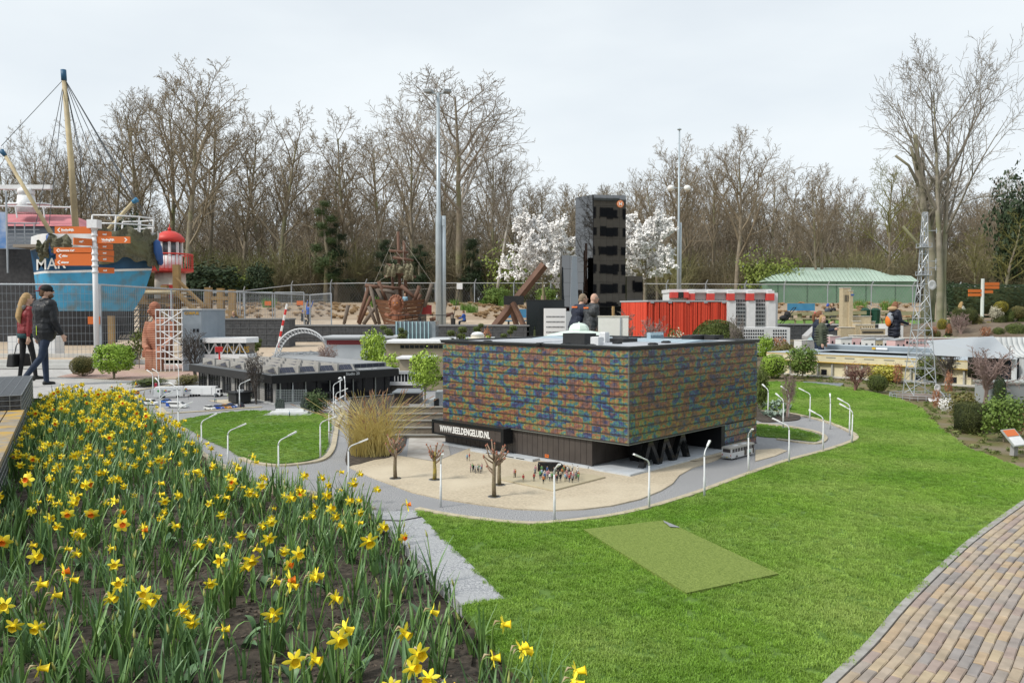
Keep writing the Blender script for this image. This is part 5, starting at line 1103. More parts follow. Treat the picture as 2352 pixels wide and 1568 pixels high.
label_on(t, 'Studio 20', (1.08,-.1115,.370), (1,0,0), .062, mat('pale lettering', (.55,.57,.58)), .001, 1, .001); label_on(t, 'Studio 20', (1.36,-.045,.440), (1,0,0), .085, mat('pale lettering', (0,0,0)), .001, 1, .001, up=(0,.95,.12))
t = thing('entrance_porch', 'small black entrance porch box with planters before the studio', 'porch', (-4.02,11.72,0), SRZ); MB().span((-.10,-.16,.019), (.12,.13,.155)).build('box', m_blk2, t); MB().span((-.13,-.19,.156), (.15,.14,.172)).build('roof', m_blk, t); label_on(t, 'NEP', (-.08,-.16,.175), (1,0,0), .055, WHT, .004, 1, .002)
# ---- vehicles
def car(label, loc, rz, col, kind='car', L_=.172, name='parked_car', cat='car', col2=None, s=1.0, group=None):
    """small vehicle facing +x: body, glasshouse, roof, wheels, lights"""
    t = thing(name, label, cat, loc, rz, group); t.scale = (s,)*3; cm = mat('paint '+label[:24], col, rough=.25, spec=.5); W_ = .068 if kind == 'car' else .08
    h = L_/2
    if kind == 'car':
        body = [(-h,.016),(-h,.036),(-h+.006,.043),(h*.52,.040),(h*.95,.033),(h,.024),(h,.014)]; g = [(-h*.90,.043),(-h*.72,.060),(h*.10,.062),(h*.55,.040)]
    elif kind == 'van':
        body = [(-h,.016),(-h,.075),(-h+.006,.088),(h*.35,.086),(h*.68,.052),(h*.96,.042),(h,.032),(h,.014)]; g = None
    else: body = [(-h,.022),(-h,.112),(h,.112),(h,.022)]; g = None
    b = MB(); n = len(body); W2 = W_/2
    for sgn in (-1, 1): pass
    b.add([(x, -W2*(.94 if z > .05 else 1), z) for x, z in body]+[(x, W2*(.94 if z > .05 else 1), z) for x, z in body], [(i, (i+1) % n, n+(i+1) % n, n+i) for i in range(n)]+[tuple(range(n))[::-1], tuple(range(n, 2*n))]); b.build('body', cm, t)
    gm = mat('car glass', (.015,.018,.022), rough=.08)
    if kind == 'car':
        k = len(g); MB().add([(x, -W2*(.95 if z < .05 else .76), z) for x, z in g]+[(x, W2*(.95 if z < .05 else .76), z) for x, z in g], [(i, (i+1) % k, k+(i+1) % k, k+i) for i in range(k)]+[tuple(range(k))[::-1], tuple(range(k, 2*k))]).build('glasshouse', gm, t)
        MB().span((-h*.70,-W2*.74,.0605), (h*.10,W2*.74,.0635)).build('roof', cm, t)
    if kind == 'van':
        for sgn in (-1, 1): MB().span((-h*.85,sgn*(W2*.965)-.0008,.055), (h*.30,sgn*(W2*.965)+.0008,.074)).build('side_window', gm, t)
        a = Vector((h*.385,0,.0835)); c = Vector((h*.655,0,.0555)); n_ = Vector((.034,0,.044)).normalized()*.001
        MB().add([a+n_+Vector((0,-W2*.82,0)), c+n_+Vector((0,-W2*.86,0)), c+n_+Vector((0,W2*.86,0)), a+n_+Vector((0,W2*.82,0))], [(0,1,2,3)]).build('windscreen', gm, t)
        if col2:
            for sgn in (-1, 1): MB().extr([(-h+.001,.022),(-h*.55,.022),(-h*.8,.072),(-h+.001,.078)], sgn*(W2*.985)-.001, sgn*(W2*.985)+.001).build('livery', mat('livery blue', (.03,.10,.45), rough=.3), t)
    for x in (-h*.62, h*.62):
        for sgn in (-1, 1):
            wl = MB().tube([(x, sgn*W2-.009*sgn, .0135), (x, sgn*W2+.001*sgn, .0135)], .0135, 12).build('wheel', mat('tyre', (.012,.012,.013), rough=.8), t); MB().tube([(x, sgn*W2, .0135), (x, sgn*W2+.0016*sgn, .0135)], .0075, 10).build('rim', mat('rim', (.45,.46,.47), rough=.3, metal=.6), wl)
    for sgn in (-1, 1): MB().box((h*.985, sgn*W2*.68, .030), (.006,.014,.007)).build('headlight', mat('headlight', (.7,.72,.72), rough=.15), t); MB().box((-h*.998, sgn*W2*.78, .034), (.003,.010,.008)).build('tail_light', mat('tail light', (.4,.01,.01), rough=.2), t)
    return t
cv = lambda x, y: ((550+x/4.704)/1.7415, (1500+y/4.704)/1.7415)
def gv(x, y): return G(*cv(x, y))
pd = 1.15
for (x, y), c, lab in (((1360,655),(.75,.76,.75),'white open top miniature car in the parked row'),((1530,645),(.02,.07,.38),'bright blue miniature estate car beside the white one'),((1665,635),(.55,.24,.02),'orange miniature car parked between two blue ones'),((1770,622),(.025,.09,.34),'blue miniature saloon parked beside the orange car'),((1935,605),(.012,.02,.05),'dark navy miniature car at the end of the parked row')):
    car(lab, gv(x, y), {'w':0}.get('', -.55 if 'navy' not in lab else 2.2), c, group=None)
car('orange miniature car driving in by the kerb', G(*c4(205,768)), 2.7, (.58,.22,.02)); car('small black miniature car behind the studio corner post', gv(1215,172)+Vector((-.05,.3,0)), .9, (.012,.013,.015)); car('blue and white miniature car parked behind the vans', gv(525,525), 2.9, (.05,.16,.50))
car('white minibus with blue tail parked nearer the flower bed', gv(240,562), -.35, (.80,.81,.82), 'van', .235, 'minibus', 'minibus', True); car('white minibus with blue tail parked in the open yard', gv(752,612), -.12, (.80,.81,.82), 'van', .30, 'minibus', 'minibus', True)
def nep(par, x, y, z, s, xd=(1,0,0)):
    cols = [(.75,.10,.05),(.80,.35,.03),(.70,.60,.05),(.10,.40,.12),(.05,.30,.60),(.25,.08,.40)]
    xd = Vector(xd)
    for i, c in enumerate(cols):
        a0, a1 = .2+i*pi/3.4, .2+(i+1)*pi/3.4; P = [Vector((x,y,z))+xd*(q*cos(a))*1+Vector((0,0,q*sin(a))) for q, a in ((s*.1,a0),(s*.5,a0),(s*.5,a1),(s*.1,a1))]; MB().add(P, [(0,1,2,3)] if xd.x > 0 else [(3,2,1,0)]).build('logo_segment', mat('logo %d' % i, c), par)
    q = Vector((x,y,z))+xd*s*.45+Vector((0,0,-s*.32)); label_on(par, 'NEP', q, xd, s*.62, mat('dark letters', (.05,.05,.06)), .0006, 1, .001)
m_trk = mat('trailer white', (.80,.81,.82), (.76,.77,.78), 10, .35)
t = thing('broadcast_truck', 'white broadcast truck with rainbow wheel logo facing the studio', 'truck', gv(1260,400), -.06); MB().span((-.31,-.052,.040), (.135,.052,.148)).build('box_body', m_trk, t); MB().span((-.30,-.046,.1485), (.20,.046,.166)).build('upper_body', m_trk, t); MB().span((.137,-.047,.030), (.20,.047,.147)).build('front_body', m_trk, t)
MB().extr([(.207,.02),(.275,.02),(.278,.06),(.268,.115),(.235,.130),(.207,.130)], -.048, .048).build('cab', m_trk, t); MB().add([(.2795,-.042,.066),(.2795,.042,.066),(.271,.038,.112),(.271,-.038,.112)], [(0,1,2,3)]).build('windscreen', m_win, t); MB().span((.225,-.0495,.07), (.262,-.0483,.105)).build('side_window', m_win, t); MB().span((.268,-.046,.012), (.284,.046,.036)).build('bumper', m_blk2, t)
for x in (-.20,-.155,-.11,.235): 
    for sgn in (-1,1): MB().tube([(x,sgn*.045,.019),(x,sgn*.052,.019)], .019, 12).build('wheel', mat('tyre', (0,0,0)), t)
MB().span((-.04,-.0532,.05), (-.0,-.0524,.13)).build('side_door', mat('door white', (.72,.73,.74)), t); MB().box((.22,-.09,.03), (.012,.09,.06), 0, 0).build('steps', m_gal, t); nep(t, -.275, -.0535, .108, .055)
t = thing('production_trailer', 'white production trailer with ladder and logo parked end on', 'trailer', gv(600,425), .30); MB().span((-.22,-.055,.038), (.20,.055,.150)).build('box_body', m_trk, t); MB().span((-.20,-.05,.1505), (.20,.09,.172)).build('upper_body', m_trk, t); MB().span((-.2215,-.03,.045), (-.2205,-.005,.13)).build('rear_door', mat('door white', (0,0,0)), t)
for x in (-.12,-.08,.12): 
    for sgn in (-1,1): MB().tube([(x,sgn*.046,.019),(x,sgn*.053,.019)], .019, 12).build('wheel', mat('tyre', (0,0,0)), t)
mb = MB()
for sgn in (-.105,-.085): mb.box((sgn,-.058,.09), (.003,.003,.10))
for i in range(6): mb.box((-.095,-.058,.05+i*.016), (.02,.003,.003))
mb.build('ladder', m_gal, t); nep(t, -.05, -.0565, .108, .05); MB().span((.06,-.0562,.118), (.10,-.0552,.124)).build('vent', m_blk2, t); MB().span((.12,-.0562,.118), (.165,-.0552,.124)).build('vent', m_blk2, t)
MB().tube([(-.15,-.0552,.115),(-.15,-.0560,.115)], .017, 14).build('green_badge', mat('badge green', (.08,.35,.08)), t)
t = thing('info_totem', 'miniature red and teal advertising totem behind the trailer', 'totem', gv(345,340), .2); MB().span((-.018,-.006,.02), (.022,.006,.17)).build('panel', mat('totem red', (.42,.03,.06), rough=.4), t); MB().span((-.018,-.0065,.02), (.022,-.0061,.07)).build('lower_panel', mat('totem teal', (.05,.30,.28)), t); MB().span((-.003,-.004,0), (.003,.004,.0199)).build('foot', m_gal, t)
sheet('yard_plate', [gv(*q) for q in ((1330,480),(1660,545),(1960,475),(1960,445))], .0045, m_plaza); sheet('yard_verge', [gv(*q) for q in ((300,620),(560,710),(480,605))], .0045, m_kerb)
ribbon('yard_kerb', [gv(*q) for q in ((300,622),(390,690),(560,735),(900,712),(1500,675),(2000,632),(2350,610))], .07, -.05, .012, m_kerb); ribbon('yard_back_kerb', [gv(*q) for q in ((0,300),(300,245),(700,185),(1240,150))], .06, -.05, .012, m_kerb)
for q, lab in (((1795,430),'planter of orange flowers left of the studio porch'),((2045,510),'planter of orange flowers right of the studio porch')):
    t = bush('flower_planter', lab, gv(*q), .075, .10, 'small', g_fresh, 'planter'); MB().lathe([(.045,0),(.055,.03)], 12).build('tub', m_blk2, t); f = put('blooms', cloud('sparse'), t, (0,0,.075), sc=(.07,.07,.035)); recolor(f, 0, mat('orange bloom', (.75,.32,.02)))
for q, lab in (((1780,520),'small white notice board by the parked cars'),((1868,622),'small white notice board at the kerb lamp')):
    t = thing('notice_board', lab, 'sign', gv(*q), -.2); MB().span((-.012,-.002,.02), (.012,.002,.055)).build('panel', WHT, t); MB().span((-.002,-.0015,0), (.002,.0015,.0199)).build('post', m_gal, t)
t = car('black miniature van surrounded by the crowd', G(1272,1086), .28, (.012,.012,.014), 'van', .27, 'panel_van', 'van'); t.rotation_euler = (0,0,-.03)
t = thing('post_box', 'tiny orange post box on legs beside the cladding', 'post box', G(1258,1060), -.75); MB().span((-.022,-.014,.040), (.022,.014,.068)).build('box', ORG, t); MB().span((-.014,-.0155,.055), (.014,-.0142,.060)).build('slot', m_blk, t)
for x in (-.014,.014): MB().span((x-.002,-.002,0), (x+.002,.002,.0399)).build('leg', m_gal, t)
# ---- bus
pb = (G(1650,1064)+G(1725,1042))/2+Vector((.05,.08,0)); t = thing('city_bus', 'silver grey miniature city bus driving past the glass building', 'bus', pb, BRZ-.03); m_bus = mat('bus silver', (.58,.59,.60), rough=.35); LB = .42; h = LB/2
MB().span((-h,-.05,.016), (h,.05,.068)).build('body', m_bus, t); MB().span((-h+.002,-.0485,.0685), (h-.002,.0485,.100)).build('window_band', mat('bus window', (.05,.045,.045), rough=.12), t); MB().span((-h,-.05,.1005), (h,.05,.116)).build('roof', mat('bus roof', (.40,.39,.37), rough=.5), t)
for i in range(9): 
    for sgn in (-1,1): MB().box((-h+.012+i*.049, sgn*.0492, .0845), (.005,.002,.031)).build('window_pillar', m_bus, t)
for sgn in (-1,1): MB().box((-h+.004, sgn*.044, .0845), (.006,.010,.031)).build('corner_post', m_bus, t); MB().box((-h-.001, sgn*.042, .045), (.002,.008,.010)).build('tail_light', mat('tail light', (0,0,0)), t)
MB().span((-h-.002,-.048,.018), (-h-.0002,.048,.030)).build('rear_bumper', m_pale, t); MB().span((-h-.003,-.014,.022), (-h-.0022,.002,.028)).build('number_plate', mat('plate yellow', (.60,.42,.03)), t)
MB().span((.02,-.0512,.02), (.065,-.0502,.098)).build('door', mat('bus window', (0,0,0)), t); MB().span((h-.035,-.0512,.02), (h-.006,-.0502,.098)).build('door', mat('bus window', (0,0,0)), t)
MB().sph((.105,-.0504,.045), (.03,.0012,.018), 14, 8).build('mint_emblem', mat('mint', (.25,.52,.45)), t)
for x in (-h+.095, h-.085):
    for sgn in (-1,1): wl = MB().tube([(x,sgn*.042,.019),(x,sgn*.0512,.019)], .019, 14).build('wheel', mat('tyre', (0,0,0)), t); MB().tube([(x,sgn*.0513,.019),(x,sgn*.0522,.019)], .010, 10).build('rim', mat('rim', (0,0,0)), wl)
for x in (-.06,.09): MB().sph((x,0,.116), (.045,.025,.006), 10, 6).build('roof_vent', m_bus, t, True)
# ---- pollarded mini trees on the plaza
def pollard(px, py, h, label, lich=None, seed=1):
    random.seed(seed); p = G(px, py, .010); t = thing('pollard_tree', label, 'tree', p); mt = mat('pollard bark', (.17,.13,.085), (.25,.20,.14), 60, .9, .5, 120, c3=(.16,.15,.07), sc2=15) if not lich else mat('lichen bark', (.42,.32,.05), (.22,.19,.09), 40, .9, .5, 120)
    mb = MB(); mb.tube([(0,0,0),(R_(-.004,.004),0,h*.22),(0,0,h*.48),(R_(-.008,.008),0,h*.75)], [.0165,.0145,.0125,.009], 8); mb.build('trunk', mt, t, True); br = MB(); bd = MB()
    for i in range(16):
        z = h*R_(.40,.78); a = i*2.4+R_(-.4,.4); L_ = h*R_(.16,.32); e = Vector((cos(a)*L_*.75, sin(a)*L_*.75, z+L_*R_(.55,1.0))); m_ = Vector((cos(a)*L_*.45, sin(a)*L_*.45, z+L_*.3)); br.tube([(0,0,z), m_, e], [.007,.0055,.0042], 5); bd.sph(e, (.0062,.0062,.009), 6, 5)
    br.build('crown', mat('pollard branch', (.24,.17,.12), (.29,.21,.15), 60, .9), t, True); bd.build('buds', mat('red bud', (.36,.14,.09), rough=.7), t, True)
    pit = MB().lathe([(.048,-.004),(.047,.0035),(.040,.0038),(.038,-.002)], 16).build('tree_pit', mat('pit rim', (.05,.05,.05), (.25,.26,.26), 40, .6), t, True); MB().lathe([(.039,0.0012),(.0,.0016)], 16).build('pit_soil', m_soil, pit)
pollard(908,1098,.36,'pollarded miniature tree next to the straw grass',None,1); pollard(998,1101,.30,'pollarded miniature tree with yellow lichen trunk',True,2); pollard(1135,1140,.40,'pollarded miniature tree in front of the web address sign',None,3); pollard(1147,1113,.30,'smaller pollarded miniature tree just behind another on the plaza',None,4)
# ---- monument with white steps
t = thing('white_monument', 'white stepped monument with steel grid and dark figures', 'monument', G(664,953), .05); 
MB().span((-.30,-.14,0), (.30,.12,.02)).build('base', m_pale, t); MB().span((-.24,-.02,.0205), (.24,.10,.045)).build('step', WHT, t); MB().span((-.18,.03,.0455), (.18,.10,.075)).build('step', WHT, t)
mb = MB()
for i in range(19): mb.box((-.20+i*.022, .16, .20), (.003,.003,.24))
for j in range(11): mb.box((0, .157, .09+j*.022), (.40,.003,.003))
mb.build('steel_grid', m_gal, t); random.seed(4)
for x in (-.17,-.12,.15,.20):
    mb = MB(); 
    for _ in range(5): mb.tube([(x+R_(-.02,.02),.12,.07),(x+R_(-.03,.03),.12,.13),(x+R_(-.03,.03),.12,.20)], [.02,.016,.008], 5)
    mb.build('dark_figure', mat('bronze', (.05,.065,.06), rough=.6), t)
# ---- straw grass, planters and shrubs around
random.seed(8)
mb = MB(); tip = MB()
for _ in range(420):
    a = R_(0,6.28); q = .15*sqrt(random.random()); x, y = q*cos(a)*1.3, q*sin(a); b = R_(0,6.28); L_ = R_(.30,.66); ln = R_(.1,.95)*L_; P = [(x+ln*cos(b)*u**1.7, y+ln*sin(b)*u**1.7, L_*(u-.25*u**3*ln/L_)) for u in (0,.35,.7,1)]
    mb.tube(P, [.0028,.0024,.0018,.001], 3, cap=False)
    if random.random() < .4: e = Vector(P[-1]); d = (e-Vector(P[-2])).normalized(); tip.tube([e-d*.01, e+d*.02, e+d*.05], [.002,.0042,.001], 4)
t = thing('straw_grass', 'tall straw coloured ornamental grass clump beside the road', 'ornamental grass', G(850,1052,.0)+Vector((0,.12,0))); mb.build('stalks', mat('straw stalk', (.62,.52,.20), (.50,.40,.14), 12, .7), t); tip.build('seed_heads', mat('seed head', (.30,.17,.10)), t)
sheet('grass_planter', sm(gp((796,1068),(802,1010),(800,950),(815,905),(860,890),(930,905),(935,1000),(905,1046),(860,1058)), 4, True), .013, m_soil, thick=.04)
t = thing('retaining_terrace', 'stepped brown retaining walls sunk beside the glass building', 'terrace', G(950,1010)); m_terr = mat('stained concrete', (.20,.17,.135), (.27,.24,.195), 6, .9, .4, 30)
for i in range(5): z = .03+i*.055; MB().span((-.35,.10+i*.16,-.03), (.95,.255+i*.16,z)).build('terrace_wall', m_terr, t); MB().span((-.36,.09+i*.16,z+.001), (.96,.12+i*.16,z+.012)).build('terrace_cap', mat('cap grey', (.30,.30,.28), rough=.8), t)
sheet('concrete_yard', gp((935,1050),(1000,1060),(1035,1046),(1025,1005),(940,1005)), .006, mat('stained yard', (.45,.43,.40), (.33,.30,.27), 7, .9))
t, w_, h = blk('dark_kiosk','flat dark model kiosk above the terrace','kiosk',905,962,903,11.6,.5,mat('brown kiosk', (.045,.035,.032), rough=.5)); MB().span((-w_/2-.03,-.03,h+.001), (w_/2+.03,.52,h+.02)).build('roof', mat('kiosk roof', (.20,.22,.24)), t)
t, w_, h = blk('grey_annex','small stepped grey annex left of the glass building','building',985,1014,918,11.2,.35,mat('annex grey', (.40,.42,.43), (.32,.34,.35), 30, .8)); MB().span((0,.0,h+.001), (w_/2,.3,h+.11)).build('upper_step', mat('annex grey', (0,0,0)), t); MB().span((-.02,-.006,.01), (.05,-.001,.12)).build('door', m_blk, t)
B = lambda *a, **k: bush(*a, **k)
def bp2(px, py, d=None):
    return G(px, py) if d is None else Vector((X(px, d), d, tz(d)))
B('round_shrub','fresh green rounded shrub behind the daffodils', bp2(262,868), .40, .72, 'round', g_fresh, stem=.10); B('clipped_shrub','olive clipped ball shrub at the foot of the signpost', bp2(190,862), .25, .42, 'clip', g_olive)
B('loose_shrub','thin dark green shrub left of the brick giant', Vector((X(318,19),19,0)), .22, .95, 'sparse', g_box, stem=.3); B('loose_shrub','low dark shrub on the sand behind the round shrub', Vector((X(285,20.5),20.5,0)), .35, .5, 'loose', g_dark)
B('pine_shrub','bushy dwarf pine beside the white monument', bp2(724,948), .17, .30, 'loose', g_pine)
B('lime_tree','small lime green leafed tree left of the glass building', Vector((X(975,11.0),11.0,0)), .21, .80, 'loose', g_lime, 'tree', stem=.28); B('lime_tree','lime green shrub tree in front of the silver building', Vector((X(858,15),15,0)), .24, .98, 'loose', g_lime, 'tree', stem=.3); B('lime_shrub','spreading lime shrub with bare branches beside the villa', Vector((X(893,14.4),14.4,0)), .24, .62, 'sparse', g_lime, stem=.15)
bare('bare_shrub','dark bare small tree in front of the grey model building', Vector((X(447,15.4),15.4,0)), .55, 1.0, t_dark,'tree'); bare('bare_shrub','black bare small tree standing before the studio', G(588,928), .30, .80, t_dark,'tree'); bare('bare_shrub','reddish bare shrub beside the white arch', Vector((X(755,17.5),17.5,0)), .50, .66, t_pink); bare('bare_shrub','low grey twig shrub in the wire bowl flower bed', Vector((X(690,17),17,0)), .4, .35, t_grey)
B('low_shrub','strip of low heather behind the vehicle park', Vector((X(430,14.9),14.9,0)), .55, .16, 'loose', g_olive, ry=.2); B('low_shrub','low green groundcover beside the pink path', Vector((X(340,14.6),14.6,0)), .45, .12, 'loose', g_box, ry=.25)
for px, py, d, lab in ((890,748,19.5,'cloud pruned pine left of the glass pavilion'),(930,752,18.5,'cloud pruned pine in front of the glass pavilion'),(1048,752,19,'cloud pruned pine beside the long gabion wall'),(1105,742,18,'cloud pruned pine next to the rusty shrub'),(1172,748,17.5,'cloud pruned pine left of the black model blocks'),(543,776,22,'small clipped pine beside the barrier pole'),(585,775,23,'small clipped pine left of the white arch')):
    t = thing('cloud_pine', lab, 'tree', (X(px,d),d,0)); zt = Zp(py,d); random.seed(px); MB().tube([(0,0,0),(.04,0,zt*.5),(0,0,zt*.9)], [.03,.022,.012], 6).build('trunk', m_bark, t)
    for i in range(7):
        s = R_(.07,.12); f = put('foliage_pad', cloud('small'), t, (R_(-.15,.15), R_(-.1,.1), lerp(zt*.5, zt, i/6)-.05), sc=(s,s,s*.7)); recolor(f, 0, g_box)
bush('cone_shrub','small dark clipped cone before the white block', Vector((X(1228,17),17,0)), .10, Zp(750,17), 'cone', g_box); B('rust_shrub','rusty leaved shrub behind the cloud pines', Vector((X(1112,18.6),18.6,0)), .22, Zp(745,18.6), 'sparse', g_rust); B('lime_shrub','bright lime hedge beside the small white dome', Vector((X(1085,16),16,0)), .3, Zp(772,16), 'loose', g_lime); B('lime_shrub','bright lime bush right of the small white dome', Vector((X(1125,16.5),16.5,0)), .2, Zp(774,16.5), 'loose', g_lime)
mb = MB(); random.seed(31)
for _ in range(120):
    x, y = R_(X(620,17),X(800,17)), R_(15.2,16.2); t0 = len(mb.v)
    for _ in range(5): strap(mb, x, y, R_(.12,.22), .012, R_(0,6.28), R_(.02,.1))
    if random.random() < .6: mb.sph((x,y,.22), .022, 6, 4, 1)
o = mb.build('bed_daffodils', [m_leaf, m_pet], None, kind='stuff'); o['label'] = 'strip of small daffodils in front of the white arch'
# ================================================================ MIDDLE DISTANCE
# ---- floodlight poles
def pole(label, px, pyt, d, globes=None):
    z0 = tz(d); t = thing('floodlight_pole', label, 'light pole', (X(px,d), d, z0)); zt = Zp(pyt,d)-z0; m = mat('pole steel', (.38,.44,.48), (.43,.49,.53), 2, .4, metal=.2)
    MB().tube([(0,0,0),(0,0,zt*.48),(0,0,zt*.50),(0,0,zt)], [.15,.14,.10,.075] if globes is None else [.11,.10,.08,.06], 12).build('mast', m, t, True); MB().tube([(.24 if globes is None else .16,.05,0),(.24 if globes is None else .16,.05,zt*.49)], .10 if globes is None else .08, 10).build('second_tube', m, t, True)
    if globes is None:
        MB().tube([(-.42,0,zt-.02),(.42,0,zt-.02)], .035, 6).build('cross_arm', m, t)
        for s in (-1,1): MB().box((s*.42,-.05,zt+.06), (.34,.42,.12), 0, s*.3).build('floodlight', mat('lamp grey', (.25,.27,.28), rough=.4), t)
        MB().box((.25,-.2,zt*.46), (.12,.2,.3)).build('junction_box', m, t)
    else:
        zg = Zp(globes,d)-z0; MB().tube([(-.62,0,zg),(.62,0,zg)], .03, 6).build('cross_arm', m, t)
        for s in (-1,1): MB().sph((s*.62,0,zg), (.26,.26,.22), 14, 8).build('globe_lamp', mat('globe white', (.82,.82,.80), rough=.3), t, True)
        MB().lathe([(.05,zt),(.18,zt+.08),(.02,zt+.2)], 8).build('top_cap', m, t)
pole('tall grey floodlight pole in front of the wood with twin lamps', 1008, 214, 38); pole('grey mast with two white globe lamps behind the blossom', 1557, 300, 60, 432)
# ---- chain link fence along the wood
FP = [(480,668,62),(560,668,64),(670,655,68),(760,651,70),(840,650,70),(920,650,70),(1000,650,70),(1090,650,70),(1180,650,70),(1265,650,70),(1350,650,70),(1440,651,70),(1530,652,70),(1620,652,70),(1710,653,70),(1800,653,70),(1900,654,68),(2000,655,66),(2095,656,64),(2200,658,63),(2400,658,62)]
t = thing('chain_link_fence', 'long chain link fence running along the edge of the wood', 'fence', (0,70,tz(70))); L0_ = t.location
P3 = [(Vector((X(px,d), d, tz(d))), Zp(py,d)) for px, py, d in FP]
for p, zt in P3: MB().tube([p-L0_, Vector((p.x,p.y,zt))-L0_, Vector((p.x+.15,p.y-.1,zt+.35))-L0_], .045, 5).build('post', m_gal, t)
for (p, za), (q, zb) in zip(P3, P3[1:]):
    MB().tube([Vector((p.x,p.y,za))-L0_, Vector((q.x,q.y,zb))-L0_], .035, 5).build('top_rail', mat('rail grey', (.48,.49,.50), rough=.5), t); mb = MB(); n = int((q-p).length/.22)
    for i in range(n):
        a = p.lerp(q, i/n); k = min(n, i+5); b = p.lerp(q, k/n); mb.tube([a-L0_, Vector((b.x,b.y,za))-L0_], .008, 3, cap=False); a2 = p.lerp(q, (i+1)/n); b2 = p.lerp(q, max(0, i-4)/n); mb.tube([a2-L0_, Vector((b2.x,b2.y,za))-L0_], .008, 3, cap=False)
    mb.build('wire_mesh', mat('chain wire', (.22,.225,.22), rough=.6), t)
# ---- grass tussocks on the bank
random.seed(14); ts = MB()
for _ in range(260):
    a = R_(0,6.28); q = R_(.0,.12); b = a+R_(-.4,.4); L_ = R_(.2,.34); ts.tube([(q*cos(a),q*sin(a),0),(q*cos(a)+.12*cos(b),q*sin(a)+.12*sin(b),L_),(q*cos(a)+.26*cos(b),q*sin(a)+.26*sin(b),L_*.65)], [.010,.008,.004], 3, cap=False)
tsm = ts.mesh('tussock', mat('straw tussock', (.42,.29,.16), (.34,.23,.125), 1.5, .9, rnd=.2)); n = 0; used = []
while n < 250:
    px = random.choice((R_(740,1215),R_(740,1215),R_(1780,2110),R_(440,740))); d = R_(50.5,69); p = Vector((X(px,d),d,tz(d)))
    if any((p-q).length < .5 for q in used): continue
    used.append(p); n += 1; o = put('grass_tussock', tsm, None, p, R_(0,6.28), sc=R_(.5,.9)); lf = px < 1300
    tag(o, 'round dry straw tussock on the sandy bank behind the pirate ship' if lf else 'round dry straw tussock on the bank below the green shed', 'grass tussock', 'straw tussocks of the left bank' if lf else 'straw tussocks of the right bank')
random.seed(15)
gt = tuft('green_clump', 130, .35, .55, .03, mat('green clump', (.10,.20,.03), (.14,.26,.05), 2, .7), .5, 2)
for px, d in ((855,66),(870,64),(1070,60),(1085,57),(1110,67),(1045,67),(620,64),(1275,62),(1290,58),(1975,62),(2040,60),(1160,66)):
    o = put('green_clump', gt.data, None, (X(px,d),d,tz(d)), R_(0,6), sc=R_(1,1.7)); tag(o, 'green leafy clump among the straw tussocks', 'plant', 'green clumps on the bank')
for px in (1135,1150,1255): bush('bank_shrub','dark green rounded shrub before the chain link fence', (X(px,67),67,tz(67)), .9, 1.5, 'loose', g_mid, group='dark shrubs before the fence')
# ---- pirate ship playground
DQ = 44; t = thing('pirate_ship', 'wooden playground pirate ship with lion figurehead and tilted masts', 'playground', (X(915,DQ), DQ, tz(DQ))); xx = lambda px: X(px,DQ)-t.location.x; zz_ = lambda py: Zp(py,DQ)-tz(DQ); m_hull = mat('ship planks', (.165,.08,.043), (.13,.062,.035), 5, .7, .3, 20)
for j in range(7):                                   # hull planks, bow towards the viewer
    za, zb = lerp(-.1, zz_(692), j/7), lerp(-.1, zz_(692), (j+1)/7); f = lambda z: .62+.38*max(0,z)/zz_(692)
    for sgn in (-1, 1): MB().add([(0,-1.0*f(za),za),(sgn*1.42*f(za),.6,za+.15),(sgn*1.42*f(zb),.6,zb+.13),(0,-1.0*f(zb),zb-.02)], [(0,1,2,3)] if sgn > 0 else [(3,2,1,0)]).build('hull_plank', m_hull, t)
    for sgn in (-1, 1): MB().add([(sgn*1.42*f(za),.6,za+.15),(sgn*1.2,3.2,za+.2),(sgn*1.2,3.2,zb+.2),(sgn*1.42*f(zb),.6,zb+.13)], [(0,1,2,3)] if sgn > 0 else [(3,2,1,0)]).build('hull_plank', m_log2, t)
mb = MB(); mb.sph((.05,-1.25,zz_(698)), (.26,.25,.33), 12, 8); random.seed(2)
for i in range(16): a = i*pi*2/16; mb.sph((.05+.36*cos(a),-1.14,zz_(698)+.42*sin(a)), (.075,.14,.10), 7, 5)
mb.sph((.05,-1.48,zz_(702)), (.11,.10,.09), 8, 6); mb.tube([(.05,-1.05,zz_(705)),(.05,-1.1,zz_(735))], [.28,.3], 8); mb.tube([(-.55,-.8,zz_(722)),(-.3,-1.2,zz_(726)),(-.12,-1.3,zz_(718))], [.12,.1,.08], 6); mb.tube([(.65,-.8,zz_(722)),(.4,-1.2,zz_(726)),(.22,-1.3,zz_(718))], [.12,.1,.08], 6); put('lion_figurehead', remeshed(mb, .03, 'lion_figurehead', mat('carved wood', (.22,.09,.05), rough=.5), None), t)
for s in (-.09,.10): MB().sph((.05+s,-1.49,zz_(696)), .035, 6, 5).build('lion_eye', mat('amber eye', (.60,.22,.02)), t)
def log(a, b, r=.10, m=None, nm='log'): MB().tube([(xx(a[0]),a[2] if len(a) > 2 else .6,zz_(a[1])),(xx(b[0]),b[2] if len(b) > 2 else .6,zz_(b[1]))], [r,r*.85], 8).build(nm, m or m_log, t, True)
for a, b, r in (((912,700),(907,526),.10),((926,700),(921,548),.10),((895,690),(893,625),.09)): log((a[0],a[1],1.4), (b[0],b[1],1.4), r, m_log, 'mast')
for a, b in (((888,572),(932,576)),((896,588),(944,595)),((880,605),(905,609)),((886,622),(950,634)),((876,633),(900,630)),((870,656),(920,662))): log((a[0],a[1],1.2), (b[0],b[1],1.2), .085, m_log, 'yard')
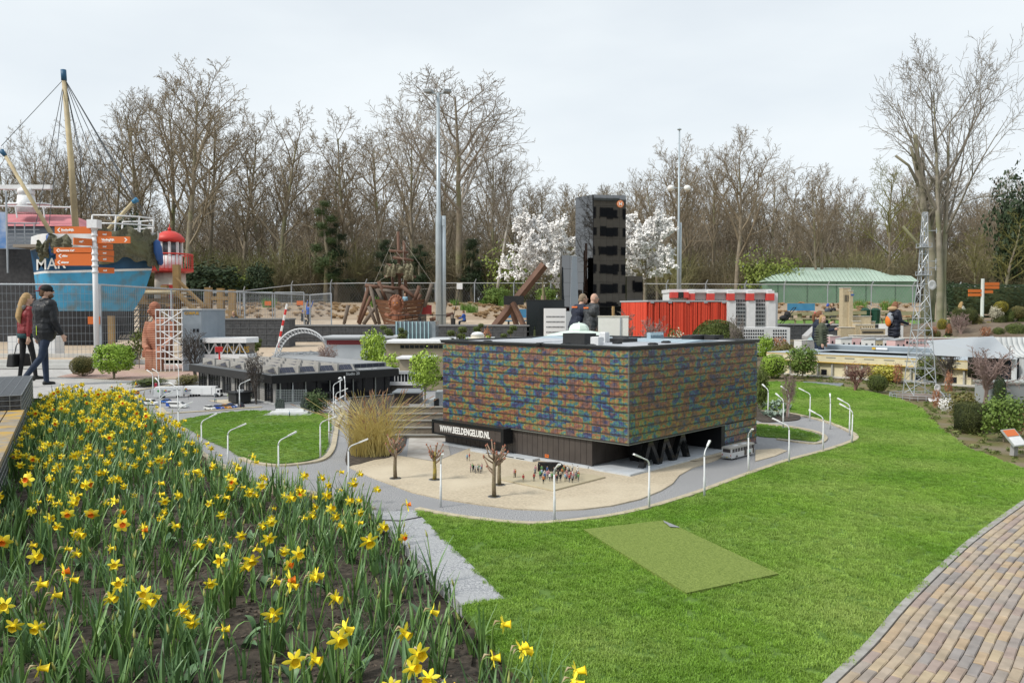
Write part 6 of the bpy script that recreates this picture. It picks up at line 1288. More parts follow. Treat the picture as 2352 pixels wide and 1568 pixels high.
for a, b in (((848,680),(820,745)),((835,655),(872,658)),((842,660),(818,742)),((862,662),(880,700)),((866,645),(884,690)),((846,655),(868,745)),((990,650),(972,705)),((960,660),(945,695)),((952,690),(960,655)),((964,675),(950,700)),((795,700),(785,745)),((842,703),(860,745)),((1022,690),(1012,745)),((830,745),(862,700)),((905,672),(866,664)),((918,655),(958,690)),((985,735),(1040,720)),((1038,745),(1036,722))): log(a, b, .11, random.choice((m_log, m_log2)))
for x0, x1, y0, y1 in ((875,905,655,690),(908,948,662,692)): MB().span((xx(x0),1.9,zz_(y1)), (xx(x1),2.0,zz_(y0))).build('plank_wall', m_log2, t)
mb = MB()
for a, b in (((907,526),(850,655)),((921,548),(990,650)),((893,625),(846,655)),((921,560),(922,690)),((905,575),(925,600)),((890,575),(896,600)),((921,665),(1060,658))): mb.tube([(xx(a[0]),1.1,zz_(a[1])),(xx(b[0]),1.0,zz_(b[1]))], .007, 4)
mb.build('ropes', mat('rope', (.45,.42,.36), rough=.9), t)
for a, b, dr in ((880,904,.75),(905,938,.5),(922,945,1.0)): net(t, [Vector((xx(a),1.2,zz_(607))),Vector((xx((a+b)/2),1.2,zz_(606))),Vector((xx(b),1.2,zz_(608)))], dr, mat('sail net', (.20,.185,.12), (.26,.24,.16), 20, .95, 1, 40), a, 'sail_net')
MB().span((xx(960),1.5,zz_(722)), (xx(985),1.6,zz_(700))).build('red_slide', mat('slide red', (.45,.07,.07)), t)
t = thing('leaning_beam', 'leaning brown timber beam on trestle legs with a dark pad', 'playground', (X(1165,40), 40, tz(40))); xx = lambda px: X(px,40)-t.location.x; zz_ = lambda py: Zp(py,40)-tz(40)
MB().tube([(xx(1130),0,0),(xx(1250),0,zz_(608))], .22, 4).build('beam', m_log, t); MB().tube([(xx(1178),-.3,zz_(695)),(xx(1208),-.8,0)], .14, 4).build('leg', m_log, t); MB().tube([(xx(1172),.3,zz_(700)),(xx(1190),.8,0)], .14, 4).build('leg', m_log, t); MB().box((xx(1180),-.3,zz_(690)), (1.0,.04,.45), 0, 0, None).build('dark_pad', m_blk2, t)
t = thing('zip_line', 'white zip line trolley with seat rope by the tussock bank', 'playground', (X(1056,43),43,tz(43))); MB().box((0,0,Zp(657,43)-tz(43)), (.3,.15,.32)).build('trolley', WHT, t); MB().tube([(0,0,Zp(662,43)-tz(43)),(-.35,0,.5)], .02, 5).build('rope', m_blk2, t); MB().tube([(-.35,0,.5),(-.35,0,0.0)], .12, 6).build('seat', m_blk2, t)
# ---- black mirrored tower
DN = 42; t = thing('mirror_tower', 'tall black mirrored model tower with an orange round logo', 'building', (X(1362,DN), DN, 0)); m_mir = mat('black mirror', (.20,.20,.205), rough=.02, metal=1.0, spec=.5); m_seam = mat('tower seam', (.01,.01,.012), rough=.3); zt = Zp(446,DN)-.02
W1 = X(1438,DN)-X(1362,DN); ang = .12; A = Vector((0,0,0)); E = Vector((W1,.35,0)); W = Vector((X(1322,DN+1.2)-X(1362,DN),1.2,0))
MB().prism([(A.x,A.y),(E.x,E.y),(E.x-.3,1.8),(W.x+.1,2.2),(W.x,W.y)], 0, zt).build('core', m_seam, t)
def panels(p, q, nx, nz, z0, z1, seed, par):
    random.seed(seed); n = Vector(((q-p).y, -(q-p).x, 0)).normalized(); u = (q-p).normalized(); L_ = (q-p).length; w_ = L_/nx; h = (z1-z0)/nz; rz = atan2(u.y,u.x); me = MB().box((0,0,0), (w_*.985,.03,h*.985)).mesh('mirror_panel', m_mir)
    for i in range(nx):
        for j in range(nz):
            c = p+u*((i+.5)*w_)+n*.018; o = put('mirror_panel', me, par, (c.x,c.y,z0+(j+.5)*h)); o.rotation_euler = (R_(-.001,.001), 0, rz+R_(-.001,.001))
panels(A, E, 5, 13, 0, zt, 1, t); panels(W, A, 2, 13, 0, zt, 2, t)
c = A.lerp(E, .82); n = Vector((E.y,-E.x,0)).normalized(); lz = Zp(467,DN); Xl = Matrix.Translation(c+n*.04+Vector((0,0,lz))) @ Matrix.Rotation(atan2(E.y,E.x), 4, 'Z') @ Matrix.Rotation(pi/2, 4, 'X'); MB().lathe([(.19,0),(.19,.02)], 24, X=Xl).build('logo_disc', mat('logo orange', (.80,.22,.03), rough=.4), t); MB().lathe([(.155,.021),(.155,.024)], 20, X=Xl).build('logo_ring', WHT, t); MB().lathe([(.14,.025),(.14,.028)], 20, X=Xl).build('logo_core', mat('logo orange', (0,0,0)), t)
q = c+n*.072+Vector((-.085,-.03,lz-.075)); label_on(t, 'N', q, E, .22, TXT, .002, 1, .012)
t = thing('mirror_low_block', 'lower dark mirrored block left of the black tower', 'building', (X(1290,41),41,0)); w_ = X(1326,41)-X(1290,41); MB().span((0,.04,0), (w_,1.5,Zp(586,41))).build('core', m_seam, t); panels(Vector((0,.04,0)), Vector((w_,.0401,0)), 2, 6, 0, Zp(586,41), 3, t)
t = thing('mirror_side_wing', 'low dark mirrored wing right of the black tower', 'building', (X(1439,42.6),42.6,0)); w_ = X(1476,42.6)-X(1439,42.6); MB().span((0,.04,0), (w_,1.5,Zp(634,42.6))).build('core', m_seam, t); panels(Vector((0,.04,0)), Vector((w_,.0401,0)), 2, 4, 0, Zp(634,42.6), 4, t)
t = thing('grey_obelisk', 'tapered grey model tower in front of the dark blocks', 'tower', (X(1319,36),36,0)); zt = Zp(588,36); MB().add([(-.24,0,0),(.24,0,0),(.24,.4,0),(-.24,.4,0),(-.09,.05,zt),(.11,.05,zt),(.11,.3,zt),(-.09,.3,zt)], [(0,1,5,4),(1,2,6,5),(2,3,7,6),(3,0,4,7),(4,5,6,7)]).build('shaft', mat('obelisk grey', (.20,.235,.27), rough=.6), t); MB().span((-.1,.04,zt+.001), (.12,.31,zt+.03)).build('cap', mat('pale slab', (0,0,0)), t)
t, w_, h = blk('black_office','black glass model office left of the two workmen','building',1210,1296,690,31,1.2,mat('office black', (.010,.014,.016), rough=.12)); rows(t,'window',mat('office window', (.05,.055,.06), rough=.1),.1,w_/2-.02,.55,.95,9,3,.5,.4); MB().span((-w_/2-.02,-.02,h+.001), (w_/2+.02,1.2,h+.03)).build('roof', m_blk2, t)
for x in (-.6,-.2): MB().tube([(x,-.1,0),(x,-.1,.3)], .06, 8).build('pillar', WHT, t)
t, w_, h = blk('white_office','white perforated model block with rows of square windows','building',1251,1300,708,28,.8,m_white); rows(t,'window',m_win,-w_/2+.05,w_/2-.05,h*.36,h*.86,14,4,.5,.26); MB().span((-w_/2+.12,-.008,.12), (w_/2-.15,-.001,.26)).build('grille', m_win, t); MB().span((w_/2+.001,.0,0), (w_/2+.25,.7,h-.1)).build('side_block', mat('silver wall', (0,0,0)), t)
# ---- white cabinet, domes
t, w_, h = blk('white_cabinet','plain white tiled cabinet standing behind the glass building','cabinet',1374,1443,728,14,.5,mat('cabinet white', (.74,.73,.69), (.70,.69,.65), 12, .5)); t.rotation_euler = (0,0,-.12); MB().span((-w_/2-.01,-.01,h+.001), (w_/2+.01,.51,h+.02)).build('lid', mat('cabinet lid', (.55,.52,.44)), t); MB().box((w_*.24,-.012,h/2), (.02,.014,h)).build('conduit', m_gal, t)
MB().tube([(0,.3,h+.02),(0,.3,h+.19)], .025, 8).build('timber_peg', m_timber, t)
t = thing('observatory_dome', 'pale mint dome with flared brim behind the glass roof', 'building', (X(1330,13),13,0)); z = Zp(769,13); MB().lathe([(.66,0),(.66,z-.045),(.62,z-.03),(.46,z+.015),(.30,z+.05),(.17,z+.07)], 32).build('flared_roof', mat('mint white', (.62,.72,.65), rough=.4), t, True); MB().lathe([(.165,z+.06),(.163,z+.10),(.14,z+.15),(.09,z+.185),(.0,z+.20)], 8).build('dome', mat('mint white', (0,0,0)), t); MB().sph((0,0,z+.203), .012, 6, 5).build('finial', mat('mint white', (0,0,0)), t)
t = thing('small_white_dome', 'small cream domed drum left of the observatory', 'building', (X(1097,13),13,0)); z = Zp(779,13); MB().lathe([(.14,0),(.14,z),(.145,z+.005),(.145,z+.02),(.11,z+.021),(.11,z+.06),(.115,z+.062),(.115,z+.07)], 24).build('drum', mat('dome cream', (.66,.62,.52), rough=.6), t); MB().lathe([(.108,z+.071),(.09,z+.10),(.05,z+.118),(0,z+.123)], 20).build('dome', WHT, t, True)
# ---- red ribbed model theatre
DR = 22.5; t = thing('red_theatre', 'red model building clad in dense vertical ribs with grey roof', 'building', (X(1489,DR), DR, 0)); zt = Zp(693,DR); WR = X(1668,DR)-X(1489,DR); WLx = X(1428.5,DR+1.3)-X(1489,DR); red2 = mat('rib red', (.66,.075,.035), (.58,.055,.028), 30, .55, rnd=.12); drk = mat('theatre core', (.035,.006,.005), rough=.7)
MB().prism([(0,.02),(WR,.02),(WR,1.3),(WLx,1.3)], 0, zt-.01).build('core', drk, t); random.seed(17); x = .006
while x < WR-.03: w_ = R_(.025,.07); MB().span((x,-.02-R_(0,.03),0), (x+w_,.0195,zt-.012)).build('rib', red2, t); x += w_+random.choice((.004,.006,.010,.026))
u = Vector((WLx,1.3,0)); L_ = u.length; u.normalize(); s = .03
while s < L_-.03: w_ = R_(.04,.09); p = u*(s+w_/2); MB().box((p.x-.02,p.y,(zt-.012)/2), (w_,.04,zt-.012), 0, atan2(u.y,u.x)).build('rib', red2, t); s += w_+random.choice((.004,.006,.016))
MB().prism([(-.03,-.05),(WR+.03,-.05),(WR+.03,1.35),(WLx-.06,1.35)], zt, zt+.045).build('roof', mat('theatre roof', (.38,.39,.40), rough=.6), t)
for i in range(5): MB().box((.1+i*.5,-.055,zt-.01), (.10,.014,.055)).build('bracket', m_gal, t)
# ---- white hospital block with red lift heads
DH = 30; t = thing('white_slab_building', 'white model slab building with five piers and red roof blocks', 'building', (X(1670,DH), DH, 0)); xx = lambda px: X(px,DH)-t.location.x; zz_ = lambda py: Zp(py,DH); m_wb = mat('model white', (.70,.71,.72), (.64,.65,.66), 6, .5)
MB().span((xx(1540),.3,0), (xx(1792),1.6,zz_(672))).build('core', mat('facade white', (.66,.68,.69), rough=.6), t); MB().span((xx(1538),.15,zz_(672)+.001), (xx(1775),1.65,zz_(664))).build('roof', m_wb, t); rd = mat('roof red', (.60,.07,.06), rough=.5)
for a in (1582,1627,1673,1718,1764): MB().span((xx(a),0,0), (xx(a+17),.31,zz_(690))).build('pier', m_wb, t); MB().span((xx(a-2),-.05,zz_(690)+.001), (xx(a+13),.30,zz_(674))).build('red_lift_head', rd, t); MB().span((xx(a-2),-.04,zz_(674)+.001), (xx(a+13),.29,zz_(667))).build('white_cap', m_wb, t)
for a in (1600,1645,1691,1736): rows_x0, rows_x1 = xx(a), xx(a+26); o = MB().span((rows_x0,.285,zz_(766)), (rows_x1,.2995,zz_(676))).build('curtain_wall', mat('curtain grey', (.50,.52,.52), rough=.5), t); rows(o,'window',m_win,rows_x0,rows_x1,zz_(766),zz_(686),7,9,.62,.66,.281,.008)
MB().span((xx(1540),-.1,zz_(684)), (xx(1556),.29,zz_(671))).build('red_block', rd, t); MB().span((xx(1557),-.1,zz_(684)), (xx(1568),.29,zz_(671))).build('black_block', m_blk2, t); MB().span((xx(1568)+.01,-.1,zz_(684)), (xx(1580),.29,zz_(671))).build('red_block', rd, t)
t, w_, h = blk('white_low_block','white low model block with dark gridded windows by the hedge dome','building',1700,1815,752,25,.8,m_wb); rows(t,'window',m_win,-w_/2+.1,-w_/2+.75,h-.45,h-.05,9,4,.6,.55); rows(t,'window',m_win,w_/2-.55,w_/2-.1,h-.45,h-.05,6,4,.6,.55)
# ---- shrubs in front of these
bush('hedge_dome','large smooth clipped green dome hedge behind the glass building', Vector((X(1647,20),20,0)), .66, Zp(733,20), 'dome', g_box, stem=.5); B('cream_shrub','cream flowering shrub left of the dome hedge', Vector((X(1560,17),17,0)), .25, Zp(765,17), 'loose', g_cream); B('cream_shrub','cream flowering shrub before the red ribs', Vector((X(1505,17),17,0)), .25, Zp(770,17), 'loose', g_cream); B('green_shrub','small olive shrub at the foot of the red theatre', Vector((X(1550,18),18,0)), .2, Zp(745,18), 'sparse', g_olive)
bare('bare_shrub','round reddish twig shrub before the red theatre', Vector((X(1492,19),19,0)), .75, Zp(728,19), t_pink); bare('bare_shrub','grey twig shrub right of the dome hedge', Vector((X(1690,19),19,0)), .5, Zp(722,19), t_grey); bare('bare_shrub','brown twig shrub behind the white cabinet', Vector((X(1430,16),16,0)), .7, Zp(712,16), t_grey); bare('bare_shrub','brown twig shrub beside the workmen', Vector((X(1370,17),17,0)), .35, Zp(745,17), t_grey)
# ================================================================ RIGHT SIDE
sheet('planting_ground', gp((1735,878),(1860,879),(1960,891),(2060,914),(2110,935),(2160,984),(2220,1029),(2352,1077),(2520,1049))+[Vector((11,11,0)), Vector((11,17,0)), Vector((6,19,0)), Vector((4,15,0))], -.012, mat('mossy ground', (.17,.135,.06), (.115,.125,.035), 5, .95, .7, 30, c3=(.20,.165,.12), sc2=1.6))
gc = leafcloud(33, 60, .30, 'dome', .2, .3); gcm = gc.mesh('groundcover_sprig', mg('groundcover', (.12,.17,.04), (.19,.22,.07)))
bs = bpy.data.objects['planting_ground'].data
o = scatter('ground_cover', bs, bpy.data.objects.new('sprig_proto', gcm), 26, .02, .055, 12, .1); o['label'] = 'low green groundcover creeping over the planting beds'
# ---- cream stadium
A = Vector((5.64,17.3,0)); t = thing('cream_stadium', 'cream model football stadium with yellow stripes and grey roof ring', 'stadium', A, atan2(-.757,.654)); LS, DSd = 3.96, 2.2
m_cr = mat('stadium cream', (.66,.60,.42), (.60,.54,.37), 8, .6); m_ylw = mat('stadium yellow', (.58,.36,.03), rough=.5); m_sr = mat('stadium roof', (.35,.40,.44), (.40,.45,.49), 3, .5)
def ring(z0, z1, o, i, m, nm, zb=None):
    mb = MB(); mb.span((-o,-o,z0), (LS+o,i,z1)); mb.span((-o,i+.0005,z0), (i,DSd+o,z1)); mb.span((LS-i,i+.0005,z0), (LS+o,DSd+o,z1)); mb.span((i+.0005,DSd-i,z0), (LS-i-.0005,DSd+o,z1)); return mb.build(nm, m, t)
ring(.03,.30,0,.30,m_cr,'lower_wall'); ring(.3005,.445,.09,.30,m_cr,'upper_wall'); ring(.298,.312,.096,.02,m_ylw,'yellow_line'); ring(.4455,.456,.096,.28,m_ylw,'yellow_line'); ring(.4565,.470,.085,.55,m_sr,'roof_ring'); ring(0,.0295,.14,.2,mat('plinth pale', (.55,.54,.50), rough=.8),'plinth')
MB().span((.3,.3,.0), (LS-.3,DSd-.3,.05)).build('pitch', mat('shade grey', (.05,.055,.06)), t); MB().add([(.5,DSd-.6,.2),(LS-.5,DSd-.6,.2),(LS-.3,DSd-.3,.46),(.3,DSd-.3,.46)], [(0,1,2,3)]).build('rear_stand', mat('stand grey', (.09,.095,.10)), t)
MB().add([(-.05,DSd-.1,.471),(LS+.05,DSd-.1,.471),(LS+.05,DSd-.15,.56),(-.05,DSd-.15,.56),(-.05,DSd+.1,.471),(LS+.05,DSd+.1,.471),(LS+.05,DSd+.1,.58),(-.05,DSd+.1,.58)], [(0,1,2,3),(3,2,6,7),(5,4,7,6),(4,0,3,7),(1,5,6,2)]).build('rear_canopy', m_sr, t)
for i in range(13): x = .12+i*.31; MB().span((x,-.055,.03), (x+.03,-.001,.297)).build('buttress', mat('buttress grey', (.40,.40,.37)), t)
for i in range(10): x = .1+i*.39; MB().span((x,-.0945,.395), (x+.2,-.0905,.415)).build('vent_slot', mat('slot grey', (.25,.25,.22)), t)
for i in range(6): x = .5+i*.62; MB().span((x,-.004,.04), (x+.12,-.0005,.15)).build('doorway', m_win, t)
for x, s in ((1.3,.2),(2.9,.2)): MB().span((x,DSd-.158,.50), (x+.25,DSd-.152,.545)).build('advert', WHT, t); MB().span((x-.09,DSd-.158,.50), (x-.01,DSd-.152,.545)).build('advert', m_ylw, t)
# ---- shell roofed hall at the right edge
t = thing('shell_hall', 'grey model hall with ribbed curved shell roof and dark columns', 'building', (X(2300,13.2),13.2,0)); m_sh = mat('shell grey', (.56,.58,.58), (.50,.52,.52), 5, .6); k = 14
for i in range(14):
    x0 = -.18+i*.085; prof = [(0.0,.60),(-.16,.63),(-.30,.70),(-.38,.80),(-.40,.92),(-.38,.925),(-.35,.82),(-.28,.73),(-.15,.66),(0.0,.63)]
    mb = MB(); vs = [(x0+.0005, -y-.55, z) for y, z in prof]+[(x0+.0845, -y-.55, z) for y, z in prof]; n = len(prof); mb.add(vs, [(j, (j+1) % n, n+(j+1) % n, n+j) for j in range(n)]+[tuple(range(n))[::-1], tuple(range(n,2*n))]); mb.build('shell_rib', m_sh, t, True)
MB().add([(-.22,-.8,.60),(-.22,-.15,.94),(-.92,.6,.84),(-.92,.3,.60)], [(0,1,2,3),(3,2,1,0)]).build('flank_panel', mat('flank silver', (.34,.37,.40), rough=.5), t); MB().span((-.2,-.53,.2), (1.1,.6,.60)).build('glazed_hall', m_win, t); MB().span((-.2,-.14,.601), (1.1,.6,.9)).build('upper_wall', m_sh, t)
for i in range(10): MB().box((-.15+i*.12,-.60,.40), (.025,.10,.39)).build('column', m_sh, t)
MB().span((-.55,-1.1,.16), (1.2,-.45,.199)).build('terrace', WHT, t); MB().span((-.5,-1.05,0), (1.2,-.5,.1595)).build('terrace_base', mat('plinth grey', (.30,.32,.33)), t); 
for i in range(14): MB().tube([(-.05+i*.07,-.72,.205),(-.05+i*.07,-.66,.25),(-.05+i*.07,-.58,.265)], .034, 6).build('awning_stripe', m_ylw if i % 2 else WHT, t)
t = thing('concrete_wall', 'grey concrete retaining wall below the shell hall', 'wall', (X(2352,11.4),11.4,0)); MB().span((-.45,0,-.05), (1.2,.4,.31)).build('wall', mat('plinth grey', (0,0,0)), t); MB().span((-.47,-.02,.311), (1.2,.42,.335)).build('coping', m_pale, t)
# ---- beige town hall
DT = 26; t = thing('town_hall', 'beige brick model town hall with a tall square tower', 'building', (X(1970,DT),DT,0)); xx = lambda px: X(px,DT)-t.location.x; zz_ = lambda py: Zp(py,DT); m_bg = mat('beige brick', (.50,.42,.28), (.44,.365,.24), 14, .8); cp = mat('stone coping', (.62,.60,.55), rough=.7)
def bx(a, b, pyt, y0, y1, nm='wing', cop=True):
    MB().span((xx(a),y0,0), (xx(b),y1,zz_(pyt))).build(nm, m_bg, t)
    if cop: MB().span((xx(a)-.015,y0-.015,zz_(pyt)+.001), (xx(b)+.015,y1+.015,zz_(pyt)+.018)).build('coping', cp, t)
bx(1938,1956,661,.1,.4,'tower'); bx(1951,1959,668,.02,.099,'tower_buttress')
for i in range(4): MB().box((xx(1943)+.05*i,.095,zz_(685)), (.022,.01,.22)).build('belfry_slot', m_win, t)
MB().box((xx(1957.5),.012,zz_(677)), (.1,.012,.05)).build('clock', mat('clock blue', (.05,.12,.35)), t)
bx(1956.2,2007,727,.2,1.0); bx(2007.2,2018,739,.25,.9); bx(1958,1975,738,-.05,.199); bx(1975.2,2005,746,-.1,.199); bx(1925,1957.8,752,-.2,.05); bx(1958,1968,746,-.25,-.051); bx(1968.2,2024,755,-.3,-.101)
for i in range(22): MB().box((xx(1972+i*2.2),-.305,zz_(762)), (.016,.012,.07)).build('window', m_win, t)
for i in range(5): MB().box((xx(1981+i*5),-.105,zz_(751)), (.02,.012,.04)).build('window', m_win, t)
# ---- pastel model houses in front of the town hall
past = [(.70,.71,.70),(.42,.60,.64),(.66,.46,.46),(.45,.55,.47),(.62,.54,.36),(.72,.72,.71)]; random.seed(20); nm_ = ['white','pale blue','pale pink','sage green','sand coloured','white']
spots = [(1840,1870,782,21.5,0),(1868,1895,774,23,1),(1890,1912,770,23.6,3),(1905,1932,772,23,2),(1932,1957,778,22.4,0),(1955,1985,776,23,2),(1985,2010,779,22,5),(2012,2030,781,22,4),(2030,2052,779,22.5,0),(2055,2085,781,22,2)]
land = ['beside the grey information desk','behind the green jacketed girl','left of the tower foot','under the town hall tower','in front of the town hall windows','before the long terrace row','left of the woman in the padded coat','at the feet of the woman in the padded coat','between the coat and the lattice mast','just left of the lattice mast']
for (a, b, pyt, d, c), ln in zip(spots, land):
    m = mat('house '+nm_[c], past[c], rough=.7); t, w_, h = blk('model_house', '%s model house %s' % (nm_[c], ln), 'house', a, b, pyt, d, .35, m); t.rotation_euler = (0,0,R_(-.3,.3))
    if random.random() < .6: MB().add([(-w_/2-.01,-.01,h+.001),(w_/2+.01,-.01,h+.05),(w_/2+.01,.36,h+.05),(-w_/2-.01,.36,h+.001),(-w_/2-.01,-.01,h-.01),(w_/2+.01,-.01,h-.01),(w_/2+.01,.36,h-.01),(-w_/2-.01,.36,h-.01)], [(0,1,2,3),(4,5,1,0),(5,6,2,1),(6,7,3,2),(7,4,0,3)]).build('roof', mat('house roof', (.30,.32,.34)), t)
    else: MB().span((-w_/2-.01,-.01,h+.001), (w_/2+.01,.36,h+.015)).build('roof', cp, t)
    for i in range(2):
        for j in range(2): MB().box((-w_*.25+i*w_*.5,-.003,h*(.35+.38*j)), (.05,.006,.07)).build('window', m_win, t)
    MB().box((0,-.003,.09), (.045,.006,.15)).build('door', mat('door orange', (.50,.13,.04)) if c == 0 else m_win, t)
for a, b, pyt, d, c, lab in ((1960,2070,771,24.5,0,'long white model terrace with a row of small windows'),(2080,2290,777,22,2,'long pale pink model terrace behind the stadium rim')):
    m = mat('house '+nm_[c], past[c]); t, w_, h = blk('model_terrace', lab, 'house', a, b, pyt, d, .3, m); MB().span((-w_/2-.02,-.02,h+.001), (w_/2+.02,.32,h+.02)).build('roof', cp, t); rows(t,'window',m_win,-w_/2,w_/2,h-.17,h-.05,16 if c == 0 else 26,1,.55,.6); rows(t,'door',m_win,-w_/2,w_/2,h-.36,h-.22,10 if c == 0 else 16,1,.2,.7)
t, w_, h = blk('white_villa','white cubic model villa right of the padded coat','house',2036,2075,745,28,.6,m_wb); rows(t,'window',m_win,-w_/2+.03,0,h*.2,h*.9,3,3,.6,.5); MB().span((-w_/2,0,h+.001), (w_/2,.6,h+.02)).build('roof', cp, t)
t = thing('information_desk', 'grey steel information desk with sloping hood behind the girls', 'information desk', (X(1893,20.5),20.5,0), -.1); MB().extr([(-.42,0),(.05,0),(.05,.62),(-.42,.55)], 0, .5).build('cabinet', mat('desk steel', (.30,.30,.30), rough=.5), t); MB().extr([(-.42,.70),(-.10,1.02),(.35,1.02),(.35,.98),(-.06,.98),(-.42,.62)], -.02, .52).build('hood', mat('hood steel', (.40,.40,.40), rough=.4), t)
# ---- lattice mast
MBs = G(2112,915); t = thing('lattice_mast', 'grey steel lattice radio mast with white dishes', 'radio mast', MBs); d0 = MBs.y; zt = Zp(488,d0); b0, b1, zb = .175, .026, .06; m_lt = mat('mast steel', (.40,.43,.46), rough=.4, metal=.2)
def leg(s, q, z): u = (z-zb)/(zt-zb); w_ = lerp(b0, .056, min(1,u/.62)) if u < .62 else lerp(.056, b1, (u-.62)/.38); return Vector((s*w_+.03*u, q*w_, z))
Zs = [zb+(zt-zb)*(1-(1-i/18)**1.35) for i in range(19)]
for s in (-1,1):
    for q in (-1,1): MB().tube([leg(s,q,z) for z in Zs], .0072, 5).build('leg', m_lt, t)
for i in range(18):
    mb = MB()
    for (s1,q1),(s2,q2) in (((-1,-1),(1,-1)),((1,-1),(1,1)),((1,1),(-1,1)),((-1,1),(-1,-1))): mb.tube([leg(s1,q1,Zs[i]),leg(s2,q2,Zs[i+1])] if i % 2 else [leg(s2,q2,Zs[i]),leg(s1,q1,Zs[i+1])], .0055, 4); mb.tube([leg(s1,q1,Zs[i+1]),leg(s2,q2,Zs[i+1])], .005, 4)
    mb.build('brace', m_lt, t)
for py in (568,632): z = Zp(py,d0); mb = MB(); mb.box((.025,0,z), (.17,.17,.012)); [mb.box((.025+sx*.08, sy*.08, z+.03), (.008,.008,.06)) for sx in (-1,1) for sy in (-1,1)]; [mb.box((.025, sy*.082, z+.055), (.17,.006,.006)) for sy in (-1,1)]; mb.build('platform', m_lt, t)
mb = MB(); [mb.box((-.13+.0*i, -.19, zb+.06+i*.045), (.03,.006,.005)) for i in range(30)]; mb.build('ladder', m_lt, t)
for py in (530,600,615): mb = MB(); z = Zp(py,d0); mb.tube([(.03,0,z),(.22,-.02,z)], .005, 4); mb.tube([(.20,-.02,z-.04),(.20,-.02,z+.04)], .006, 4); mb.build('antenna', m_lt, t)
def dish(par, c, n, r): 
    q = Vector(n).to_track_quat('Z','Y').to_matrix().to_4x4(); MB().lathe([(.005,-.012),(r*.6,-.004),(r,.012),(r*.98,.015),(r*.5,.002),(0,-.004)], 18, X=Matrix.Translation(c) @ q).build('dish', WHT, par, True)
dish(t, (.09,-.12,Zp(655,d0)), (.3,-1,0), .075); dish(t, (.16,-.20,Zp(888,d0)), (.2,-1,0.1), .06); dish(t, (.30,-.1,Zp(905,d0)), (.7,-.4,.7), .09); dish(t, (.10,-.25,Zp(918,d0)+.02), (-.1,-.5,.9), .09)
MB().box((0,0,.028), (.42,.42,.056)).build('base_hut', mat('brown plinth', (.22,.17,.14)), t); mb = MB()
for s in range(24): 
    a = s*2*pi/24; mb.tube([(.42*cos(a),.42*sin(a),0),(.42*cos(a),.42*sin(a),.075)], .004, 4)
for z in (.04,.075): mb.tube([(.42*cos(i*2*pi/24),.42*sin(i*2*pi/24),z) for i in range(25)], .004, 4)
mb.build('base_fence', m_lt, t)
# ---- drain grate and info lectern
sheet('drain_grate', gp((1825,884),(1848,876),(1938,880),(1928,892)), .003, mat('grate grey', (.14,.16,.18), (.20,.22,.24), 60, .6), kind=None); tag(bpy.data.objects['drain_grate'], 'flat dark steel grate in the moss before the stadium', 'grate')
t = thing('info_lectern', 'grey lectern with orange and white information panel at the lawn edge', 'lectern', G(2328,1045), .45); MB().extr([(-.03,0),(.03,0),(.045,.13),(-.01,.13)], -.02, .02).build('stand', mat('lectern grey', (.30,.30,.30), rough=.5), t); Xp = Matrix.Translation((0,0,.165)) @ Matrix.Rotation(-.75, 4, 'X'); MB().box((0,0,0), (.20,.012,.19), 0, 0, Xp @ Matrix.Rotation(pi/2*0,4,'X')).build('panel', m_pale, t); MB().box((0,-.0075,.05), (.17,.002,.07), 0, 0, Xp).build('orange_print', ORG, t); MB().box((0,-.0075,-.04), (.17,.002,.09), 0, 0, Xp).build('white_print', WHT, t)
# ---- mound with clipped shrubs
mb = MB(); mb.sph((X(2290,30.5),30.5,0), (4.6,4.2,1.05), 30, 12); o = mb.build('planting_mound', mat('mound soil', (.12,.09,.065), (.17,.135,.10), 2, .95, .6, 9), None, True, kind='structure')
ct = lambda x, y: ((2950+x/2.052)/1.7415, (1100+y/2.052)/1.7415)
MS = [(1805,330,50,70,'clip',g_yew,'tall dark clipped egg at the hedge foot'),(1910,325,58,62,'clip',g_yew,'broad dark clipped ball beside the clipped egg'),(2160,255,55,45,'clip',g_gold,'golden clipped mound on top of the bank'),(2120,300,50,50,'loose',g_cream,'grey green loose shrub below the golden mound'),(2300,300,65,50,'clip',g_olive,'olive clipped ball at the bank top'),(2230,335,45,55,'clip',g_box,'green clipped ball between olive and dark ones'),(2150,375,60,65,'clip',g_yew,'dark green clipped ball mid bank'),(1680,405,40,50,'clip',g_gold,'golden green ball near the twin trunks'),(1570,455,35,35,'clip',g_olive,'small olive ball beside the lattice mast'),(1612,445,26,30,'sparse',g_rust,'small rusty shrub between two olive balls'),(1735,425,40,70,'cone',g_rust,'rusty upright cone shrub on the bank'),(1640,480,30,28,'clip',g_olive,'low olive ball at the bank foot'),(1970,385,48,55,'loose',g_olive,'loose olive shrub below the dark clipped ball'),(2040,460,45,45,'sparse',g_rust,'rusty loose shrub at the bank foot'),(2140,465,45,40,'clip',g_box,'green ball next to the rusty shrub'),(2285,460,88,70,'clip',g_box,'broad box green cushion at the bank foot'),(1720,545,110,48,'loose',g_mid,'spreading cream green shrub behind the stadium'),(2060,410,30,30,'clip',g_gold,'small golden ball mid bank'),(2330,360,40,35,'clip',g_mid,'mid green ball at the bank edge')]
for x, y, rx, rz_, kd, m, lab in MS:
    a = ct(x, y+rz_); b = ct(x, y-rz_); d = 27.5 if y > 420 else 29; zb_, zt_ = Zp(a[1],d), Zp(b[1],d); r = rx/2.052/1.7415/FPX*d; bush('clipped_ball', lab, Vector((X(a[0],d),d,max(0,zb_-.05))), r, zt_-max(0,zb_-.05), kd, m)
q = ct(1840,430); bare('bare_shrub','greyish twig shrub between the clipped balls', Vector((X(q[0],28),28,.4)), .8, .9, t_pink)
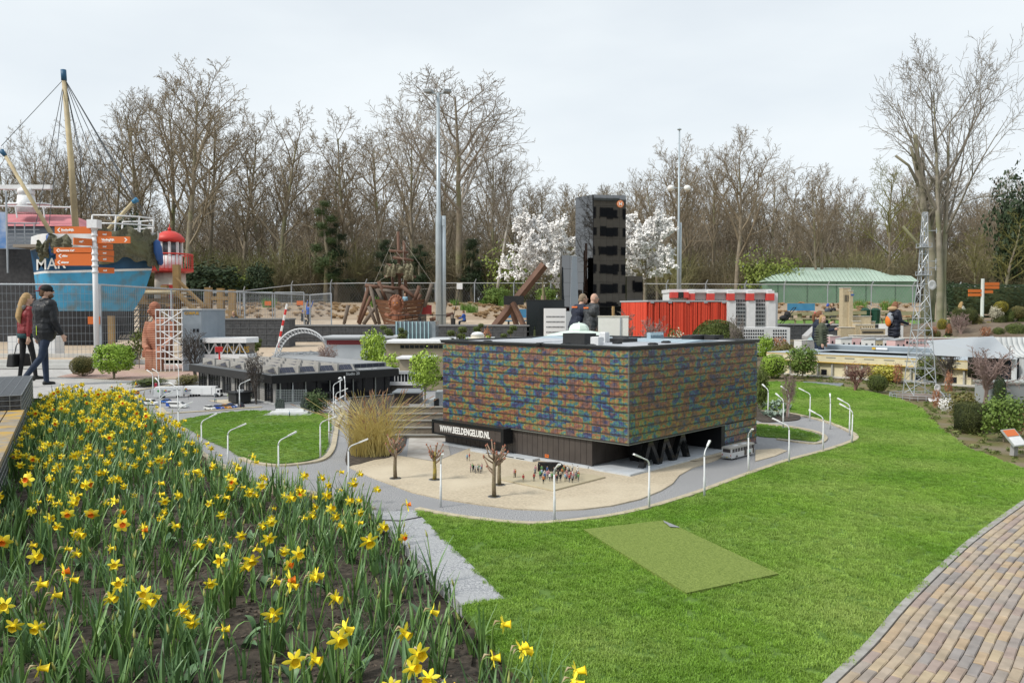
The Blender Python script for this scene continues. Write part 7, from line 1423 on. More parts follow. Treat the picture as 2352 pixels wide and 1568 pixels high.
# ---- ivy hedge, signpost, shed
o = bush('ivy_hedge','tall dark ivy hedge along the right of the garden', (X(2290,52),52,tz(52)), 3.6, Zp(652,52)-tz(52), 'cube', g_dark, 'hedge', rz=0, ry=.7)
t = thing('signpost', 'distant white signpost with five orange boards before the ivy hedge', 'signpost', (X(2255,46),46,tz(46))); MB().tube([(0,0,0),(0,0,Zp(640,46)-tz(46))], .09, 10).build('pole', WHT, t)
for px0, px1, py in ((2258,2292,652),(2258,2292,660),(2222,2254,668),(2258,2278,670),(2222,2254,677)): MB().box((X((px0+px1)/2,46)-t.location.x,-.02,Zp(py,46)-tz(46)), (X(px1,46)-X(px0,46),.06,.17)).build('sign_board', ORG, t)
t = thing('green_shed', 'long green corrugated shed with pale rounded roof behind the trees', 'shed', (X(1930,71),71,tz(71))); m_gs = mat('shed green', (.15,.27,.18), (.18,.31,.21), 1, .7); wv = X(2105,71)-X(1762,71); ze, zp = Zp(647,71)-tz(71), Zp(609,71)-tz(71); MB().span((-wv/2,0,-.2), (wv/2,4.5,ze)).build('wall', m_gs, t)
n = 40; mr_ = mat('shed roof', (.34,.45,.37), (.40,.51,.43), .8, .7)
for i in range(n): 
    x0 = -wv/2-.2+(wv+.4)*i/n; hp = lambda x: min(1, max(0, (x+wv/2+.2)/3.2))**.5*min(1, max(.55, (wv/2+.2-x)/3.2))
    MB().add([(x0,-.25,ze+.02),(x0+(wv+.4)/n*.93,-.25,ze+.02),(x0+(wv+.4)/n*.93,1.2,ze+(zp-ze)*.7*hp(x0+.15)),(x0,1.2,ze+(zp-ze)*.7*hp(x0)),(x0+(wv+.4)/n*.93,4,ze+(zp-ze)*hp(x0+.15)),(x0,4,ze+(zp-ze)*hp(x0))], [(0,1,2,3),(3,2,4,5)]).build('roof_sheet', mr_, t)
for i in range(5): MB().span((-wv/2+1+i*2.6,-.03,0), (-wv/2+1.08+i*2.6,-.001,ze-.1)).build('wall_joint', mat('joint green', (.08,.15,.10)), t)
# ---- benches, bins, stroller
def picnic(px, d, label, rz=0): 
    t = thing('picnic_table', label, 'picnic table', (X(px,d),d,tz(d)), rz); m = mat('weathered bench', (.30,.26,.16), (.36,.32,.21), 4, .85)
    for i in range(4): MB().box((0,-.3+i*.2,.74), (1.9,.18,.045)).build('top_board', m, t)
    for y in (-.75,.75): MB().box((0,y,.45), (1.9,.28,.045)).build('seat_board', m, t); MB().box((0,y*1.2,.72), (1.9,.05,.2)).build('back_board', m, t)
    for x in (-.75,.75):
        for y in (-.7,.7): MB().box((x,y,.215), (.09,.09,.43)).build('leg', m, t)
        MB().box((x,0,.40), (.09,1.4,.09)).build('cross_beam', m, t); MB().box((x,0,.58), (.09,.5,.28)).build('trestle', m, t)
picnic(1868,44,'weathered picnic bench beside the stroller'); picnic(1935,45.5,'weathered picnic bench with two people seated'); picnic(2070,45,'weathered picnic bench behind the padded coat')
for px, d, lab in ((1842,49.5,'blue backed bench beside the stroller on the bank'),(1195,41,'blue bench end beside the leaning beam')):
    t = thing('blue_bench', lab, 'bench', (X(px,d),d,tz(d))); m = mat('bench blue', (.06,.22,.38), (.08,.26,.43), 3, .6); MB().box((0,.2,.82), (1.7,.06,.45)).build('backrest', m, t); MB().box((0,-.05,.45), (1.7,.45,.06)).build('seat', m, t)
    for x in (-.6,.6): MB().box((x,.1,.21), (.1,.3,.42)).build('leg', m_log2, t)
for px, lab in ((1987,'dark green litter bin left of its twin'),(2010,'dark green litter bin right of its twin')):
    t = thing('litter_bin', lab, 'bin', (X(px,45),45,tz(45))); MB().lathe([(.22,.15),(.25,.85),(.27,.9),(.15,1.02)], 8).build('body', mat('bin green', (.015,.06,.04), rough=.4), t); MB().tube([(.27,0,0),(.27,0,1.05),(.1,0,1.12)], .025, 6).build('post', m_gal, t)
t = thing('stroller', 'black baby stroller parked beside the picnic bench', 'stroller', (X(1803,42),42,tz(42))); b_ = mat('stroller black', (.015,.015,.018), rough=.7)
mb = MB(); mb.sph((-.05,0,.55), (.26,.2,.16), 12, 8); mb.sph((.12,0,.72), (.17,.21,.20), 12, 8); mb.build('seat', b_, t, True); MB().tube([(-.3,-.2,.15),(.1,-.2,.6),(.5,-.2,1.1)], .02, 6).build('frame', b_, t); MB().tube([(-.3,.2,.15),(.1,.2,.6),(.5,.2,1.1),(.5,-.2,1.1)], .02, 6).build('handle', b_, t)
for x in (-.35,.35):
    for y in (-.25,.25): MB().tube([(x,y-.02,.14),(x,y+.02,.14)], .14, 14).build('wheel', b_, t)
# ---- shrubs around the lawn and the mast
def sh(nm, lab, px, pyb, pyt, rpx, kd, m, stem=0, cat='shrub'):
    p = G(px, pyb); h = Zp(pyt, p.y); bush(nm, lab, p, rpx/FPX*p.y, h, kd, m, cat, stem=stem*h)
sh('loose_shrub','tall loose green shrub left of the cream stadium front',1843,868,794,34,'loose',g_mid,.1); sh('round_shrub','bright yellow green round shrub right of the glass building',1777,868,812,30,'clip',g_fresh,.05); sh('loose_shrub','narrow dark shrub close to the glass building edge',1748,945,845,16,'loose',g_box,.1); sh('loose_shrub','low loose olive shrub behind the bright round shrub',1800,850,785,24,'loose',g_olive)
sh('golden_shrub','variegated golden shrub at the stadium wall',2030,878,838,38,'loose',g_yel); sh('golden_shrub','bright golden green shrub behind the lattice mast',2058,868,820,32,'loose',g_lime); sh('dark_shrub','dark green rounded shrub on the lawn edge',2015,900,858,23,'clip',g_box); sh('rust_shrub','rust leaved shrub beside the golden one',2062,888,830,11,'sparse',g_rust,.1); sh('loose_shrub','dark loose shrub directly behind the lattice mast',2138,882,815,32,'loose',g_box,.1)
sh('rust_shrub','small rusty shrub right of the lattice mast',2178,920,848,9,'sparse',g_rust,.2); sh('rust_shrub','rusty shrub beside the mast dishes',2150,938,890,10,'sparse',g_rust); sh('loose_shrub','brownish loose shrub behind the yew block',2212,965,895,34,'sparse',g_olive,.05); sh('yew_block','clipped dark yew block at the lawn edge',2230,992,922,31,'cube',g_yew); sh('loose_shrub','large loose green shrub beside the information lectern',2305,1012,905,47,'loose',g_mid,.12); sh('white_shrub','small white flecked shrub beside the dishes',2172,945,910,15,'sparse',g_wht); sh('dark_shrub','dark upright yew below the shell hall',2295,945,862,14,'clip',g_dark); sh('rust_shrub','rusty shrub at the edge behind the lectern',2345,1000,930,14,'sparse',g_rust)
p = G(1965,898); bare('bare_shrub','small red twigged tree in the moss before the stadium', p, 85/FPX*p.y, Zp(832,p.y), t_red, 'tree'); p = G(2180,895); bare('bare_shrub','grey twisted bare shrub between mast and shell hall', p, 80/FPX*p.y, Zp(800,p.y), t_grey); p = G(2262,935); bare('bare_shrub','large pinkish grey bare shrub before the shell hall', p, 120/FPX*p.y, Zp(795,p.y), t_pink); p = G(1808,962); bare('bare_shrub','slim bare sapling among the silvery plants', p, 40/FPX*p.y, Zp(852,p.y), t_pink, 'tree')
for px, lab in ((1850,'small rusty beech bush left of the stadium'),(1818,'bright green bush behind the bright round shrub')): sh('rust_shrub' if px == 1850-0 and False else 'low_bush', lab, px-60, 830, 770, 20, 'sparse' if px == 1850 else 'loose', g_rust if px == 1850 else g_fresh, .1)
random.seed(44); mb = MB()
for _ in range(26):
    p = G(R_(1745,1815), R_(925,962)); t0 = len(mb.v)
    for _ in range(9): strap(mb, p.x, p.y, R_(.05,.10), R_(.018,.03), R_(0,6.28), R_(.04,.09), R_(0,.6))
o = mb.build('silver_plants', mat('silver leaf', (.22,.30,.24), (.30,.37,.30), 20, .6), None, True, kind='stuff'); o['label'] = 'silvery broad leaves in the bed beside the glass building'
sheet('silver_bed', sm(gp((1738,922),(1790,925),(1825,945),(1838,962),(1800,968),(1738,965)), 4, True), .012, m_soil, thick=.03)
# ================================================================ PEOPLE
def fuse(segs, vox, name, mats):
    """segs: ('c',p0,p1,r0,r1,mat) tapered capsule or ('e',centre,(rx,ry,rz),mat); one continuous skin, material from the nearest piece"""
    mb = MB()
    for s in segs:
        if s[0] == 'c': mb.tube([s[1], s[2]], [s[3], s[4]], 10); mb.sph(s[1], s[3], 10, 6); mb.sph(s[2], s[4], 10, 6)
        else: mb.sph(s[1], s[2], 14, 10)
    me = remeshed(mb, vox, name, mats, None)
    mi = []
    for p in me.polygons:
        c = p.center; best = 9; bm = 0
        for s in segs:
            if s[0] == 'c':
                a, b = Vector(s[1]), Vector(s[2]); ab = b-a; tt = max(0, min(1, (c-a).dot(ab)/max(ab.length_squared, 1e-9))); dd = (c-(a+ab*tt)).length-lerp(s[3], s[4], tt); m = s[5]
            else:
                q = c-Vector(s[1]); r = s[2]; k = Vector((q.x/r[0], q.y/r[1], q.z/r[2])).length; dd = (k-1)*min(r); m = s[3]
            if dd < best: best, bm = dd, m
        mi.append(bm)
    me.polygons.foreach_set('material_index', mi); return me
SKIN, TOP, LEG, SHOE, HAIR = 0, 1, 2, 3, 4
def body(h=1.75, lean=0., legs=((.0,.0),(.0,.0)), arms=((0.,.1,.2),(0.,.1,.2)), thick=1.0, coat=0., hip=None, headturn=0., bulk=1.0, female=False, skirtlen=0, fingers=True, shoulders=1.0):
    """segments of a figure facing +x; legs: (thigh forward angle, knee bend), arms: (forward swing, outward, elbow bend); left first (+y)"""
    S_ = []; hz = hip if hip is not None else .53*h*min(cos(legs[0][0])*.5+cos(legs[0][0]-legs[0][1])*.5, 1) if hip is None and False else (hip or .525*h)
    k = h/1.75; hp = Vector((0,0,hz)); up = Vector((sin(lean),0,cos(lean))); fw = Vector((cos(lean),0,-sin(lean)))
    ch = hp+up*.36*k; nk = hp+up*.53*k; sh_ = hp+up*.47*k
    wst = hp+up*.16*k; R0 = thick
    S_ += [('c',hp+Vector((0,.055*k,0)),hp+Vector((0,-.055*k,0)),.125*k*R0,.125*k*R0,LEG), ('c',hp+up*.05*k+Vector((0,.05*k,0)),hp+up*.05*k-Vector((0,.05*k,0)),.125*k*bulk,.125*k*bulk,TOP), ('c',wst+Vector((0,.05*k,0)),wst-Vector((0,.05*k,0)),.115*k*bulk,.115*k*bulk,TOP), ('c',ch+Vector((0,.085*k,0)),ch-Vector((0,.085*k,0)),.125*k*bulk,.125*k*bulk,TOP), ('c',sh_+Vector((0,.145*k*shoulders,-.012*k)),sh_+Vector((0,-.145*k*shoulders,-.012*k)),.078*k*bulk,.078*k*bulk,TOP), ('c',hp+up*.2*k,ch,.125*k*bulk,.135*k*bulk,TOP)]
    if coat: S_ += [('c',hp+Vector((0,.06*k,-coat*k*.3)),hp-Vector((0,.06*k,coat*k*.3)),.122*k*bulk,.122*k*bulk,TOP), ('c',hp+Vector((0,.06*k,-coat*k)),hp-Vector((0,.06*k,coat*k)),.118*k*bulk,.118*k*bulk,TOP), ('c',hp,hp-Vector((0,0,coat*k)),.125*k*bulk,.125*k*bulk,TOP)]
    S_ += [('c',nk-up*.05*k,nk+up*.06*k,.062*k,.055*k,SKIN)]
    hd = nk+up*.155*k+fw*.02*k; 
    hf = Vector((cos(headturn),sin(headturn),0)); hs = Vector((-sin(headturn),cos(headturn),0))
    S_ += [('e',hd,(.095*k,.08*k,.115*k),SKIN), ('e',hd+hf*.03*k-Vector((0,0,.06*k)),(.06*k,.056*k,.055*k),SKIN), ('e',hd+hf*.10*k-Vector((0,0,.012*k)),(.02*k,.014*k,.022*k),SKIN)]+[('e',hd+hs*s*.078*k-Vector((0,0,.01*k)),(.018*k,.012*k,.03*k),SKIN) for s in (1,-1)]
    for s, (th, kb) in zip((1,-1), legs):
        a = hp+Vector((0,s*.085*k,-.02*k)); kn = a+Vector((sin(th),0,-cos(th)))*.43*k; an = kn+Vector((sin(th-kb),0,-cos(th-kb)))*.42*k
        S_ += [('c',a,kn,.085*k*R0,.06*k*R0,LEG), ('c',kn,an,.06*k*R0,.043*k*R0,LEG), ('c',an+Vector((-.03*k,0,-.035*k)),an+Vector((.13*k,s*.01,-.05*k)),.042*k,.034*k,SHOE)]
    hands = []
    for s, (sw, ou, eb) in zip((1,-1), arms):
        a = sh_+Vector((0,s*.165*k*shoulders,-.01*k)); d1 = Vector((sin(sw)*cos(ou), s*sin(ou), -cos(sw)*cos(ou))); el = a+d1*.29*k; d2 = Vector((sin(sw+eb)*cos(ou*.3), s*sin(ou*.3), -cos(sw+eb)*cos(ou*.3))); wr = el+d2*.25*k
        S_ += [('c',a,el,.058*k*bulk,.047*k*bulk,TOP), ('c',el,wr-d2*.02*k,.047*k*bulk,.034*k*bulk,TOP), ('c',wr,wr+d2*.075*k,.026*k,.030*k,SKIN)]; hands.append(wr+d2*.08*k)
        sd = Vector((d2.z,0,-d2.x)).normalized(); 
        if fingers:
            for i in range(4): 
                b = wr+d2*.085*k+sd*(i-1.5)*.019*k; L_ = (.062,.072,.066,.05)[i]*k; S_ += [('c',b,b+d2*L_*.55+Vector((0,-s*.008*k,0)),.0095*k,.009*k,SKIN), ('c',b+d2*L_*.55+Vector((0,-s*.008*k,0)),b+d2*L_+Vector((0,-s*.028*k,0)),.009*k,.008*k,SKIN)]
            b = wr+d2*.035*k-sd*.026*k; S_ += [('c',b,b+d2*.05*k-sd*.028*k,.0115*k,.0095*k,SKIN)]
    return S_, dict(hd=hd, hf=hf, hs=hs, nk=nk, sh=sh_, hp=hp, up=up, fw=fw, k=k, hands=hands, ch=ch)
def pm(n, c, r=.75): return mat('cloth '+n, c, tuple(q*.7 for q in c), 9, r, .9, 13)
sk = mat('skin', (.56,.36,.27), (.52,.32,.235), 15, .6); sh_blk = mat('shoe black', (.02,.02,.02), rough=.6)
def make_person(label, loc, rz, B_, mats, vox=.0125, hair=None, hm=None, group=None, eyes=True):
    segs, J = B_; t = thing('person', label, 'person', loc, rz, group); put('body', fuse(segs, vox, 'body', mats), t); k = J['k']; hd, hf, hs = J['hd'], J['hf'], J['hs']
    if eyes:
        for s in (1,-1): MB().sph(hd+hf*.086*k+hs*s*.033*k+Vector((0,0,.012*k)), .012*k, 8, 6).build('eye', mat('eye dark', (.03,.025,.02), rough=.2), t)
        MB().sph(hd+hf*.088*k-Vector((0,0,.058*k)), (.008*k,.026*k,.008*k), 8, 5).build('mouth', mat('lips', (.42,.17,.14)), t)
    if hair:
        hb = MB(); P = hd-hf*.014*k+Vector((0,0,.018*k))
        if hair != 'bald':
            hb.sph(P, (.100*k,.090*k,.108*k), 14, 10)
            if hair in ('short','pony','long','bob'):
                hb.sph(P-hf*.035*k-Vector((0,0,.05*k)), (.075*k,.082*k,.075*k), 12, 8)
            if hair == 'pony': hb.tube([P-hf*.10*k+Vector((0,0,.03*k)), P-hf*.16*k+Vector((0,0,-.02*k)), P-hf*.17*k-Vector((0,0,.18*k)), P-hf*.14*k-Vector((0,0,.30*k))], [.03*k,.05*k,.045*k,.012*k], 8)
            if hair == 'bob': hb.tube([P-hf*.01*k+hs*.07*k, P+hs*.085*k-Vector((0,0,.15*k))], [.045*k,.03*k], 7); hb.tube([P-hf*.01*k-hs*.07*k, P-hs*.085*k-Vector((0,0,.15*k))], [.045*k,.03*k], 7); hb.tube([P-hf*.06*k, P-hf*.075*k-Vector((0,0,.17*k))], [.07*k,.06*k], 8)
            if hair == 'long':
                for q in (-.05,-.02,.02,.05): hb.tube([P-hf*.05*k+hs*q*k, P-hf*.11*k+hs*q*1.8*k-Vector((0,0,.18*k)), P-hf*.155*k+hs*q*2.2*k-Vector((0,0,.38*k)), P-hf*.13*k+hs*q*2.0*k-Vector((0,0,.52*k))], [.06*k,.055*k,.045*k,.012*k], 7)
            # keep the face free
            me = remeshed(hb, .014*k, 'hair', hm, None); import bmesh
            bm = bmesh.new(); bm.from_mesh(me); kill = [v for v in bm.verts if (v.co-hd).dot(hf) > .045*k and (v.co.z-hd.z) < .065*k]; bmesh.ops.delete(bm, geom=kill, context='VERTS'); bm.to_mesh(me); bm.free(); put('hair', me, t)
    return t, J
def ball(par, nm, m, c, r, n=12, q=8): return MB().sph(c, r, n, q).build(nm, m, par, True)
brown = mat('brown hair', (.10,.055,.03), (.14,.08,.045), 40, .7); blond = mat('blond hair', (.40,.27,.12), (.32,.20,.09), 40, .65); grey_h = mat('greyish hair', (.20,.15,.10), (.26,.20,.14), 40, .7); red_h = mat('auburn hair', (.17,.075,.035), (.22,.10,.05), 40, .65)
# the walking couple, heading away to the right
DM = 14.7; jb = pm('black jacket', (.012,.014,.018), .45)
t, J = make_person('man in black jacket, jeans and red black cap walking on the path', (X(102,DM),DM,0), 1.05, body(1.86, .05, ((.10,.05),(-.26,.45)), ((-.10,.2,.15),(.02,.22,.45)), coat=.04, bulk=1.32, headturn=-.75, shoulders=1.1), [sk, jb, pm('dark denim', (.018,.032,.065)), sh_blk], hair='short', hm=brown)
k = J['k']; hd, hf, hs = J['hd'], J['hf'], J['hs']
MB().sph(hd+Vector((0,0,.045*k))-hf*.005*k, (.106*k,.098*k,.082*k), 16, 8).build('cap', pm('cap black', (.014,.014,.015)), t, True); MB().sph(hd+Vector((0,0,.04*k))-hf*.05*k, (.072*k,.09*k,.078*k), 14, 8).build('cap_back', pm('cap red', (.22,.02,.03)), t, True); MB().sph(hd+Vector((0,0,.012*k))-hf*.125*k, (.062*k,.065*k,.012*k), 14, 6).build('cap_peak', pm('cap red', (0,0,0)), t, True)
mb = MB(); [mb.sph(hd+hf*.09*k+hs*s*.034*k+Vector((0,0,.012*k)), (.014*k,.026*k,.019*k), 10, 6) for s in (1,-1)]; [mb.tube([hd+hf*.085*k+hs*s*.06*k+Vector((0,0,.015*k)), hd+hs*s*.086*k+Vector((0,0,.018*k))], .004, 5) for s in (1,-1)]; mb.build('sunglasses', mat('lens black', (.01,.01,.012), rough=.15), t); MB().sph(hd+hf*.048*k-Vector((0,0,.072*k)), (.058*k,.062*k,.048*k), 12, 8).build('beard', brown, t, True)
MB().tube([J['nk']-J['up']*.045*k, J['nk']+J['up']*.045*k], [.098*k,.086*k], 12).build('collar', jb, t, True); MB().box(J['hp']+Vector((-.165*k,-.05,.02)), (.006,.012,.17)).build('lime_zip', mat('lime zip', (.45,.62,.05)), t)
DW = 15.9; t, J = make_person('woman with long blond hair in a red bomber jacket carrying a handbag', (X(58,DW),DW,0), 1.0, body(1.74, .05, ((-.05,.1),(.22,.12)), ((-.1,.16,.1),(-.15,.10,.05)), bulk=1.02, headturn=-.35, thick=.88, female=True), [sk, pm('bomber red', (.23,.025,.03), .5), pm('black leggings', (.012,.012,.014)), sh_blk], hair='long', hm=blond)
k = J['k']; MB().tube([J['hp']-Vector((0,.0,.01)), J['hp']-Vector((0,0,.10))], [.150*k,.142*k], 14).build('plaid_shirt', pm('plaid', (.02,.07,.08)), t, True); ball(t, 'grey_hood', pm('hood grey', (.25,.24,.22)), J['nk']-J['fw']*.09*k-Vector((0,0,.02)), (.07,.12,.07))
h_ = J['hands'][0]; bg_ = thing('handbag', 'black leather handbag held by the woman in red', 'handbag', t.location+Matrix.Rotation(1.0,3,'Z') @ Vector((h_.x-.02,h_.y,h_.z-.52)), 1.0+.35)
mb = MB(); lb_ = mat('black leather', (.012,.012,.013), rough=.4); mb.add([(-.24,-.09,0),(.24,-.09,0),(.24,.09,0),(-.24,.09,0),(-.21,-.07,.26),(.21,-.07,.26),(.21,.07,.26),(-.21,.07,.26)], [(3,2,1,0),(0,1,5,4),(1,2,6,5),(2,3,7,6),(3,0,4,7),(4,5,6,7)]); o = mb.build('body', lb_, bg_); md = o.modifiers.new('b','BEVEL'); md.width = .03; md.segments = 3; MB().tube([(-.1,0,.25),(-.06,0,.42),(.0,0,.48),(.06,0,.42),(.1,0,.25)], .010, 6).build('handle', lb_, bg_, True)
# two workmen behind the glass building
DK = 19.5; nv = pm('navy fleece', (.022,.028,.05)); t, J = make_person('man in navy fleece with orange back print leaning forward', (X(1322,DK),DK,0), .55, body(1.84, .30, ((.05,.0),(.02,.0)), ((.1,.12,.5),(.15,.14,.6)), bulk=1.2, headturn=-.4, coat=.02), [sk, nv, pm('dark denim', (0,0,0)), sh_blk], hair='short', hm=grey_h)
MB().box(J['ch']-J['fw']*.172+J['up']*.07, (.012,.22,.035)).build('back_print', mat('print orange', (.75,.18,.04)), t); MB().lathe([(.142,-.02),(.142,.02)], 14, J['hp']+Vector((0,0,.02))).build('belt', mat('belt tan', (.20,.08,.04)), t)
t, J = make_person('bald man in grey jacket with orange back print beside the other', (X(1352,DK-.3),DK-.3,0), .5, body(1.82, .20, ((.03,.0),(.05,.05)), ((.0,.1,.15),(.12,.06,.10)), bulk=1.18, headturn=-.45, coat=.12), [sk, pm('charcoal shell', (.055,.06,.065), .5), pm('black trousers', (.015,.015,.017)), sh_blk], hair='bald')
MB().box(J['ch']-J['fw']*.168+J['up']*.07, (.012,.20,.035)).build('back_print', mat('print orange', (0,0,0)), t); k = J['k']; mb = MB(); hd, hf, hs = J['hd'], J['hf'], J['hs']; [mb.tube([hd+hf*.097*k+hs*s*.01*k+Vector((0,0,.012)), hd+hf*.085*k+hs*s*.06*k+Vector((0,0,.014)), hd+hs*s*.088*k+Vector((0,0,.018))], .005, 5) for s in (1,-1)]; mb.build('glasses', m_pale, t); MB().tube([J['nk']-J['up']*.05, J['nk']+J['up']*.035], [.10,.085], 12).build('collar', pm('charcoal shell', (0,0,0)), t, True)
# girls and woman at the right
DG = 18.3; t, J = make_person('fair haired girl in an olive padded jacket looking round', (X(1887,DG),DG,0), -.5, body(1.28, .02, ((.04,.05),(-.06,.1)), ((.05,.16,.2),(.0,.14,.15)), bulk=1.32, headturn=-.75, thick=.95, coat=.05), [sk, pm('olive quilt', (.085,.10,.065)), pm('dark denim', (0,0,0)), sh_blk], hair='bob', hm=blond, vox=.0115)
mb = MB(); mb2 = J['hp']
for i in range(6): z = J['hp'].z-.02+i*.058; mb.lathe([(.151,z-.016),(.160,z),(.151,z+.016)], 16)
mb.build('quilting', pm('olive quilt', (0,0,0)), t, True)
t, J = make_person('girl with a brown ponytail in navy jacket behind the olive jacket', (X(1877,DG+.7),DG+.7,0), -.1, body(1.38, .08, ((.1,.05),(-.1,.1)), ((.7,.2,1.5),(.5,.15,1.2)), bulk=1.25, headturn=-.2), [sk, pm('navy jacket', (.02,.03,.055)), pm('dark denim', (0,0,0)), sh_blk], hair='pony', hm=red_h)
ball(t, 'hair_tie', mat('pink tie', (.7,.08,.12)), J['hd']-J['hf']*.11+Vector((0,0,.045)), .022)
DF = 24.; coat_m = pm('navy quilted coat', (.013,.017,.033), .5); t, J = make_person('woman in long navy padded coat with fur hood walking', (X(2054,DF),DF,0), .15, body(1.66, .03, ((.16,.05),(-.16,.2)), ((.25,.15,1.0),(.25,.15,1.0)), bulk=1.28, coat=.22, thick=.9, headturn=-.1), [sk, coat_m, pm('black leggings', (0,0,0)), sh_blk], hair='bob', hm=red_h)
mb = MB()
for i in range(8): z = J['hp'].z-.24+i*.085; mb.lathe([(.168,z-.024),(.182,z),(.168,z+.024)], 16)
mb.build('quilting', coat_m, t, True); ball(t, 'fur_hood', mat('fur tan', (.36,.24,.13), (.44,.31,.18), 60, .95), J['nk']-J['fw']*.08+Vector((0,0,.04)), (.13,.16,.08))
bk = thing('backpack', 'orange and grey backpack worn by the woman in padded coat', 'backpack', t.location+Vector((-.27,-.05,1.08)), .15); MB().sph((.07,0,-.03), (.075,.12,.17), 14, 10).build('bag', mat('pack orange', (.75,.22,.03), (.68,.18,.02), 8, .6), bk, True); MB().sph((.11,-.02,.05), (.085,.125,.18), 14, 10).build('side_panel', mat('pack grey', (.28,.30,.34)), bk, True); MB().tube([(.08,-.13,.15),(.3,-.12,.22),(.36,-.12,0),(.12,-.13,-.18)], .018, 6).build('strap', m_blk2, bk)
# seated pair, playground children and distant visitors (small in the picture)
def far(label, px, d, rz, h, top, leg_, hm, pose='stand', z=None, hair='short'):
    kw = dict(stand=dict(), sit=dict(legs=((1.45,1.4),(1.45,1.4)), hip=.56*h/1.75, arms=((.5,.1,1.0),(.6,.1,1.2)), lean=.12), climb=dict(legs=((.3,.5),(-.2,.6)), arms=((2.7,.15,.1),(2.6,.15,.2))))[pose]
    make_person(label, (X(px,d), d, tz(d) if z is None else z), rz, body(h, fingers=False, **kw), [sk, top, leg_, sh_blk], .022, hair, hm)
dn = pm('dark denim', (0,0,0))
far('woman in black leather jacket seated at the picnic bench', 1915, 45, 3.3, 1.68, pm('black leather jacket', (.015,.015,.017), .4), dn, brown, 'sit'); far('person in a blue cap seated facing the leather jacket', 1898, 45.6, .2, 1.6, pm('grey blue top', (.08,.10,.13)), dn, mat('cap blue', (.05,.10,.40)), 'sit')
far('woman in a white top seated beside the ivy hedge', 2205, 47, .3, 1.65, pm('white knit', (.55,.53,.50)), pm('plum trousers', (.10,.03,.08)), blond, 'sit', hair='long'); far('child in a blue jacket climbing near the fence', 709, 43, 1.2, 1.35, pm('royal blue', (.03,.10,.40)), pm('black shorts', (.02,.02,.02)), brown, 'climb'); far('child with a blue cap sitting on the low swing', 695, 44, -.6, 1.2, pm('black tee', (.02,.02,.022)), pm('black shorts', (0,0,0)), mat('cap blue', (0,0,0)), 'sit'); far('fair haired child in pale blue on the pirate ship deck', 931, 44.6, -1.6, 1.2, pm('pale blue top', (.30,.48,.58)), dn, blond, z=Zp(722,44.6)); far('person in dark clothing right of the pirate ship', 963, 45.5, -2.4, 1.6, pm('navy jacket', (0,0,0)), dn, blond); far('child in blue bending at the zip line seat', 1067, 43, 2.8, 1.2, pm('royal blue', (0,0,0)), dn, brown, 'sit'); far('long haired blonde child seated behind the gabion wall', 540, 29.2, -1.8, 1.3, pm('dark top', (.04,.045,.05)), dn, blond, 'sit', z=.35, hair='long')
# ---- tiny figures of the model town (shared meshes)
random.seed(51); MINI = []
for lg, ar in ((((0,0),(0,0)),((0,.12,.1),(0,.12,.1))), (((.12,.05),(-.12,.1)),((.1,.15,.5),(-.1,.12,.2))), (((.05,0),(-.05,0)),((.5,.2,1.2),(.1,.12,.2)))):
    sg, J = body(1.75, .0, lg, ar, fingers=False, bulk=1.1); P = J['hd']-J['hf']*.02+Vector((0,0,.03)); sg.append(('e',P,(.098,.092,.10),HAIR)); MINI.append(fuse(sg, .036, 'figurine', [sk, jb, dn, sh_blk, brown]))
tops = [('red',(.42,.07,.06)),('blue',(.07,.14,.34)),('white',(.70,.70,.68)),('white',(.70,.70,.68)),('pink',(.55,.27,.31)),('grey',(.25,.26,.27)),('light blue',(.27,.42,.55)),('black',(.02,.02,.022)),('orange',(.52,.20,.07)),('green',(.14,.32,.13))]
hairs = [('brown',brown),('blond',blond),('dark',mat('dark hair', (.02,.016,.014))),('grey',grey_h)]
legsm = [dn, pm('khaki', (.28,.24,.16)), pm('black trousers', (0,0,0)), pm('grey trousers', (.15,.15,.16))]; seen = {}
def mini(px, py, place, grp, s=.040, rz=None, z=.0225):
    p = G(px, py, z); tn_, tc_ = random.choice(tops); hn, hm_ = random.choice(hairs); o = put('figurine', random.choice(MINI), None, p, R_(0,6.28) if rz is None else rz, sc=s*R_(.95,1.06))
    recolor(o, 1, pm('mini '+tn_, tc_)); recolor(o, 2, random.choice(legsm)); recolor(o, 4, hm_); lab = 'tiny %s haired figure in a %s top %s' % (hn, tn_, place); tag(o, lab, 'figurine', grp+' '+tn_+' '+hn)
used = []
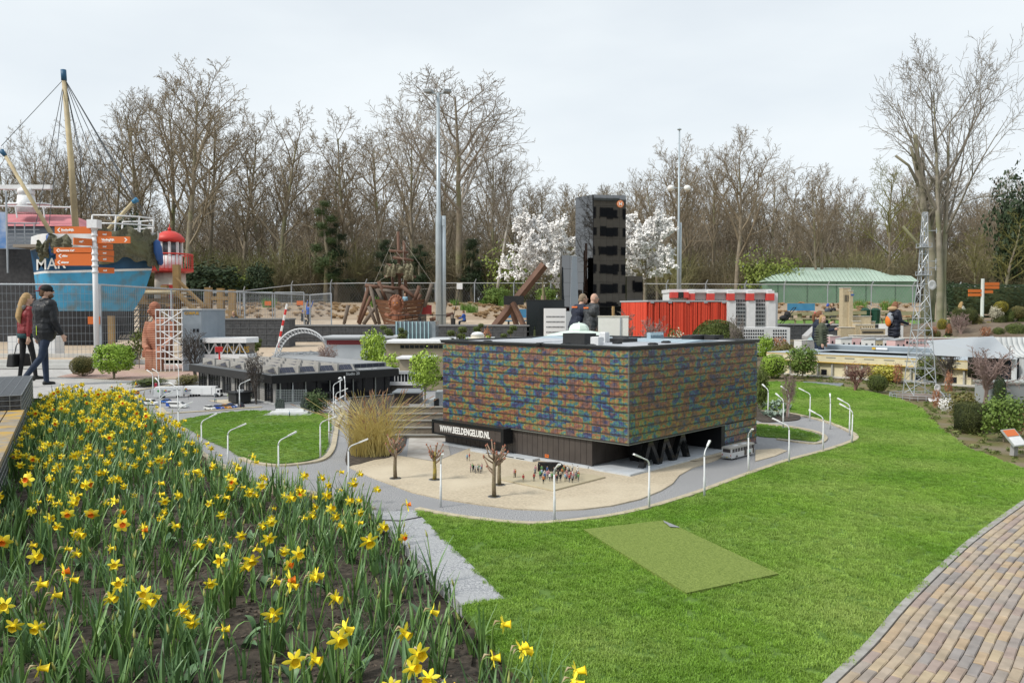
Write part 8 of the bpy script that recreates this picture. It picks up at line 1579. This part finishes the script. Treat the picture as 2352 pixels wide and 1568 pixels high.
while len(used) < 44:
    px, py = R_(1226,1330), R_(1080,1106)+abs(R_(-1,1))*6
    if py < 1084 and 1240 < px < 1310 or any(abs(px-a) < 2.5 and abs(py-b) < 2.2 for a, b in used): continue
    used.append((px, py)); mini(px, py, 'in the crowd before the black van', 'crowd before the van', rz=R_(.8,2.4))
for px, py in ((1181,1096),(1184,1095),(1202,1107)): mini(px, py, 'standing apart on the beige board', 'figures on the board')
for px, py in ((1073,1058),(1078,1057)): mini(px, py, 'walking close to the building base', 'pair near the base', z=.011)
for px, py in ((1081,1084),(1085,1081),(1088,1084),(1092,1086),(1097,1085),(1100,1083),(1104,1086),(1107,1082)): mini(px, py, 'in the group left of the pollard', 'group left of the pollard', z=.011)
for q, pl in (((120,410),'behind the nearer minibus'),((240,350),'beside the red totem'),((835,430),'leaning at the trailer end'),((875,425),'beside the trailer end'),((955,455),'between trailer and truck'),((1455,518),'filming near the truck ramp'),((1480,520),'standing by the truck ramp')): a = cv(*q); mini(a[0], a[1], pl, 'yard '+pl, z=.002)
mini(665, 957, 'before the white monument', 'monument visitor', z=.02)
# ================================================================ WHAT STANDS BEHIND THE CAMERA (seen only in reflections)
t = thing('apartment_block', 'beige apartment block with dark window rows across the garden', 'building', (46,-34,0), pi); MB().span((-30,0,0), (30,10,19)).build('wall', mat('apartment beige', (.55,.50,.42), (.48,.43,.36), 1, .8), t); me = MB().box((0,0,0), (3.4,.1,1.5)).mesh('window', m_win)
for j in range(6):
    for i in range(14): put('window', me, t, (-27+i*4.1, -.04, 2+j*3))
MB().span((-30.3,-.3,19.01), (30.3,10.3,19.4)).build('roof', m_pale, t)
random.seed(66)
for i in range(9):
    t = thing('bare_tree', 'bare leafless tree before the apartment block', 'tree', (84+i*5+R_(-2,2), -26+R_(-3,3), 0), R_(0,6), 'bare trees before the apartment block'); v = i % 6; k = R_(.6,.85); t.scale = (k,k,k); put('trunk', TV[v][0], t); put('crown', TV[v][1], t)
for i in range(9):
    t = thing('bare_tree', 'bare leafless tree of the wood far beyond the boat terrace', 'tree', (-44-i*5+R_(-2,2), 50+R_(-2,9), tz(53)), R_(0,6), 'bare trees beyond the boat terrace'); v = i % 6; k = R_(.7,.9); t.scale = (k,k,k); put('trunk', TV[v][0], t); put('crown', TV[v][1], t)
